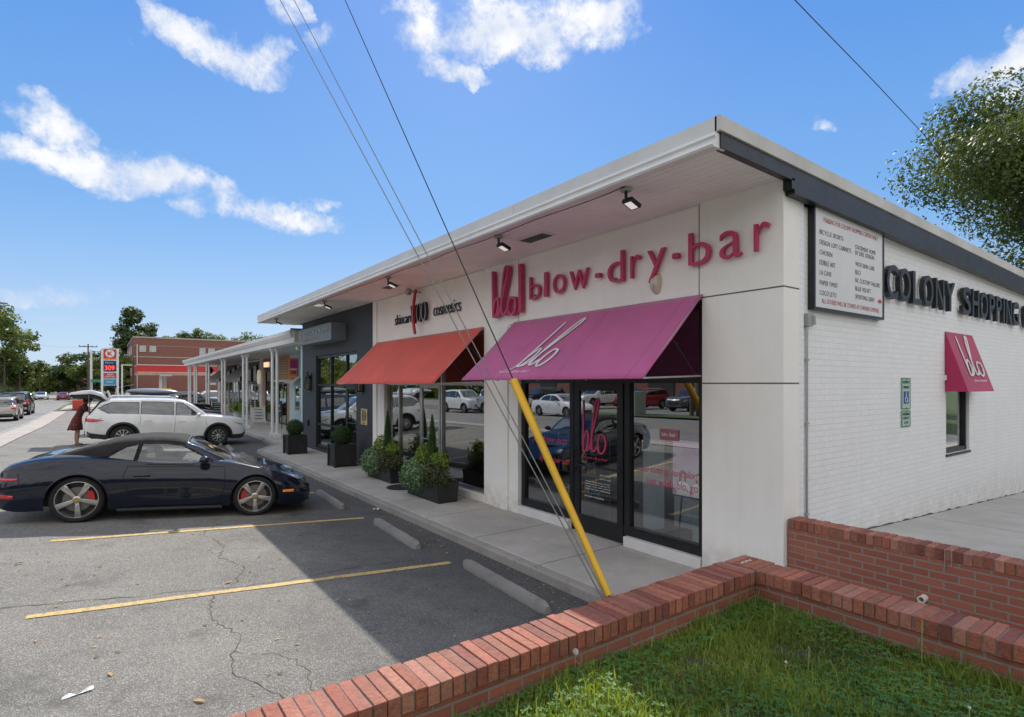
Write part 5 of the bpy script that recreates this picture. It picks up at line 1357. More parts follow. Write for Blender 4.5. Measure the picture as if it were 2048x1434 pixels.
    for xw,rr in((xr,Rr),(xf,R)):
        for s in(1,-1):
            tw=S.get('tw',.12); yo=tr; wh=thing('wheel',None,None); wh.parent=root; wh.location=(xw,s*yo,rr); wh.rotation_euler=(0,random.uniform(0,6) if lod<2 else 0,0)
            for k_ in('label','category'): 
                if k_ in wh: del wh[k_]
            ri=rr*S.get('rim',.72)
            m=MB(); P=[(ri,-tw),(ri+.02,-tw-.006),(rr-.03,-tw-.002),(rr-.008,-tw+.02),(rr,-tw+.05),(rr,tw-.05),(rr-.008,tw-.02),(rr-.03,tw+.002),(ri+.02,tw+.006),(ri,tw)]
            m.lathe(P,(0,0,0),'y',40 if lod<2 else 20,close=True); obj('tyre',m,M_tyre,wh,local=True,smooth=True,autos=40)
            o_=s*(tw-.012)
            m=MB(); m.lathe([(ri,o_),(ri-.016,o_+s*.004),(ri-.024,o_-s*.02),(ri-.03,-o_*.6),(ri-.01,-o_*.8),(ri,-o_)],(0,0,0),'y',40 if lod<2 else 20,close=True)
            ns_=S.get('spokes',5); hub=.055
            for q in range(ns_):
                a=2*PI*q/ns_+.3; wa,wb_=S.get('spw',(.045,.075)); 
                pr=[(hub*.6,-wa/2),(ri-.02,-wb_/2),(ri-.02,wb_/2),(hub*.6,wa/2)]
                V=[]
                for yy,dd in((o_-s*.035,0),(o_-s*.004,1)):
                    for u,v in pr: rr_=u; V.append((u*math.cos(a)-v*math.sin(a),yy if u>hub else yy-s*.008,u*math.sin(a)+v*math.cos(a)))
                m.add(V,[(0,1,2,3),(4,5,6,7),(0,1,5,4),(1,2,6,5),(2,3,7,6),(3,0,4,7)])
            m.lathe([(hub,o_-s*.05),(hub,o_-s*.008),(hub*.6,o_-s*.002)],(0,0,0),'y',20)
            obj('rim',m,S.get('rimmat',M_rim),wh,local=True,autos=35,bevel=.003 if lod==0 else 0)
            m=MB(); m.lathe([(ri-.02,o_-s*.11),(ri-.02,o_-s*.10)],(0,0,0),'y',24); obj('wheel_back',m,M_rimd,wh,local=True)
            if S.get('disc'):
                m=MB(); m.lathe([(.185,o_-s*.085),(.185,o_-s*.065),(.08,o_-s*.063)],(0,0,0),'y',32); obj('brake_disc',m,mk('disc_iron',(.22,.20,.18),.4,.1,20,metal=.7),wh,local=True)
                m=MB(); V=[]; sgn=1 if xw<0 else -1
                for k in range(9):
                    a=(-.45+.9*k/8)+ (0.25 if xw<0 else PI-.1)
                    a-=wh.rotation_euler[1]*-1
                    for r2,yy in((.135,o_-s*.055),(.215,o_-s*.055),(.215,o_-s*.10),(.135,o_-s*.10)): V.append((r2*math.cos(a),yy,r2*math.sin(a)))
                m.add(V,[(i*4+j,i*4+(j+1)%4,(i+1)*4+(j+1)%4,(i+1)*4+j) for i in range(8) for j in range(4)]+[(0,1,2,3),(32,33,34,35)]); obj('brake_caliper',m,mk('red_caliper',(.55,.01,.015),.3,coat=.5),wh,local=True)
                m=MB(); m.lathe([(.032,o_),(.030,o_+s*.006)],(0,0,0),'y',16); obj('hub_cap',m,mk('gold_crest',(.5,.33,.08),.35,metal=.6),wh,local=True)
    return root,dict(sideY=sideY,L=L_,zs=zs,zt=zt,ghY=ghY,w=w)

# --- dark blue convertible sports car
SOFT=mk('black_soft_top',(.017,.0155,.0145),.9,.2,3,bump=.35,bs=260)
P911=dict(zs=[(-2.25,.56),(-2.18,.70),(-2.0,.80),(-1.6,.875),(-1.2,.90),(-.8,.885),(-.3,.865),(.4,.86),(.8,.85),(1.25,.805),(1.6,.705),(1.88,.585),(2.06,.48),(2.14,.42)],
 zt=[(-2.25,.60),(-2.18,.76),(-2.0,.86),(-1.6,.95),(-1.2,.97),(-.4,.93),(.5,.90),(.8,.88),(1.25,.76),(1.6,.665),(1.88,.565),(2.06,.48),(2.14,.43)],
 w=[(-2.25,.70),(-2.18,.80),(-2.0,.875),(-1.6,.915),(-1.225,.925),(-.7,.895),(-.2,.87),(.4,.868),(.9,.885),(1.25,.90),(1.6,.885),(1.85,.82),(2.03,.71),(2.14,.56)],
 zb=[(-2.25,.36),(-2.15,.24),(-1.9,.19),(-1.6,.20),(-.6,.19),(.6,.19),(1.6,.19),(1.95,.15),(2.06,.18),(2.14,.26)],
 xr=-1.225,xf=1.225,R=.335,Rr=.352,Ra=.372,track=.755,tw=.125,rim=.80,spokes=5,spw=(.045,.085),disc=1,tuck=.06,tum=.10,flare=.02,scoop=.022,wmax=.5,exp=.6,
 gh=dict(x=(-1.72,.86),roof=[(-1.72,.93),(-1.45,1.035),(-1.1,1.16),(-.7,1.262),(-.3,1.297),(0,1.287),(.2,1.235),(.5,1.09),(.86,.885)],
   wb=[(-1.72,.52),(-1.4,.64),(-1.0,.74),(-.4,.775),(.2,.775),(.6,.74),(.86,.66)],
   side=[[(.60,.89),(.10,1.165),(-.15,1.20),(-.45,1.195),(-.52,.875),(.5,.85)],[(-.56,.875),(-.50,1.185),(-.68,1.13),(-1.02,.90),(-.98,.88)]],
   ws=(.82,.20),split=.16,softmat=SOFT,shell='windshield_frame',glass=[M_carg3,M_carg],wsg=M_carg3,yw=.88,rw=(-1.55,-.98,.40),rwg=mk('rear_glass_pane',(.40,.42,.45),.15,.1,2,coat=1)),
 seams=[[(-.62,.84),(-.66,.70),(-.60,.50),(-.42,.30),(-.3,.24),(.62,.22),(.70,.30),(.76,.55),(.74,.83)],[(-.63,.845),(.72,.83)],[(1.78,.66),(1.9,.5),(1.93,.3)],[(-1.95,.75),(-1.9,.55),(-1.7,.42)]],
 handles=[(-.42,.70)],mirror=(.44,.96),mirmat=carpaint('midnight_blue',(.006,.010,.024),rough=.3),seatmat=M_beige,seatx=[-.32],
 patch=[([(1.66,.40),(1.84,.395),(1.84,.44),(1.66,.435)],M_amb,'side_marker'),([(-2.2,.40),(-1.98,.38),(-1.97,.435),(-2.2,.455)],M_redl,'side_marker'),([(-2.24,.63),(-1.95,.655),(-1.93,.68),(-2.22,.675)],M_redl,'tail_lamp')])
BLUE=carpaint('midnight_blue',(.006,.011,.028))
xC=(-.33+2.10)/2; yC=(10.78+10.33)/2+.93*.0
p911,A9=make_car('sports_car','dark midnight blue convertible sports car with black soft top and five spoke wheels','car',(1.02,11.36,G(1.02,11.36)),-.175,P911,BLUE,tilt=math.atan(.058))
L9=A9['L']
for s in(1,-1):
    m=MB(); m.ball((1.78,s*.61,.60),.155,16,10,(1.15,.62,.48)); L9('headlamp',m,M_headl,smooth=True)
m=MB(); m.tube([(-2.23,.72*(1-2*i/12),.68+.0*i) for i in range(13)],.015,6); L9('light_bar',m,M_redl)
m=MB(); m.grid(lambda u,v:(-2.16+.38*u,-.55+1.1*v,.80+.13*u+.012*math.sin(PI*u)+.0),8,6); L9('rear_spoiler',m,mk('spoiler_black',(.015,.015,.017),.3,coat=1),smooth=True)
m=MB(); 
for i in range(7): m.box(-1.72+.045*i,-.38,.955-.018*abs(3-i)*0-.008*(7-i)+.02,-1.70+.045*i,.38,.965-.008*(7-i)+.02)
L9('engine_grille',m,M_plastic)
m=MB(); m.box(2.0,-.58,.20,2.13,.58,.34); L9('bumper_intake',m,M_plastic,bevel=.02)
m=MB()
for s in(1,-1): m.box(-.72,s*(.875),.155,.74,s*(.80),.20)
L9('sill',m,M_plastic,bevel=.015)
m=MB(); m.box(.30,-.72,.82,.80,.72,.86); m.box(-.05,-.06,.80,.3,.06,.9); L9('dashboard',m,M_beige,bevel=.02)
m=MB(); m.tube([(-.60,.0,0)]*0 or [(x,-(A9['sideY'](x,.70)+.004),.70) for x in (-.50,-.42,-.34)],.010,6); L9('door_pull',m,M_rim)
m=MB(); m.obox((.72,.2,.90),(.02,.5,.012),(0,0,.2)); m.obox((.74,-.25,.895),(.02,.5,.012),(0,0,.2)); L9('wiper',m,M_seam)

# --- SUV shapes
WHITE=carpaint('pearl_white',(.78,.78,.77),rough=.3)
def suv_spec(Lr=-2.62,Lf=2.45,H=1.76,wb=2.95,W=.985,glass_=M_carg2,**k):
    xr,xf=-wb/2,wb/2; s=H/1.76
    d=dict(zs=[(Lr,.86*s),(Lr+.06,1.02*s),(Lr+.3,1.12*s),(-1.2,1.13*s),(0,1.09*s),(1.1,1.06*s),(1.7,1.0*s),(2.1,.97*s),(Lf-.1,.90*s),(Lf,.80*s)],
     zt=[(Lr,.90*s),(Lr+.06,1.05*s),(Lr+.3,1.15*s),(0,1.14*s),(1.1,1.16*s),(1.5,1.14*s),(2.0,1.10*s),(Lf-.12,1.02*s),(Lf,.84*s)],
     w=[(Lr,W*.86),(Lr+.1,W*.94),(Lr+.5,W*.985),(-1,W),(1,W),(1.7,W*.98),(Lf-.3,W*.93),(Lf-.08,W*.82),(Lf,W*.72)],
     zb=[(Lr,.48*s),(Lr+.12,.34*s),(-1.5,.25),(1.5,.25),(Lf-.2,.27),(Lf,.38)],
     xr=xr,xf=xf,R=.375*min(1,s*1.02),Ra=.44*min(1,s*1.02),track=W-.13,tw=.12,rim=.62,spokes=10,spw=(.022,.04),clad=.06,tuck=.05,tum=.05,flare=.03,scoop=.02,wmax=.55,exp=.5,
     gh=dict(x=(Lr+.06,1.22),roof=[(Lr+.06,1.12*s),(Lr+.22,1.35*s),(Lr+.42,1.64*s),(Lr+.6,1.69*s),(-1.2,1.745*s),(-.3,1.765*s),(.25,1.735*s),(.55,1.62*s),(.9,1.38*s),(1.22,1.13*s)],
      wb=[(Lr+.06,W*.80),(Lr+.4,W*.885),(-1,W*.93),(.6,W*.93),(1.22,W*.86)],
      side=[[(-1.05,1.135*s),(-1.05,1.60*s),(-1.85,1.575*s),(-2.22,1.36*s),(-1.85,1.15*s)],[(.0,1.12*s),(.0,1.625*s),(-.98,1.615*s),(-.98,1.13*s)],[(.86,1.14*s),(.42,1.50*s),(.28,1.60*s),(.08,1.625*s),(.08,1.12*s)]],
      ws=(1.16,.42),rw=(Lr+.09,Lr+.36,W*.72),glass=glass_,yw=.86),
     seams=[[(.04,1.1*s),(.06,.8),(.04,.38),(-.05,.32)],[(1.02,1.03*s),(1.08,.75),(1.0,.36)],[(-1.0,1.1*s),(-1.0,.85),(-1.02,.80)],[(-2.1,1.05*s),(-2.25,.8)]],
     handles=[(-.15,.93*s),(-.82,.95*s)] if 0 else [(.25,.92*s),(-.78,.94*s)],mirror=(.78,1.19*s),seatx=[.0,-1.0],seatmat=M_int,
     patch=[([(Lf-.52,.94*s),(Lf-.15,.85*s),(Lf-.13,.80*s),(Lf-.30,.82*s)],M_headl,'headlamp'),([(Lr+.06,1.0*s),(Lr+.22,1.0*s),(Lr+.52,.94*s),(Lr+.24,.88*s),(Lr+.05,.88*s)],M_redl,'tail_lamp')],
     ends=[('grille',Lf,-.45,.45,.55,.76,M_plastic,0),('tail_lamp',Lr+.02,.62,.86,.88*s,1.0*s,M_redl,1),('number_plate',Lr-.005,-.18,.18,.72*s,.84*s,M_plate,0),('rear_bumper',Lr+.01,-.7,.7,.42*s,.56*s,M_plastic,0)])
    d.update(k); return d
S1=suv_spec(H=1.71,Lr=-2.54); 
suv,AS=make_car('suv','white three row SUV with its tailgate raised, parked nose-in','car',(2.03,24.55,G(2.03,24.55)),0,S1,WHITE,tilt=math.atan(.045))
for o in list(suv.children):
    if o.name.startswith('rear_window'): bpy.data.objects.remove(o)
LS=AS['L']
m=MB(); m.prism([(-2.52,.90),(-2.42,1.15),(-2.16,1.56),(-2.0,1.58),(-2.0,.90)],'y',-.72,.72); LS('boot_opening',m,M_int)
# raised tailgate
gx=lambda x:-1.95+(x+2.14)*.836
gt=MB(); prof_=[(-2.14,1.70),(-2.35,1.88),(-2.7,1.97),(-3.05,1.93),(-3.40,1.85),(-3.42,1.78),(-3.1,1.80),(-2.7,1.83),(-2.4,1.76),(-2.18,1.62)]
prof_=[(gx(x),z-.04) for x,z in prof_]
gt.prism(prof_,'y',-.78,.78); g=LS('tailgate',gt,WHITE,bevel=.03,autos=40)
gm=MB(); gm.prism([(gx(x),z-.04) for x,z in [(-2.30,1.70),(-2.7,1.82),(-3.1,1.79),(-3.38,1.77),(-3.38,1.70),(-3.0,1.68),(-2.6,1.68),(-2.32,1.62)]],'y',-.70,.70); obj('tailgate_lining',gm,M_plastic,g,local=True)
gm=MB(); gm.box(gx(-3.3),-.70,1.835,gx(-3.10),.70,1.86); obj('tail_lamp',gm,M_redl,g,local=True)
for s in(1,-1):
    gm=MB(); gm.tube([(-2.45,s*.74,1.22),(gx(-2.78),s*.74,1.76)],.012,6); obj('gas_strut',gm,M_rim,g,local=True)
gm=MB(); gm.prism([(-1.92,1.68),(-1.99,1.92),(-1.94,1.92),(-1.84,1.70)],'y',-.72,.72); obj('roof_spoiler',gm,WHITE,g,local=True,bevel=.01)
for s in(1,-1):
    m=MB(); m.tube([(-1.9,s*.70,1.70),(-1.8,s*.70,1.75),(.0,s*.70,1.77),(.1,s*.70,1.72)],.018,6); LS('roof_rail',m,WHITE)
m=MB(); m.tube([(2.36,-.80,.62),(2.42,-.74,.50),(2.40,-.78,.42)],.02,6); LS('bumper_trim',m,M_seam)

# --- street traffic and parked cars
def sedan_spec(glass_=M_carg,**k):
    d=dict(zs=[(-2.35,.72),(-2.3,.86),(-1.9,.95),(-.8,.95),(.3,.92),(1.0,.90),(1.7,.80),(2.2,.68),(2.35,.55)],zt=[(-2.35,.76),(-2.3,.92),(-1.9,1.0),(0,.97),(.95,.97),(1.7,.87),(2.2,.72),(2.35,.58)],
     w=[(-2.35,.72),(-2.2,.84),(-1.6,.90),(0,.91),(1.5,.90),(2.1,.80),(2.35,.60)],zb=[(-2.35,.40),(-2.2,.26),(-1.5,.2),(1.5,.2),(2.2,.2),(2.35,.3)],
     xr=-1.38,xf=1.38,R=.33,Ra=.38,track=.79,tw=.11,rim=.66,spokes=10,spw=(.022,.04),tuck=.05,tum=.06,flare=.015,scoop=.02,wmax=.55,exp=.55,
     gh=dict(x=(-1.95,1.05),roof=[(-1.95,.98),(-1.5,1.2),(-1.05,1.38),(-.4,1.455),(.1,1.44),(.4,1.32),(.75,1.12),(1.05,.95)],wb=[(-1.95,.66),(-1.3,.76),(0,.82),(1.05,.74)],
      side=[[(-.32,.95),(-.32,1.35),(-.85,1.33),(-1.25,1.17),(-1.3,1.0)],[(.68,.96),(.42,1.15),(.15,1.33),(-.24,1.36),(-.24,.95)]],ws=(1.0,.24),rw=(-1.88,-1.12,.52),glass=glass_,yw=.86),
     seams=[[(-.28,.93),(-.26,.6),(-.3,.26)],[(.78,.9),(.84,.6),(.8,.26)]],handles=[(-.1,.78),(-.95,.79)],mirror=(.52,.98),seatx=[.0],
     patch=[([(1.95,.72),(2.28,.62),(2.26,.56),(2.0,.62)],M_headl,'headlamp')],ends=[('tail_lamp',-2.32,.5,.82,.72,.84,M_redl,1),('number_plate',-2.345,-.18,.18,.56,.68,M_plate,0),('grille',2.33,-.4,.4,.32,.5,M_plastic,0)])
    d.update(k); return d
S_wag=suv_spec(Lr=-2.4,Lf=2.35,H=1.62,wb=2.73,W=.91,glass_=M_carg2)
TAN=carpaint('champagne',(.42,.39,.33),rough=.35,metal=.3); BLK=carpaint('gloss_black',(.012,.012,.013)); RED=carpaint('deep_red',(.28,.015,.02)); SIL=carpaint('silver_paint',(.42,.43,.44),rough=.3,metal=.4); GRY=carpaint('grey_paint',(.10,.105,.11)); NAVY=carpaint('navy_paint',(.02,.03,.06)); PINK=carpaint('faded_red',(.35,.06,.06))
def on(x,y): return (x,y,G(x,y)-.02)
make_car('station_wagon','champagne station wagon seen from behind on the street, nearest of the traffic','car',on(-5.45,51.4),PI/2-.0,S_wag,TAN,lod=1)
S_blk=suv_spec(Lr=-2.7,Lf=2.6,H=1.92,wb=3.3,W=1.0,glass_=M_carg2)
S_blk['ends']=[('tail_lamp',-2.68,.72,.93,.95,1.25,M_redl,1),('number_plate',-2.705,-.18,.18,.62,.74,M_plate,0),('rear_bumper',-2.69,-.85,.85,.5,.66,M_rim,0),('brake_light',-2.45,-.2,.2,1.74,1.79,M_redl,0)]
make_car('pickup_truck','black pickup truck with covered bed seen from behind on the street','pickup truck',on(-5.7,61.5),PI/2,S_blk,BLK,lod=1)
fars=[('suv','grey SUV half hidden ahead of the wagon on the street',(-9.0,80),1,S1,GRY),('sedan','white sedan coming towards the camera far down the street, left of a pale green one',(-9.4,112),-1,sedan_spec(),SIL),
 ('sedan','small pale sedan far down the street beside the white one',(-9.0,134),-1,sedan_spec(),WHITE),('sedan','faded red sedan far down the street seen from behind',(-5.6,128),1,sedan_spec(),PINK),
 ('suv','dark red SUV far down the street right of the faded red sedan',(-4.0,150),1,S1,RED),('sedan','blue sedan waiting left of the wagon at the picture edge',(-8.9,58),-1,sedan_spec(),SIL),('suv','black SUV far away at the end of the street traffic',(-1.2,158),1,S1,BLK)]
for nm,lb,(x,y),dr,sp_,pt in fars: make_car(nm,lb,'car',on(x,y),PI/2*dr,sp_,pt,lod=2)
# parked row beyond the white SUV
r1,A1=make_car('suv','dark SUV with a long grey roof box parked behind the white SUV','car',on(2.2,30.4),0,suv_spec(H=1.7,W=.95),NAVY,lod=1,tilt=.03)
m=MB(); m.ball((-.4,0,1.93),1.0,20,10,(1.02,.42,.16)); m.box(-1.0,-.5,1.72,-.95,.5,1.8); m.box(.2,-.5,1.72,.25,.5,1.8); A1['L']('roof_box',m,mk('roof_box_grey',(.20,.22,.24),.35,coat=.5),smooth=True,autos=50)
make_car('sedan','dark red hatchback parked nose-in behind the roof box SUV','car',on(2.6,33.6),0,sedan_spec(),RED,lod=1,tilt=.03)
make_car('sedan','silver coupe parked nose-in between the red car and the arcade posts','car',on(3.0,37.4),0,sedan_spec(),SIL,lod=1)
make_car('suv','black SUV parked near the far arcade posts','car',on(3.4,42.0),0,suv_spec(H=1.75,W=.95),BLK,lod=2)
make_car('sedan','white sedan parked near the end of the arcade','car',on(3.6,47.5),0,sedan_spec(),WHITE,lod=2)
make_car('suv','silver off-road car parked below the station canopy','car',on(3.6,64.0),PI,suv_spec(H=1.85,W=.93),SIL,lod=2)
make_car('pickup_truck','white pickup parked at the right edge of the fuel station','pickup truck',on(9.0,67),PI,suv_spec(H=1.85,W=.95),WHITE,lod=2)
make_car('suv','grey SUV parked at the fuel station behind the silver off-road car','car',on(6.8,60),0,suv_spec(H=1.8,W=.95),GRY,lod=2)
# cars over the road, seen mirrored in the shop windows
def mir(nm,lb,x,y,hd,sp_,pt): make_car(nm,lb,'car',(x,y,G(-3,y)-.02),hd,sp_,pt,lod=1)
mir('sedan','white sedan across the street, mirrored in the left salon window',-12.3,27.5,-PI/2,sedan_spec(),WHITE)
mir('pickup_truck','white pickup across the street, mirrored in the skincare window',-12.6,40.2,-PI/2,suv_spec(H=1.9,W=.98,Lr=-2.7),WHITE)
mir('van','silver van across the street, mirrored beside the yellow guard',-12.4,34.0,-PI/2,suv_spec(H=1.95,W=.98),SIL)
for i,(x,y,pt,lb) in enumerate([(-24,21,SIL,'silver SUV in the lot across the street'),(-24,18,BLK,'black SUV in the lot across the street'),(-24,26,GRY,'grey SUV in the lot across the street'),(-24,31,RED,'red SUV in the lot across the street'),(-24,36,WHITE,'white SUV in the lot across the street'),(-24,44,NAVY,'navy SUV in the lot across the street')]):
    make_car('suv',lb,'car',(x,y,.3),0,suv_spec(H=1.7,W=.94),pt,lod=2)

# ================================================================== person at the SUV
per=thing('person','woman in a maroon floral dress leaning into the raised tailgate of the white SUV','person',(-.72,24.75,G(-.72,24.75)))
def skin(nm,chains,mat,parent,sub=2,root_i=0):
    """chains: list of lists of (x,y,z,r); the first point of later chains may equal an earlier point"""
    V=[];Rd=[];E=[]
    def idx(p):
        for i,v in enumerate(V):
            if (Vector(v)-Vector(p[:3])).length<1e-4: return i
        V.append(p[:3]); Rd.append(p[3]); return len(V)-1
    for ch in chains:
        pr=None
        for p in ch:
            i=idx(p)
            if pr is not None and pr!=i: E.append((pr,i))
            pr=i
    me=bpy.data.meshes.new(nm); me.from_pydata(V,E,[]); o=bpy.data.objects.new(nm,me); COL.objects.link(o)
    o.modifiers.new('s','SKIN'); 
    for i,sv in enumerate(me.skin_vertices[0].data): sv.radius=(Rd[i],Rd[i]); sv.use_root=(i==root_i)
    ss=o.modifiers.new('u','SUBSURF'); ss.levels=sub; ss.render_levels=sub
    dg=bpy.context.evaluated_depsgraph_get(); dg.update(); m2=bpy.data.meshes.new_from_object(o.evaluated_get(dg)); bpy.data.objects.remove(o)
    m2.materials.clear(); m2.materials.append(mat); m2.shade_smooth(); o=bpy.data.objects.new(nm,m2); COL.objects.link(o); o.parent=parent; return o
# local frame: faces +x (towards the car), leaning forward
ch=[[(0,0,.90,.13),(.06,0,1.05,.115),(.14,0,1.22,.125),(.21,0,1.34,.10),(.25,0,1.42,.052),(.30,0,1.50,.06)],
    [(0,0,.90,.13),(-.0,.09,.80,.085),(.0,.10,.46,.055),(-.03,.10,.24,.05),(-.03,.10,.09,.032),(.0,.10,.045,.034),(.12,.11,.03,.028)],
    [(0,0,.90,.13),(.02,-.09,.80,.085),(.04,-.10,.46,.055),(.02,-.10,.24,.05),(.02,-.10,.09,.032),(.05,-.10,.045,.034),(.17,-.11,.03,.028)]]
for s in(1,-1):
    ch.append([(.21,0,1.34,.10),(.22,s*.16,1.34,.055),(.34,s*.20,1.14,.042),(.50,s*.16,1.08,.033),(.60,s*.14,1.08,.026),(.66,s*.14,1.075,.024)])
    for k in range(4): ch.append([(.66,s*.14,1.075,.024),(.70,s*.14+(k-1.5)*.02,1.07,.010),(.74+.008*(k in(1,2)),s*.14+(k-1.5)*.023,1.055,.008),(.755,s*.14+(k-1.5)*.024,1.03,.007)])
    ch.append([(.60,s*.14,1.08,.026),(.64,s*.10,1.07,.010),(.68,s*.085,1.05,.008)])
M_skin=mk('skin_tone',(.42,.24,.16),.55,.06,6)
skin('body',ch,M_skin,per)
m=MB(); m.ball((.34,0,1.58),.105,18,12,(.95,.80,1.12)); m.ball((.445,0,1.565),.018,6,5); 
for s in(1,-1): m.ball((.33,s*.085,1.575),.022,6,5,(.6,.4,1)); m.ball((.43,s*.032,1.59),.011,6,5)
m.ball((.43,0,1.525),.02,6,5,(.5,1,.35)); obj('head',m,M_skin,per,local=True,smooth=True)
m=MB(); m.ball((.315,0,1.61),.122,18,12,(.98,.88,1.05)); m.ball((.23,0,1.55),.07,12,8,(1,1.1,1.5)); obj('hair',m,mk('brown_hair',(.05,.022,.012),.6,.3,20,bump=.4,bs=60),per,local=True,smooth=True)
def floral():
    m_,n_,b_,ob_=newmat('maroon_floral_dress'); v=n_.n('ShaderNodeTexVoronoi'); v.inputs['Scale'].default_value=20; n_.l(ob_,v.inputs['Vector'])
    c=n_.mix(n_.ramp(n_.noise(ob_,4,4),.3,.7),(.075,.006,.012),(.12,.012,.018)); k=n_.math('LESS_THAN',v.outputs['Distance'],.26); c=n_.mix(n_.math('MULTIPLY',k,.75),c,(.40,.19,.06)); n_.l(c,b_.inputs['Base Color']); b_.inputs['Roughness'].default_value=.85; return m_
m=MB()
secs=[(-.05,0,.52,.30),(-.04,0,.62,.285),(-.02,0,.75,.24),(0,0,.90,.195),(.06,0,1.05,.155),(.13,0,1.20,.165),(.19,0,1.32,.165),(.235,0,1.39,.10)]
vs=[];N_=28
for q,(cx,cy,cz,r) in enumerate(secs):
    for k in range(N_):
        a=2*PI*k/N_; fo=1+.09*math.sin(a*9)*(max(0,.95-cz)*1.6); lean=.35*max(0,cz-.9); vs.append((cx+r*.72*fo*math.cos(a)*math.cos(lean),cy+r*fo*math.sin(a),cz-r*math.cos(a)*lean*.9+(.012*math.sin(a*5) if q==0 else 0)))
m.add(vs,[(i*N_+k,i*N_+(k+1)%N_,(i+1)*N_+(k+1)%N_,(i+1)*N_+k) for i in range(len(secs)-1) for k in range(N_)])
for s in(1,-1): m.tube([(.215,s*.13,1.35),(.24,s*.19,1.30),(.31,s*.205,1.17)],[.085,.078,.085],14,False)
o=obj('dress',m,floral(),per,local=True,smooth=True); q=o.modifiers.new('t','SOLIDIFY'); q.thickness=.006
m=MB()
for x,y in((.03,.105),(.08,-.105)): m.ball((x,y,.02),.05,10,6,(2.1,.9,.6))
obj('shoe',m,mk('tan_sandal',(.18,.09,.05),.6),per,local=True,smooth=True)
# ================================================================== low arcade building with posts
arc=thing('arcade_building','low white arcade shop row with paired white posts and a shallow gutter roof','building',(5.75,24,SZ))
M_w=mk('arcade_white',(.70,.70,.69),.6,.05,1.5); M_shing=mk('grey_shingle',(.22,.21,.20),.9,.25,8,bump=.4,bs=30)
m=MB(); prof=[(5.52,4.28),(5.40,4.26),(5.40,4.14),(5.48,4.02),(5.52,4.0)]
n=len(prof); ya,yb=20.9,54.3; m.add([(x,ya,z) for x,z in prof]+[(x,yb,z) for x,z in prof],[tuple(range(n)),tuple(range(n,2*n))[::-1]]+[(i,(i+1)%n,n+(i+1)%n,n+i) for i in range(n)]); 
m.box(5.42,20.86,4.0,5.95,20.9,4.33); obj('gutter',m,M_w,arc)
m=MB(); m.add([(5.44,20.75,4.27),(12,20.75,5.25),(12,54.3,5.25),(5.44,54.3,4.27)],[(0,1,2,3)]); m.add([(5.44,54.3,4.25),(12,54.3,5.2),(12,54.3,4.0),(5.44,54.3,4.0)],[(0,1,2,3)]); obj('roof',m,M_shing,arc)
m=MB(); m.box(5.522,20.75,3.82,5.90,54.2,4.24); obj('beam',m,M_w,arc)
m=MB(); m.box(5.9,20.96,3.86,8.0,54.2,3.90); obj('ceiling',m,mk('arcade_ceiling',(.5,.49,.47),.7,.05,2),arc)
for y in(24.55,30.5,36.7,42.8,48.9,52.6):
    for dy,dx in((-.20,.05),(.20,-.04)):
        X_,Y_=5.75+dx,y+dy; m=MB(); m.lathe([(.062,.17),(.062,3.8)],(X_,Y_,SZ-.12),'z',14); p=obj('post',m,M_w,arc,autos=40)
        m=MB(); m.box(X_-.13,Y_-.13,SZ,X_+.13,Y_+.13,SZ+.18); obj('plinth',m,M_w,p,bevel=.01)
        m=MB(); m.box(X_-.09,Y_-.09,3.68,X_+.09,Y_+.09,3.82); obj('capital',m,M_w,p,bevel=.01)
    m=MB(); m.box(5.82,y-.03,.9,5.86,y+.03,.98); obj('clip',m,M_black,p)
def siding():
    m_,n_,b_,ob_=newmat('wood_siding'); sp_=n_.n('ShaderNodeSeparateXYZ'); n_.l(ob_,sp_.inputs[0]); fr_=n_.math('FRACT',n_.math('MULTIPLY',sp_.outputs[2],7.0)); k=n_.math('LESS_THAN',fr_,.1)
    c=n_.mix(n_.ramp(n_.noise(n_.scaled(ob_,(1,.6,6)),3,5),.3,.7),(.36,.22,.12),(.48,.31,.18)); c=n_.mix(k,c,(.06,.04,.025)); n_.l(c,b_.inputs['Base Color']); b_.inputs['Roughness'].default_value=.7; return m_
WX=8.0; M_wood=siding(); M_teal=mk('teal_door',(.02,.17,.18),.5,.1,3); M_lb=MATS['pale_blue_wall']
def wall(nm,ya,yb,mat,ops=()):
    m=MB(); cur=ya
    for (a,b,z0,z1) in sorted(ops):
        m.box(WX,cur,SZ,WX+.2,a,3.88)
        if z0>SZ: m.box(WX,a,SZ,WX+.2,b,z0)
        m.box(WX,a,z1,WX+.2,b,3.88); cur=b
    m.box(WX,cur,SZ,WX+.2,yb,3.88); return obj(nm,m,mat,arc)
wall('pale_blue_front',20.96,31.0,M_lb,[(28.9,30.0,.9,2.25)])
wall('wood_front',31.0,37.2,M_wood,[(31.5,33.2,SZ,2.4),(34.0,36.3,SZ,3.1)])
wall('white_front',37.2,42.8,M_w,[(37.8,42.2,.7,2.75)])
wall('cream_front',42.8,54.0,mk('cream_front_m',(.50,.45,.38),.7,.1,1),[(43.2,44.4,SZ,2.5),(44.7,46.9,.6,2.6),(47.2,48.3,SZ,2.5),(48.8,52.8,.6,2.6)])
m=MB(); m.box(WX+.19,20.96,SZ,12,21.0,3.9); m.box(WX+1.5,21,SZ,WX+1.6,54,3.9); m.box(WX,53.9,SZ,12,54.1,4.1); obj('interior_wall',m,M_dark,arc)
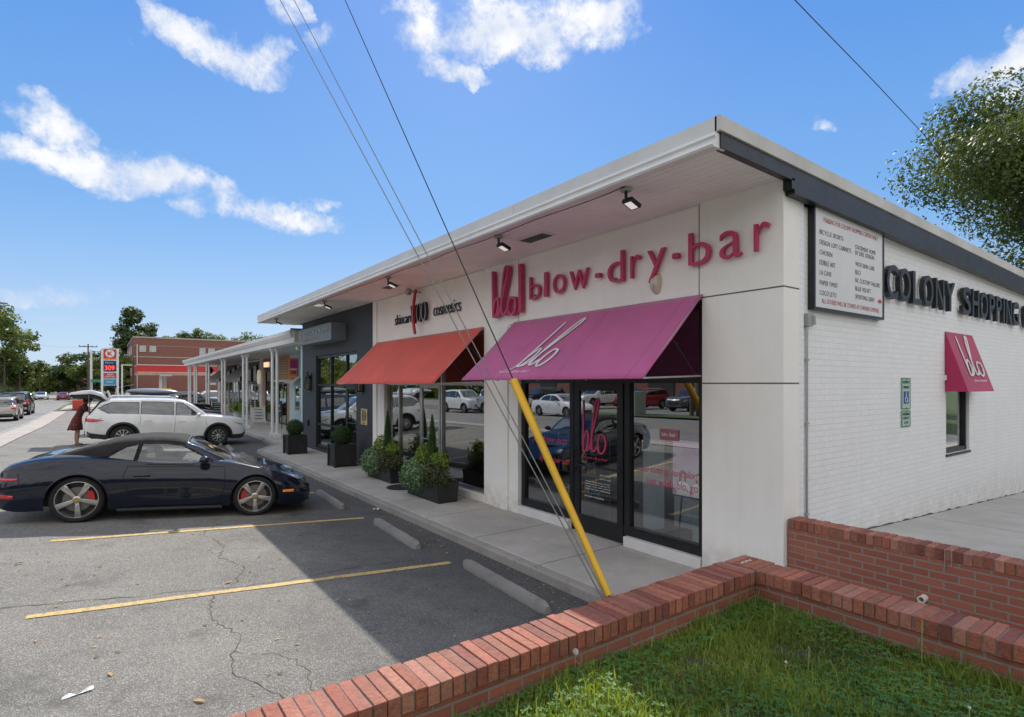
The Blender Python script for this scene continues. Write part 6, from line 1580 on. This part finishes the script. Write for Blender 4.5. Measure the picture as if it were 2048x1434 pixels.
def win(ya,yb,z0,z1,mul,mat,nm='shop_window'):
    m=MB(); m.box(WX-.03,ya,z0,WX+.05,ya+.07,z1); m.box(WX-.03,yb-.07,z0,WX+.05,yb,z1); m.box(WX-.029,ya,z0,WX+.049,yb,z0+.07); m.box(WX-.029,ya,z1-.07,WX+.049,yb,z1)
    for v in mul: m.box(WX-.028,v-.03,z0,WX+.048,v+.03,z1)
    f=obj(nm,m,mat,arc); m=MB(); m.box(WX+.0,ya,z0,WX+.006,yb,z1); obj('pane',m,M_glass,f)
win(28.9,30.0,.9,2.25,[],M_w); win(31.5,33.2,SZ,2.4,[],M_black,'black_door'); win(34.0,36.3,SZ,3.1,[35.0],M_black,'black_doorway'); win(37.8,42.2,.7,2.75,[39.3,40.7],M_w); win(43.2,44.4,SZ,2.5,[],M_teal,'teal_door'); win(44.7,46.9,.6,2.6,[45.8],M_w); win(47.2,48.3,SZ,2.5,[],M_teal,'teal_door'); win(48.8,52.8,.6,2.6,[50.5],M_w)
m=MB(); m.box(WX-.12,36.95,SZ,WX-.002,37.2,3.86); m.box(WX-.12,42.6,SZ,WX-.002,42.85,3.86); obj('pilaster',m,M_w,arc)
m=MB(); m.box(WX-.08,30.9,2.45,WX-.003,34,2.55); obj('door_head',m,M_w,arc)
def st_awn(ya,yb,label,xf=6.7):
    r=thing('striped_awning',label,'awning',(WX,(ya+yb)/2,2.5),0,'black and white striped awnings in the arcade'); m1=MB();m2=MB()
    zt_,z_=3.75,2.62
    m1.add([(WX-.02,ya,zt_),(WX-.02,yb,zt_),(xf,yb,z_),(xf,ya,z_)],[(0,1,2,3)]); m1.add([(xf,ya,z_),(xf,yb,z_),(xf,yb,z_-.2),(xf,ya,z_-.2)],[(0,1,2,3)]); obj('canvas',m1,mk('grey_canvas',(.16,.16,.155),.8,.1,2),r)
    mb1=MB();mb2=MB(); ns=9
    for s_ in(ya,yb):
        for i in range(ns):
            xa=WX-.02+(xf-WX+.02)*i/ns; xb=WX-.02+(xf-WX+.02)*(i+1)/ns; za=zt_+(z_-zt_)*i/ns; zb_=zt_+(z_-zt_)*(i+1)/ns
            (mb1 if i%2 else mb2).add([(xa,s_,za),(xb,s_,zb_),(xb,s_,z_-.12),(xa,s_,z_-.12)],[(0,1,2,3)])
    obj('dark_stripes',mb1,mk('black_canvas',(.015,.015,.015),.8),r); obj('white_stripes',mb2,mk('white_canvas',(.6,.6,.58),.8),r); return r
st_awn(37.4,42.6,'striped awning over the white framed arcade window',6.6); st_awn(44.3,49.6,'striped awning farther down the arcade, with a dark valance',6.5)
m=MB(); m.box(6.49,44.4,2.26,6.498,49.5,2.40); merge(m,text_mb('LA CAVE',(6.47,47.6,2.42),.9,.14,depth=.01)); obj('valance_text',m,M_w,None) and None
vt=bpy.data.objects['valance_text']; tag(vt,'white shop name lettering on the dark valance of the far striped awning','lettering')
# arcade signs
m=text_mb('ELEEN',(7.90,36.2,3.32),1.2,.30,depth=.05,bold=.02); tag(obj('shop_sign',m,mk('warm_letters',(.8,.6,.4),.5,emit=.8,ecol=(1,.75,.5))),'warm lit letters ELEEN over the black doorway','sign')
m=MB(); m.box(7.94,33.9,3.15,7.995,36.4,3.75); tag(obj('sign_board',m,M_black),'black fascia board behind the warm lit letters','board')
m=MB(); m.lathe([(.42,0),(.42,.08)],(7.3,35.0,2.72),'x',24); tag(obj('round_sign',m,mk('cream_disc',(.65,.55,.42),.5,emit=.3)),'half hidden cream disc sign hanging before the black doorway','sign')
os_=thing('orange_sign','orange box sign with magenta panels projecting from the pale blue wall','sign',(7.7,29.6,2.6))
m=MB(); m.box(7.55,29.3,2.55,7.98,29.45,3.62); obj('box',m,mk('orange_panel',(.75,.25,.04),.5,.05,2),os_,bevel=.03)
m=MB(); m.box(7.60,29.28,3.12,7.93,29.298,3.52); m.box(7.64,29.28,2.82,7.9,29.298,3.0); obj('magenta_panel',m,mk('magenta_panel',(.5,.04,.22),.5),os_)
m=MB(); m.box(7.62,29.279,3.03,7.92,29.29,3.10); merge(m,text_mb('RUNS',(7.63,29.285,2.64),.28,.1,'y',.004)); obj('white_band',m,M_w,os_)
m=MB(); m.add([(7.98,28.6,2.72),(7.98,30.2,2.72),(7.5,30.2,2.36),(7.5,28.6,2.36)],[(0,1,2,3)])
for i in range(9): m.add([(7.98,28.6+i*.2,2.735),(7.98,28.62+i*.2,2.735),(7.5,28.62+i*.2,2.375),(7.5,28.6+i*.2,2.375)],[(0,1,2,3)])
tag(obj('window_hood',m,mk('white_metal_hood',(.7,.72,.72),.4)),'small white ribbed metal hood over the pale blue wall window','hood')
m=MB(); m.lathe([(.0,.35),(.28,.3),(.3,.0),(.2,-.25),(.0,-.4)],(6.2,45.5,3.3),'y',6); tag(obj('shield_sign',m,mk('dark_shield',(.05,.05,.06),.5)),'dark shield shaped sign hanging from the far arcade ceiling','sign')
def aframe(x,y,col,label,txt=None):
    r=thing('sandwich_board',label,'sandwich board',(x,y,SZ),0)
    m=MB(); h,w_=1.05,.34
    for s in(1,-1):
        for yy in(-w_,w_): m.tube([(s*.28*0+yy*0+yy, s*.26,0),(yy,0,h)],.022,5)
        m.tube([(-w_,s*.04,h*.86),(w_,s*.04,h*.86)],.02,5)
    obj('frame',m,M_w if col!='b' else M_black,r,local=True)
    m=MB()
    for s in(1,-1): m.add([(-w_+.02,s*.22,.14),(w_-.02,s*.22,.14),(w_-.02,s*.03,.93),(-w_+.02,s*.03,.93)],[(0,1,2,3)])
    bd=obj('board',m,{'g':mk('chalkboard_green',(.02,.08,.065),.7),'w':mk('white_board',(.7,.7,.7),.5),'b':mk('chalkboard_black',(.015,.015,.016),.7)}[col],r,local=True)
    m=MB(); 
    for i in range(4): m.add([(-.2,-.245+.045*i+.015,.3+.16*i),(.2,-.245+.045*i+.015,.3+.16*i),(.2,-.245+.045*i+.022,.33+.16*i),(-.2,-.245+.045*i+.022,.33+.16*i)],[(0,1,2,3)])
    obj('writing',m,M_bt if col=='w' else M_wdec,r,local=True)
aframe(6.9,33.2,'w','white sandwich board beside the black arcade door'); aframe(6.5,44.0,'g','white framed green sandwich board near the teal door'); aframe(6.2,48.6,'b','black sandwich board beyond the green one')
m=MB(); m.box(7.0,28.55,.72,7.04,29.3,1.5); m.tube([(7.02,28.6,SZ),(7.02,28.6,.75)],.02,6); m.tube([(7.02,29.25,SZ),(7.02,29.25,.75)],.02,6); r=obj('menu_board',m,mk('dark_menu',(.02,.017,.017),.6)); tag(r,'black menu board standing by the pale blue wall','board')
m=text_mb('TRY',(6.996,29.2,1.2),.4,.12,depth=.004); merge(m,text_mb('a sample today',(6.996,29.2,.98),.5,.07,depth=.004)); obj('writing',m,M_wdec,r)
def pot(x,y,label,seed,c=M_ptv,s=1):
    r=thing('potted_plant',label,'plant',(x,y,SZ)); m=MB(); m.lathe([(.16*s,0),(.24*s,.38*s),(.2*s,.38*s)],(0,0,0),'z',14); obj('pot',m,M_w,r,local=True)
    m=MB(); m.ball((0,0,.55*s),.2*s,8,6); obj('stem',m,mk('leaf_core',(.012,.025,.008),.9),r,local=True)
    leafcloud(ballfn((0,0,.6*s),.42*s,(1,1.4,.9)),600,.045*s,'foliage',c,r,seed)
pot(7.3,38.4,'lime green potted plant below the white framed window, nearest one',1,s=1.1); pot(7.2,41.0,'lime green potted plant below the white framed window, farther one',2,s=1.1); pot(6.7,50.0,'dark potted shrub far down the arcade',3,M_box)

# ================================================================== trees
def tree(name,label,x,y,H,cr,z0,mat,seed,N=3000,ls=.35,clumps=26,shape=(1,1,1),group='trees beyond the street',zb_=None,trunk=.28,kind='broad',limbs=True,bmat=None):
    rng=np.random.default_rng(seed); gz=G(max(-6,min(x,3)),y) if zb_ is None else zb_
    r=thing(name,label,'tree',(x,y,gz),0,group); cz=(H+z0)/2; hz_=(H-z0)/2
    C=[]
    for i in range(clumps):
        if kind=='broad':
            v=rng.normal(0,1,3); v/=np.linalg.norm(v); k=rng.uniform(.35,.92); c=np.array([v[0]*cr*k*shape[0],v[1]*cr*k*shape[1],cz+v[2]*hz_*k]); rad=cr*rng.uniform(.15,.32)
        else:
            t=rng.random(); zz=z0+(H-z0)*t; rr=cr*(1-t)**.7*rng.uniform(.4,1.0); a=rng.uniform(0,2*PI); c=np.array([rr*math.cos(a),rr*math.sin(a),zz]); rad=cr*rng.uniform(.16,.28)
        C.append((c,rad,rng.uniform(0,.5)))
    M_bk=bmat or mk('bark',(.10,.08,.06),.9,.3,6,bump=.6,bs=20)
    m=MB(); m.tube([(0,0,-.4),(.02*cr,0,z0*.5),(0,.03*cr,z0),(0,0,cz)],[trunk*1.25,trunk,trunk*.85,trunk*.35],10); obj('trunk',m,M_bk,r,local=True,smooth=True)
    m=MB()
    for c,rad,b in C[::2 if limbs else 5]:
        s=Vector((0,0,z0*.8+ (c[2]-z0)*.25 if kind=='broad' else c[2]-rad*.5)); e=Vector(c); mid=s.lerp(e,.5)+Vector((0,0,-.04*cr+rng.normal(0,.05)*cr)); m.tube([s,mid,e],[trunk*.38,trunk*.2,trunk*.06],5)
    obj('limbs',m,M_bk,r,local=True,smooth=True)
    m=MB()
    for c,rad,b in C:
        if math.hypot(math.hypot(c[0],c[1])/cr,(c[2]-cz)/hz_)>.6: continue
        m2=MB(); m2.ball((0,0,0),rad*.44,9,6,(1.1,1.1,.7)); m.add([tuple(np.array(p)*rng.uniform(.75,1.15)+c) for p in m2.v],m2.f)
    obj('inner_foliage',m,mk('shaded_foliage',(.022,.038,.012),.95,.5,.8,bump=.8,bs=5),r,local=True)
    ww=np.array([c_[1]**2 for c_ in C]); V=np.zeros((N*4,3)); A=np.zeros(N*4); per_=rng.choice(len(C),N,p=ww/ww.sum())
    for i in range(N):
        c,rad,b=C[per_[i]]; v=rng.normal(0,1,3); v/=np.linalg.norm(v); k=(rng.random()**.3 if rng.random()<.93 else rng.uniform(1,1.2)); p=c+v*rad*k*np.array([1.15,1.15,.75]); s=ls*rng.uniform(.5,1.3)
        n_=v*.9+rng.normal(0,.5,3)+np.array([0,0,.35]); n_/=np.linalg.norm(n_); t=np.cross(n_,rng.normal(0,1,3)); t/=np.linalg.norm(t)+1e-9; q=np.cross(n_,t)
        V[i*4:i*4+4]=[p-t*s,p+q*s*.55,p+t*s,p-q*s*.55]; A[i*4:i*4+4]=min(1,max(0,b+.42*(v[2]+.2)+rng.normal(0,.08)))  # light painted into the leaf colour: clump tops lighter, undersides darker
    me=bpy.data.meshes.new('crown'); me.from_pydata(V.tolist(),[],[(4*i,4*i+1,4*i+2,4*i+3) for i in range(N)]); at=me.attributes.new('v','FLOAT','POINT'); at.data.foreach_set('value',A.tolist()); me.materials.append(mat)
    o=bpy.data.objects.new('crown',me); COL.objects.link(o); o.parent=r; return r
L1=leaf_mat('oak_leaf',(.045,.080,.02),(.19,.22,.055),.3,.55,.25); L2=leaf_mat('pine_leaf',(.028,.055,.02),(.09,.13,.04),.2,.6,.3); L3=leaf_mat('light_leaf',(.085,.12,.03),(.28,.29,.07),.35,.55,.2); L4=leaf_mat('dark_leaf',(.03,.055,.018),(.11,.14,.04),.25,.55,.25)
L5=leaf_mat('big_oak_leaf',(.020,.042,.012),(.14,.17,.045),.35,.5,.35)
# big tree behind the shop on the right
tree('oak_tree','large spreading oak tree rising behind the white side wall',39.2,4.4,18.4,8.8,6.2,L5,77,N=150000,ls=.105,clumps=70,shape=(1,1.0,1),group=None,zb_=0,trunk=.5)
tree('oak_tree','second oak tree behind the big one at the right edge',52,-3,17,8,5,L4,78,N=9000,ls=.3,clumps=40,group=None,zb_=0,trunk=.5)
T=[('oak_tree','tall loose crowned tree at the left edge of the picture',-14.5,108,16,6.2,4,L1,1,7000,.28),('oak_tree','broad tree at the far left edge with yellowish crown',-19,104,15.5,6.5,3,L3,2,6000,.3),
 ('oak_tree','tree with an overhanging branch on the left of the street',-12.5,118,13.5,4.2,3.5,L1,3,4000,.28),('oak_tree','dark rounded tree low on the left of the street',-12.2,130,9.5,4.0,2,L4,4,3500,.3),
 ('oak_tree','small tree tapering down towards the street end on the left',-11.0,122,8.2,2.7,2,L1,5,2500,.28),('maple_tree','light green bushy tree behind the left traffic',-10.6,150,7,4,1,L3,6,2500,.3),
 ('maple_tree','yellow green hedge tree at the left edge behind the sedans',-15.5,92,5,4.0,.6,L3,7,3000,.2),('oak_tree','hazy tree closing the street end, left one',-10,235,9.5,7,1,L4,8,2500,.5),('oak_tree','hazy tree closing the street end, right one',-1,240,10,7,1,L1,9,2500,.5),
 ('oak_tree','dark tree left of the utility pole',-4.6,150,10,5.5,1.5,L4,10,4500,.32),('oak_tree','tree right of the utility pole',-.9,142,11,5,1.5,L1,11,4500,.3),('maple_tree','yellow green tree behind the station price sign',1.2,118,9.5,3.4,1,L3,12,3500,.24),
 ('pine_tree','tall dark pine tree behind the station price sign',5.2,150,19,6.2,4.5,L2,13,8000,.34),('pine_tree','thinner pine tree right of the tall pine',9.6,170,19,4.5,6,L2,14,3500,.34),
 ('oak_tree','dark tree below the pine beside the brick building',3.0,135,9,4,1,L4,15,3500,.3),
 ('oak_tree','round topped tree behind the brick building, middle one',19.5,172,19.3,7,8,L1,16,6000,.34),('oak_tree','smaller tree between the pine and the round topped tree',14.2,178,17,4.5,8,L3,17,2500,.34),('oak_tree','round topped tree behind the brick building, right one',31,172,18.2,7.5,8,L1,18,6000,.34),('oak_tree','tree peeking over the brick building between two round ones',25.5,180,17.2,5,8,L3,19,2500,.34),
 ('oak_tree','tree at the right end of the treeline above the arcade roof',41,172,17.5,7,8,L4,20,3000,.34)]
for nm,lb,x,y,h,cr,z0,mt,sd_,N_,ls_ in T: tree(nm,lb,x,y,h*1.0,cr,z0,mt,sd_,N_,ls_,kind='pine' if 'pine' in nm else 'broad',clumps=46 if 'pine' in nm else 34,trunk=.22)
# shrubs far left by the pole base, purple bush
tree('flowering_bush','small purple leaved bush near the white lamp pole',-2.0,120,4.5,1.6,.6,leaf_mat('purple_leaf',(.10,.04,.06),(.2,.10,.12),.3,.6,.5),31,900,.16,clumps=10,trunk=.06,group=None)
# trees over the road behind the camera side (seen in the glass)
for i,(x,y,h,lb) in enumerate([(-17,20.5,9,'street tree on the verge across the road'),(-34,14,13,'tall tree behind the lot across the road, nearest'),(-36,28,14,'tall tree behind the lot across the road, second'),(-35,42,13,'tall tree behind the lot across the road, third'),(-38,58,15,'tall tree behind the lot across the road, fourth'),(-36,76,14,'tall tree behind the lot across the road, farthest'),(-30,0,12,'tall tree across the road south of the lot')]):
    tree('oak_tree',lb,x,y,h,4.8 if i else 2.4,3,L4 if i%2 else L1,50+i,2600,.3,clumps=26,trunk=.2,group='trees across the road',zb_=.2)
# across-road setting
struct('verge',sheet([-17.5,-16,-14.5],fr(-20,120,10),.06),M_grass)
m=MB(); m.box(-14.5,-20,-.3,-14.2,120,.30); struct('street_curb',m,M_curb)
struct('opposite_lot',sheet([-31,-24,-17.5],fr(-20,100,10),.05),M_road)
bb=thing('brick_shop','long low brick shop across the road, mirrored in the windows','building',(-31,30,.2))
m=MB(); m.box(-33,8,-.2,-31.2,62,4.2); obj('wall',m,brick_mat('far_brick','x',(.26,.09,.06),(.2,.07,.05),(.25,.2,.17)),bb)
for i in range(9):
    m=MB(); m.box(-31.2,11+i*5.6,.9,-31.12,14+i*5.6,2.8); obj('window',m,M_dark,bb)
m=MB(); m.box(-31.4,7.5,4.2,-30.4,62.5,4.6); obj('fascia',m,M_w,bb)
uc=thing('utility_cabinet','green grey utility cabinet on the verge across the road','cabinet',(-15.6,24.6,.3))
m=MB(); m.box(-16.2,23.9,.2,-15.1,25.1,1.85); obj('cabinet',m,mk('cabinet_grey',(.30,.34,.31),.5),uc,bevel=.03)
m=MB(); m.box(-15.10,24.15,1.2,-15.08,24.5,1.6); obj('notice',m,M_w,uc)
def upole(x,y,h,label,arms=True,r=.14,gz=None,mat=None):
    gz=G(max(-3.5,x),y) if gz is None else gz; t=thing('utility_pole',label,'pole',(x,y,gz)); m=MB(); m.tube([(x,y,gz-.3),(x,y,gz+h)],[r,r*.7],10); obj('pole',m,mat or mk('pole_wood',(.13,.10,.075),.9,.3,5,stretch=(4,4,.4)),t)
    if arms:
        m=MB()
        for z in(h-.5,h-1.9): m.box(x-1.2,y-.06,gz+z,x+1.2,y+.06,gz+z+.12)
        for dx in(-1.1,-.5,.5,1.1): m.lathe([(.05,0),(.04,.18)],(x+dx,y,gz+h-.38),'z',6)
        obj('crossarm',m,mk('crossarm_wood',(.10,.08,.06),.9),t)
    return t
upole(-17.2,21.2,10,'wooden utility pole across the road, mirrored in the right salon window',gz=.2)
upole(-1.85,113,9.2,'dark utility pole with crossarms left of the station price sign')
upole(-12.6,92,9.5,'leaning utility pole at the left edge behind the sedans',arms=True); upole(-11.8,112,6.8,'utility pole in the left tree line, nearest of the short ones',arms=False); upole(-10.6,118,4.5,'short pole in front of the left trees',arms=False,r=.1); upole(-9.7,140,4.8,'short pole before the bush at the street end',arms=False,r=.1)
def wires(P,r,label,nm='power_line'):
    m=MB(); 
    for a,b,sag in P:
        a,b=Vector(a),Vector(b); m.tube([a.lerp(b,i/14)+Vector((0,0,-sag*math.sin(PI*i/14))) for i in range(15)],r,4)
    return tag(obj(nm,m,M_wireb),label,'power line')
wires([((-12.6,92,9),(-11.8,112,6.2),.8),((-12.6,92,8.4),(-16,60,8.5),.8),((-12.6,92,7.2),(-11.8,112,5.0),.9)],.02,'power lines sagging between the poles on the left')
wires([((-12.6,92,8.9),(-1.85,113,8.2),.8)],.012,'thin power line crossing the sky over the street')
# overhead line right
A=Vector(dirc(1590,0,12.0)); Bp=Vector(dirc(1890,322,20.5)); Cp=Vector(dirc(2120,650,31))
m=MB(); P=[A-(Bp-A)*.35,A,A.lerp(Bp,.5)+Vector((0,0,.10)),Bp,Bp.lerp(Cp,.5)+Vector((0,0,.05)),Cp]; m.tube(catmull(P,8),.011,5); tag(obj('power_line',m,M_wireb),'single dark power line running down over the roof into the oak tree','power line')

# ================================================================== fuel station and brick building
ck=thing('station_price_sign','tall white framed fuel price pylon with red, blue and cyan panels','sign',(.65,74,G(.65,74)))
gz=G(.65,74); Y0=74.0
def zpx(y): return 2.35+(767-y)/1125*60.2
M_ws=mk('white_sign_frame',(.72,.72,.72),.5)
m=MB(); m.box(-.13,Y0,gz-.2,.06,Y0+.3,zpx(697)); m.box(1.24,Y0,gz-.2,1.43,Y0+.3,zpx(697)); m.box(.06,Y0+.02,zpx(771),1.24,Y0+.28,zpx(697)); obj('frame',m,M_ws,ck)
def panel(ya,yb,nm,mat): m=MB(); m.box(.10,Y0-.03,zpx(yb),1.20,Y0+.018,zpx(ya)); return obj(nm,m,mat,ck)
M_cr=mk('station_red',(.55,.03,.03),.4,.03,2); pr=panel(698.5,716.5,'red_panel',M_cr); panel(716.7,719,'orange_band',mk('station_orange',(.75,.25,.04),.4))
m=MB(); m.lathe([(.41,0),(.41,.02)],(.65,Y0-.055,zpx(707.3)),'y',28); obj('disc',m,M_ws,pr)
m=text_mb('K',(.44,Y0-.06,zpx(711.3)),.46,.44,'y',.02,bold=.03); obj('letter',m,M_cr,pr)
pb=panel(721.5,743,'blue_panel',mk('station_blue',(.015,.03,.12),.4)); m=text_mb('309',(.2,Y0-.05,zpx(740.5)),.85,.5,'y',.02,bold=.015); obj('price_digits',m,mk('led_red',(.9,.05,.03),.4,emit=1.5,ecol=(1,.06,.03)),pb)
m=text_mb('Self Serve',(.22,Y0-.05,zpx(727)),.7,.17,'y',.02); obj('small_text',m,M_ws,pb)
pr2=panel(746,756.5,'red_panel',M_cr); m=text_mb('FRESH',(.38,Y0-.05,zpx(750.5)),.55,.15,'y',.02,bold=.02); merge(m,text_mb('FOOD FAST',(.2,Y0-.05,zpx(754.8)),.9,.16,'y',.02,bold=.02)); obj('text',m,M_ws,pr2)
pc_=panel(758.5,769.5,'cyan_panel',mk('station_cyan',(.02,.30,.50),.4)); m=text_mb('Wash',(.35,Y0-.05,zpx(766)),.55,.25,'y',.02,shear=.4); obj('text',m,M_ws,pc_)
cn=thing('fuel_canopy','red fronted fuel station canopy on white columns','canopy',(8,90,G(3,90)))
m=MB(); m.box(3.7,88,3.85,14,96,4.75); obj('red_fascia',m,M_cr,cn)
m=MB(); m.box(3.68,87.96,3.62,14.02,96.04,3.848); obj('orange_band',m,mk('station_orange',(.75,.25,.04),.4),cn)
m=MB(); m.box(3.66,87.94,4.752,14.04,96.06,4.84); m.box(3.72,88.02,3.55,13.98,95.98,3.618); m.box(3.67,87.93,3.82,14.03,87.958,3.87); obj('trim',m,M_w,cn)
for x,y in((6.4,90),(7.2,94),(10.5,90),(12.5,94)):
    m=MB(); m.box(x-.18,y-.18,-.6,x+.18,y+.18,3.56); obj('column',m,M_w,cn)
m=MB(); m.box(6.2,88.2,3.35,7.6,88.3,3.54); obj('clearance_sign',m,M_w,cn)
for i,(x,y,lb) in enumerate([(6.1,89,'fuel pump on the left under the canopy'),(7.1,89.5,'fuel pump next to the left one under the canopy')]):
    t=thing('fuel_pump',lb,'fuel pump',(x,y,-.3),0,'fuel pumps'); m=MB(); m.box(x-.4,y-.3,-.4,x+.4,y+.3,1.35); obj('cabinet',m,M_w,t,bevel=.03); m=MB(); m.box(x-.5,y-.35,1.36,x+.5,y+.35,1.72); obj('topper',m,mk('pump_yellow',(.7,.42,.05),.5),t)
t=thing('gas_meter','red and white standing pump box between the lamp pole and the building','pump',(2.4,79,-.3)); m=MB(); m.box(2.15,79,.9,2.6,79.2,1.3); obj('notice',m,M_w,t); m=MB(); m.box(2.1,78.9,-.4,2.65,79.4,.85); obj('cabinet',m,mk('pump_red',(.4,.06,.05),.5),t,bevel=.03)
def lamp(x,y,h,label,arm=1.0,r=.09):
    t=thing('street_lamp',label,'lamp post',(x,y,G(min(3,x),y))); g=G(min(3,x),y); m=MB(); m.tube([(x,y,g-.3),(x,y,g+h)],[r,r*.8],8); obj('post',m,M_w,t)
    m=MB(); m.box(x,y-.06,g+h-.12,x+arm,y+.06,g+h-.02) if arm else m.lathe([(.16,0),(.12,.3)],(x,y,g+h-.3),'z',8); obj('lamp_head',m,M_w,t)
lamp(1.86,80.2,4.9,'short white lamp post with a side arm right of the price pylon'); lamp(-1.3,100,7.6,'tall white lamp pole beside the dark utility pole',0,.16)
m=MB(); m.box(-1.1,86.7,2.5,.15,86.75,2.85); m.tube([(-1.15,86.8,-.4),(-1.15,86.8,2.9)],.05,6); r=obj('street_name_sign',m,mk('street_sign_green',(.03,.22,.15),.5)); tag(r,'green street name sign beside the tall white lamp pole','sign')
m=MB(); m.tube([(1.1,72,-.3),(1.1,72,1.5)],.05,6); m.box(.85,71.9,.3,1.35,72.1,1.1); tag(obj('meter_box',m,MATS['galvanised']),'grey meter box on a post in front of the price pylon','box')
m=MB(); m.box(-2.3,67.5,G(-2,68)+.1,-1.4,68.5,G(-2,68)+1.0); tag(obj('newspaper_box',m,mk('red_box',(.5,.05,.03),.5),bevel=.04),'red box on the concrete island under the raised tailgate','box')
m=MB(); m.box(.3,76,-.4,1.3,78,1.3); tag(obj('hedge',m,mk('dark_hedge',(.012,.02,.010),.95,.5,3)),'dark hedge behind the legs of the price pylon','hedge')
of=thing('brick_building','large flat roofed red brick building behind the fuel station','building',(4.4,118,-.5))
Bx=brick_mat('office_brick','y',(.30,.095,.06),(.24,.075,.05),(.25,.19,.16),bw=.3,rh=.1,ms=.012,bump=.2,mv=.35); Bx2=brick_mat('office_brick_side','x',(.24,.075,.05),(.19,.06,.04),(.2,.15,.13),bw=.3,rh=.1,ms=.012,bump=.2)
m=MB(); m.box(4.4,118,-1,42,150,10.35); o=obj('wall',m,Bx,of); m=MB(); m.box(4.38,118.02,-1,4.398,150,10.3); obj('side_wall',m,Bx2,of)
m=MB(); m.box(4.3,117.9,10.352,42.1,150.1,10.6); m.box(4.34,117.93,6.95,42,117.998,7.12); m.box(4.34,117.95,9.0,42,117.998,9.06); obj('stone_band',m,mk('limestone',(.42,.38,.32),.8,.1,1),of)
for x0_,x1_,z0_,z1_ in [(5.25,6.21,7.92,8.94),(6.73,7.7,7.92,8.94),(14.5,15.45,7.45,8.85),(15.95,17.0,7.45,8.85),(14.5,15.45,3.93,5.33),(15.95,16.9,3.93,5.33),(19.5,20.5,7.45,8.85),(21,22,7.45,8.85)]:
    m=MB(); m.box(x0_,117.9,z0_,x1_,117.99,z1_); f=obj('window',m,M_w,of); m=MB(); xm=(x0_+x1_)/2; zm=(z0_+z1_)/2
    for a,b,c,d_ in((x0_+.06,xm-.03,z0_+.06,zm-.03),(xm+.03,x1_-.06,z0_+.06,zm-.03),(x0_+.06,xm-.03,zm+.03,z1_-.06),(xm+.03,x1_-.06,zm+.03,z1_-.06)): m.box(a,117.88,c,b,117.899,d_)
    obj('pane',m,mk('pale_blind_glass',(.42,.46,.46),.25),f)
for y_,zz in((125,7.6),(133,7.6),(125,3.8),(133,3.8),(141,7.6)):
    m=MB(); m.box(4.28,y_,zz,4.378,y_+2,zz+1.6); obj('window',m,M_w,of)
m=MB(); m.tube([(4.9,117.85,-.5),(4.9,117.85,9.2)],.08,6); obj('downpipe',m,M_w,of)
m=MB(); m.add([(1.6,112,1.6),(4.3,112,2.2),(4.3,117,2.2),(1.6,117,1.6)],[(0,1,2,3)]); m.tube([(1.8,112.2,-.5),(1.8,112.2,1.6)],.06,5); obj('porch_roof',m,M_w,of)
for i,x in enumerate((5.0,7.0,10.5,13,16)):
    tree('shrub','low shrub at the foot of the brick building, from the left the '+['first','second','third','fourth','fifth'][i],x,116.3,1.9,1.1,.2,L1 if i%2 else L3,90+i,350,.13,clumps=7,trunk=.04,group='shrubs at the foot of the brick building',zb_=-.55,limbs=False)
# distant wood so that the horizon is closed on every side
def wood(nm,lb,pts,h0,seed,mat,N=9000,ls=.9):
    rng=np.random.default_rng(seed); V=[];A=[]
    for i in range(N):
        t=rng.random()*(len(pts)-1); k=int(t); f=t-k; x=pts[k][0]*(1-f)+pts[k+1][0]*f+rng.normal(0,3); y=pts[k][1]*(1-f)+pts[k+1][1]*f+rng.normal(0,3)
        top=h0*(.7+.3*math.sin(t*9)+.12*math.sin(t*31)); z=-1+top*rng.random()**.6; s=ls*rng.uniform(.5,1.4); n_=rng.normal(0,1,3); n_/=np.linalg.norm(n_); tt=np.cross(n_,rng.normal(0,1,3)); tt/=np.linalg.norm(tt); q=np.cross(n_,tt); p=np.array([x,y,z]); V+=[p-tt*s,p+q*s*.6,p+tt*s,p-q*s*.6]; A+=[float(np.clip(z/top*.7+rng.normal(0,.15),0,1))]*4
    me=bpy.data.meshes.new(nm); me.from_pydata([tuple(v) for v in V],[],[(4*i,4*i+1,4*i+2,4*i+3) for i in range(N)]); at=me.attributes.new('v','FLOAT','POINT'); at.data.foreach_set('value',A); me.materials.append(mat)
    o=bpy.data.objects.new(nm,me); COL.objects.link(o); tag(o,lb,'woodland',kind='stuff')
wood('distant_wood','dark green woodland closing the end of the street',[(-60,170),(-30,200),(-12,275),(10,290),(50,230)],8,3,L4,9000,.8)
wood('distant_wood','woodland line closing the view south of the lawn, behind the camera',[(-44,-26),(-20,-30),(5,-31),(30,-28),(60,-24)],10,5,L4,16000,.9)
wood('distant_wood','woodland line behind the lots across the road',[(-42,-30),(-44,20),(-44,70),(-40,120),(-34,160)],9,4,L1,6000,1.0)
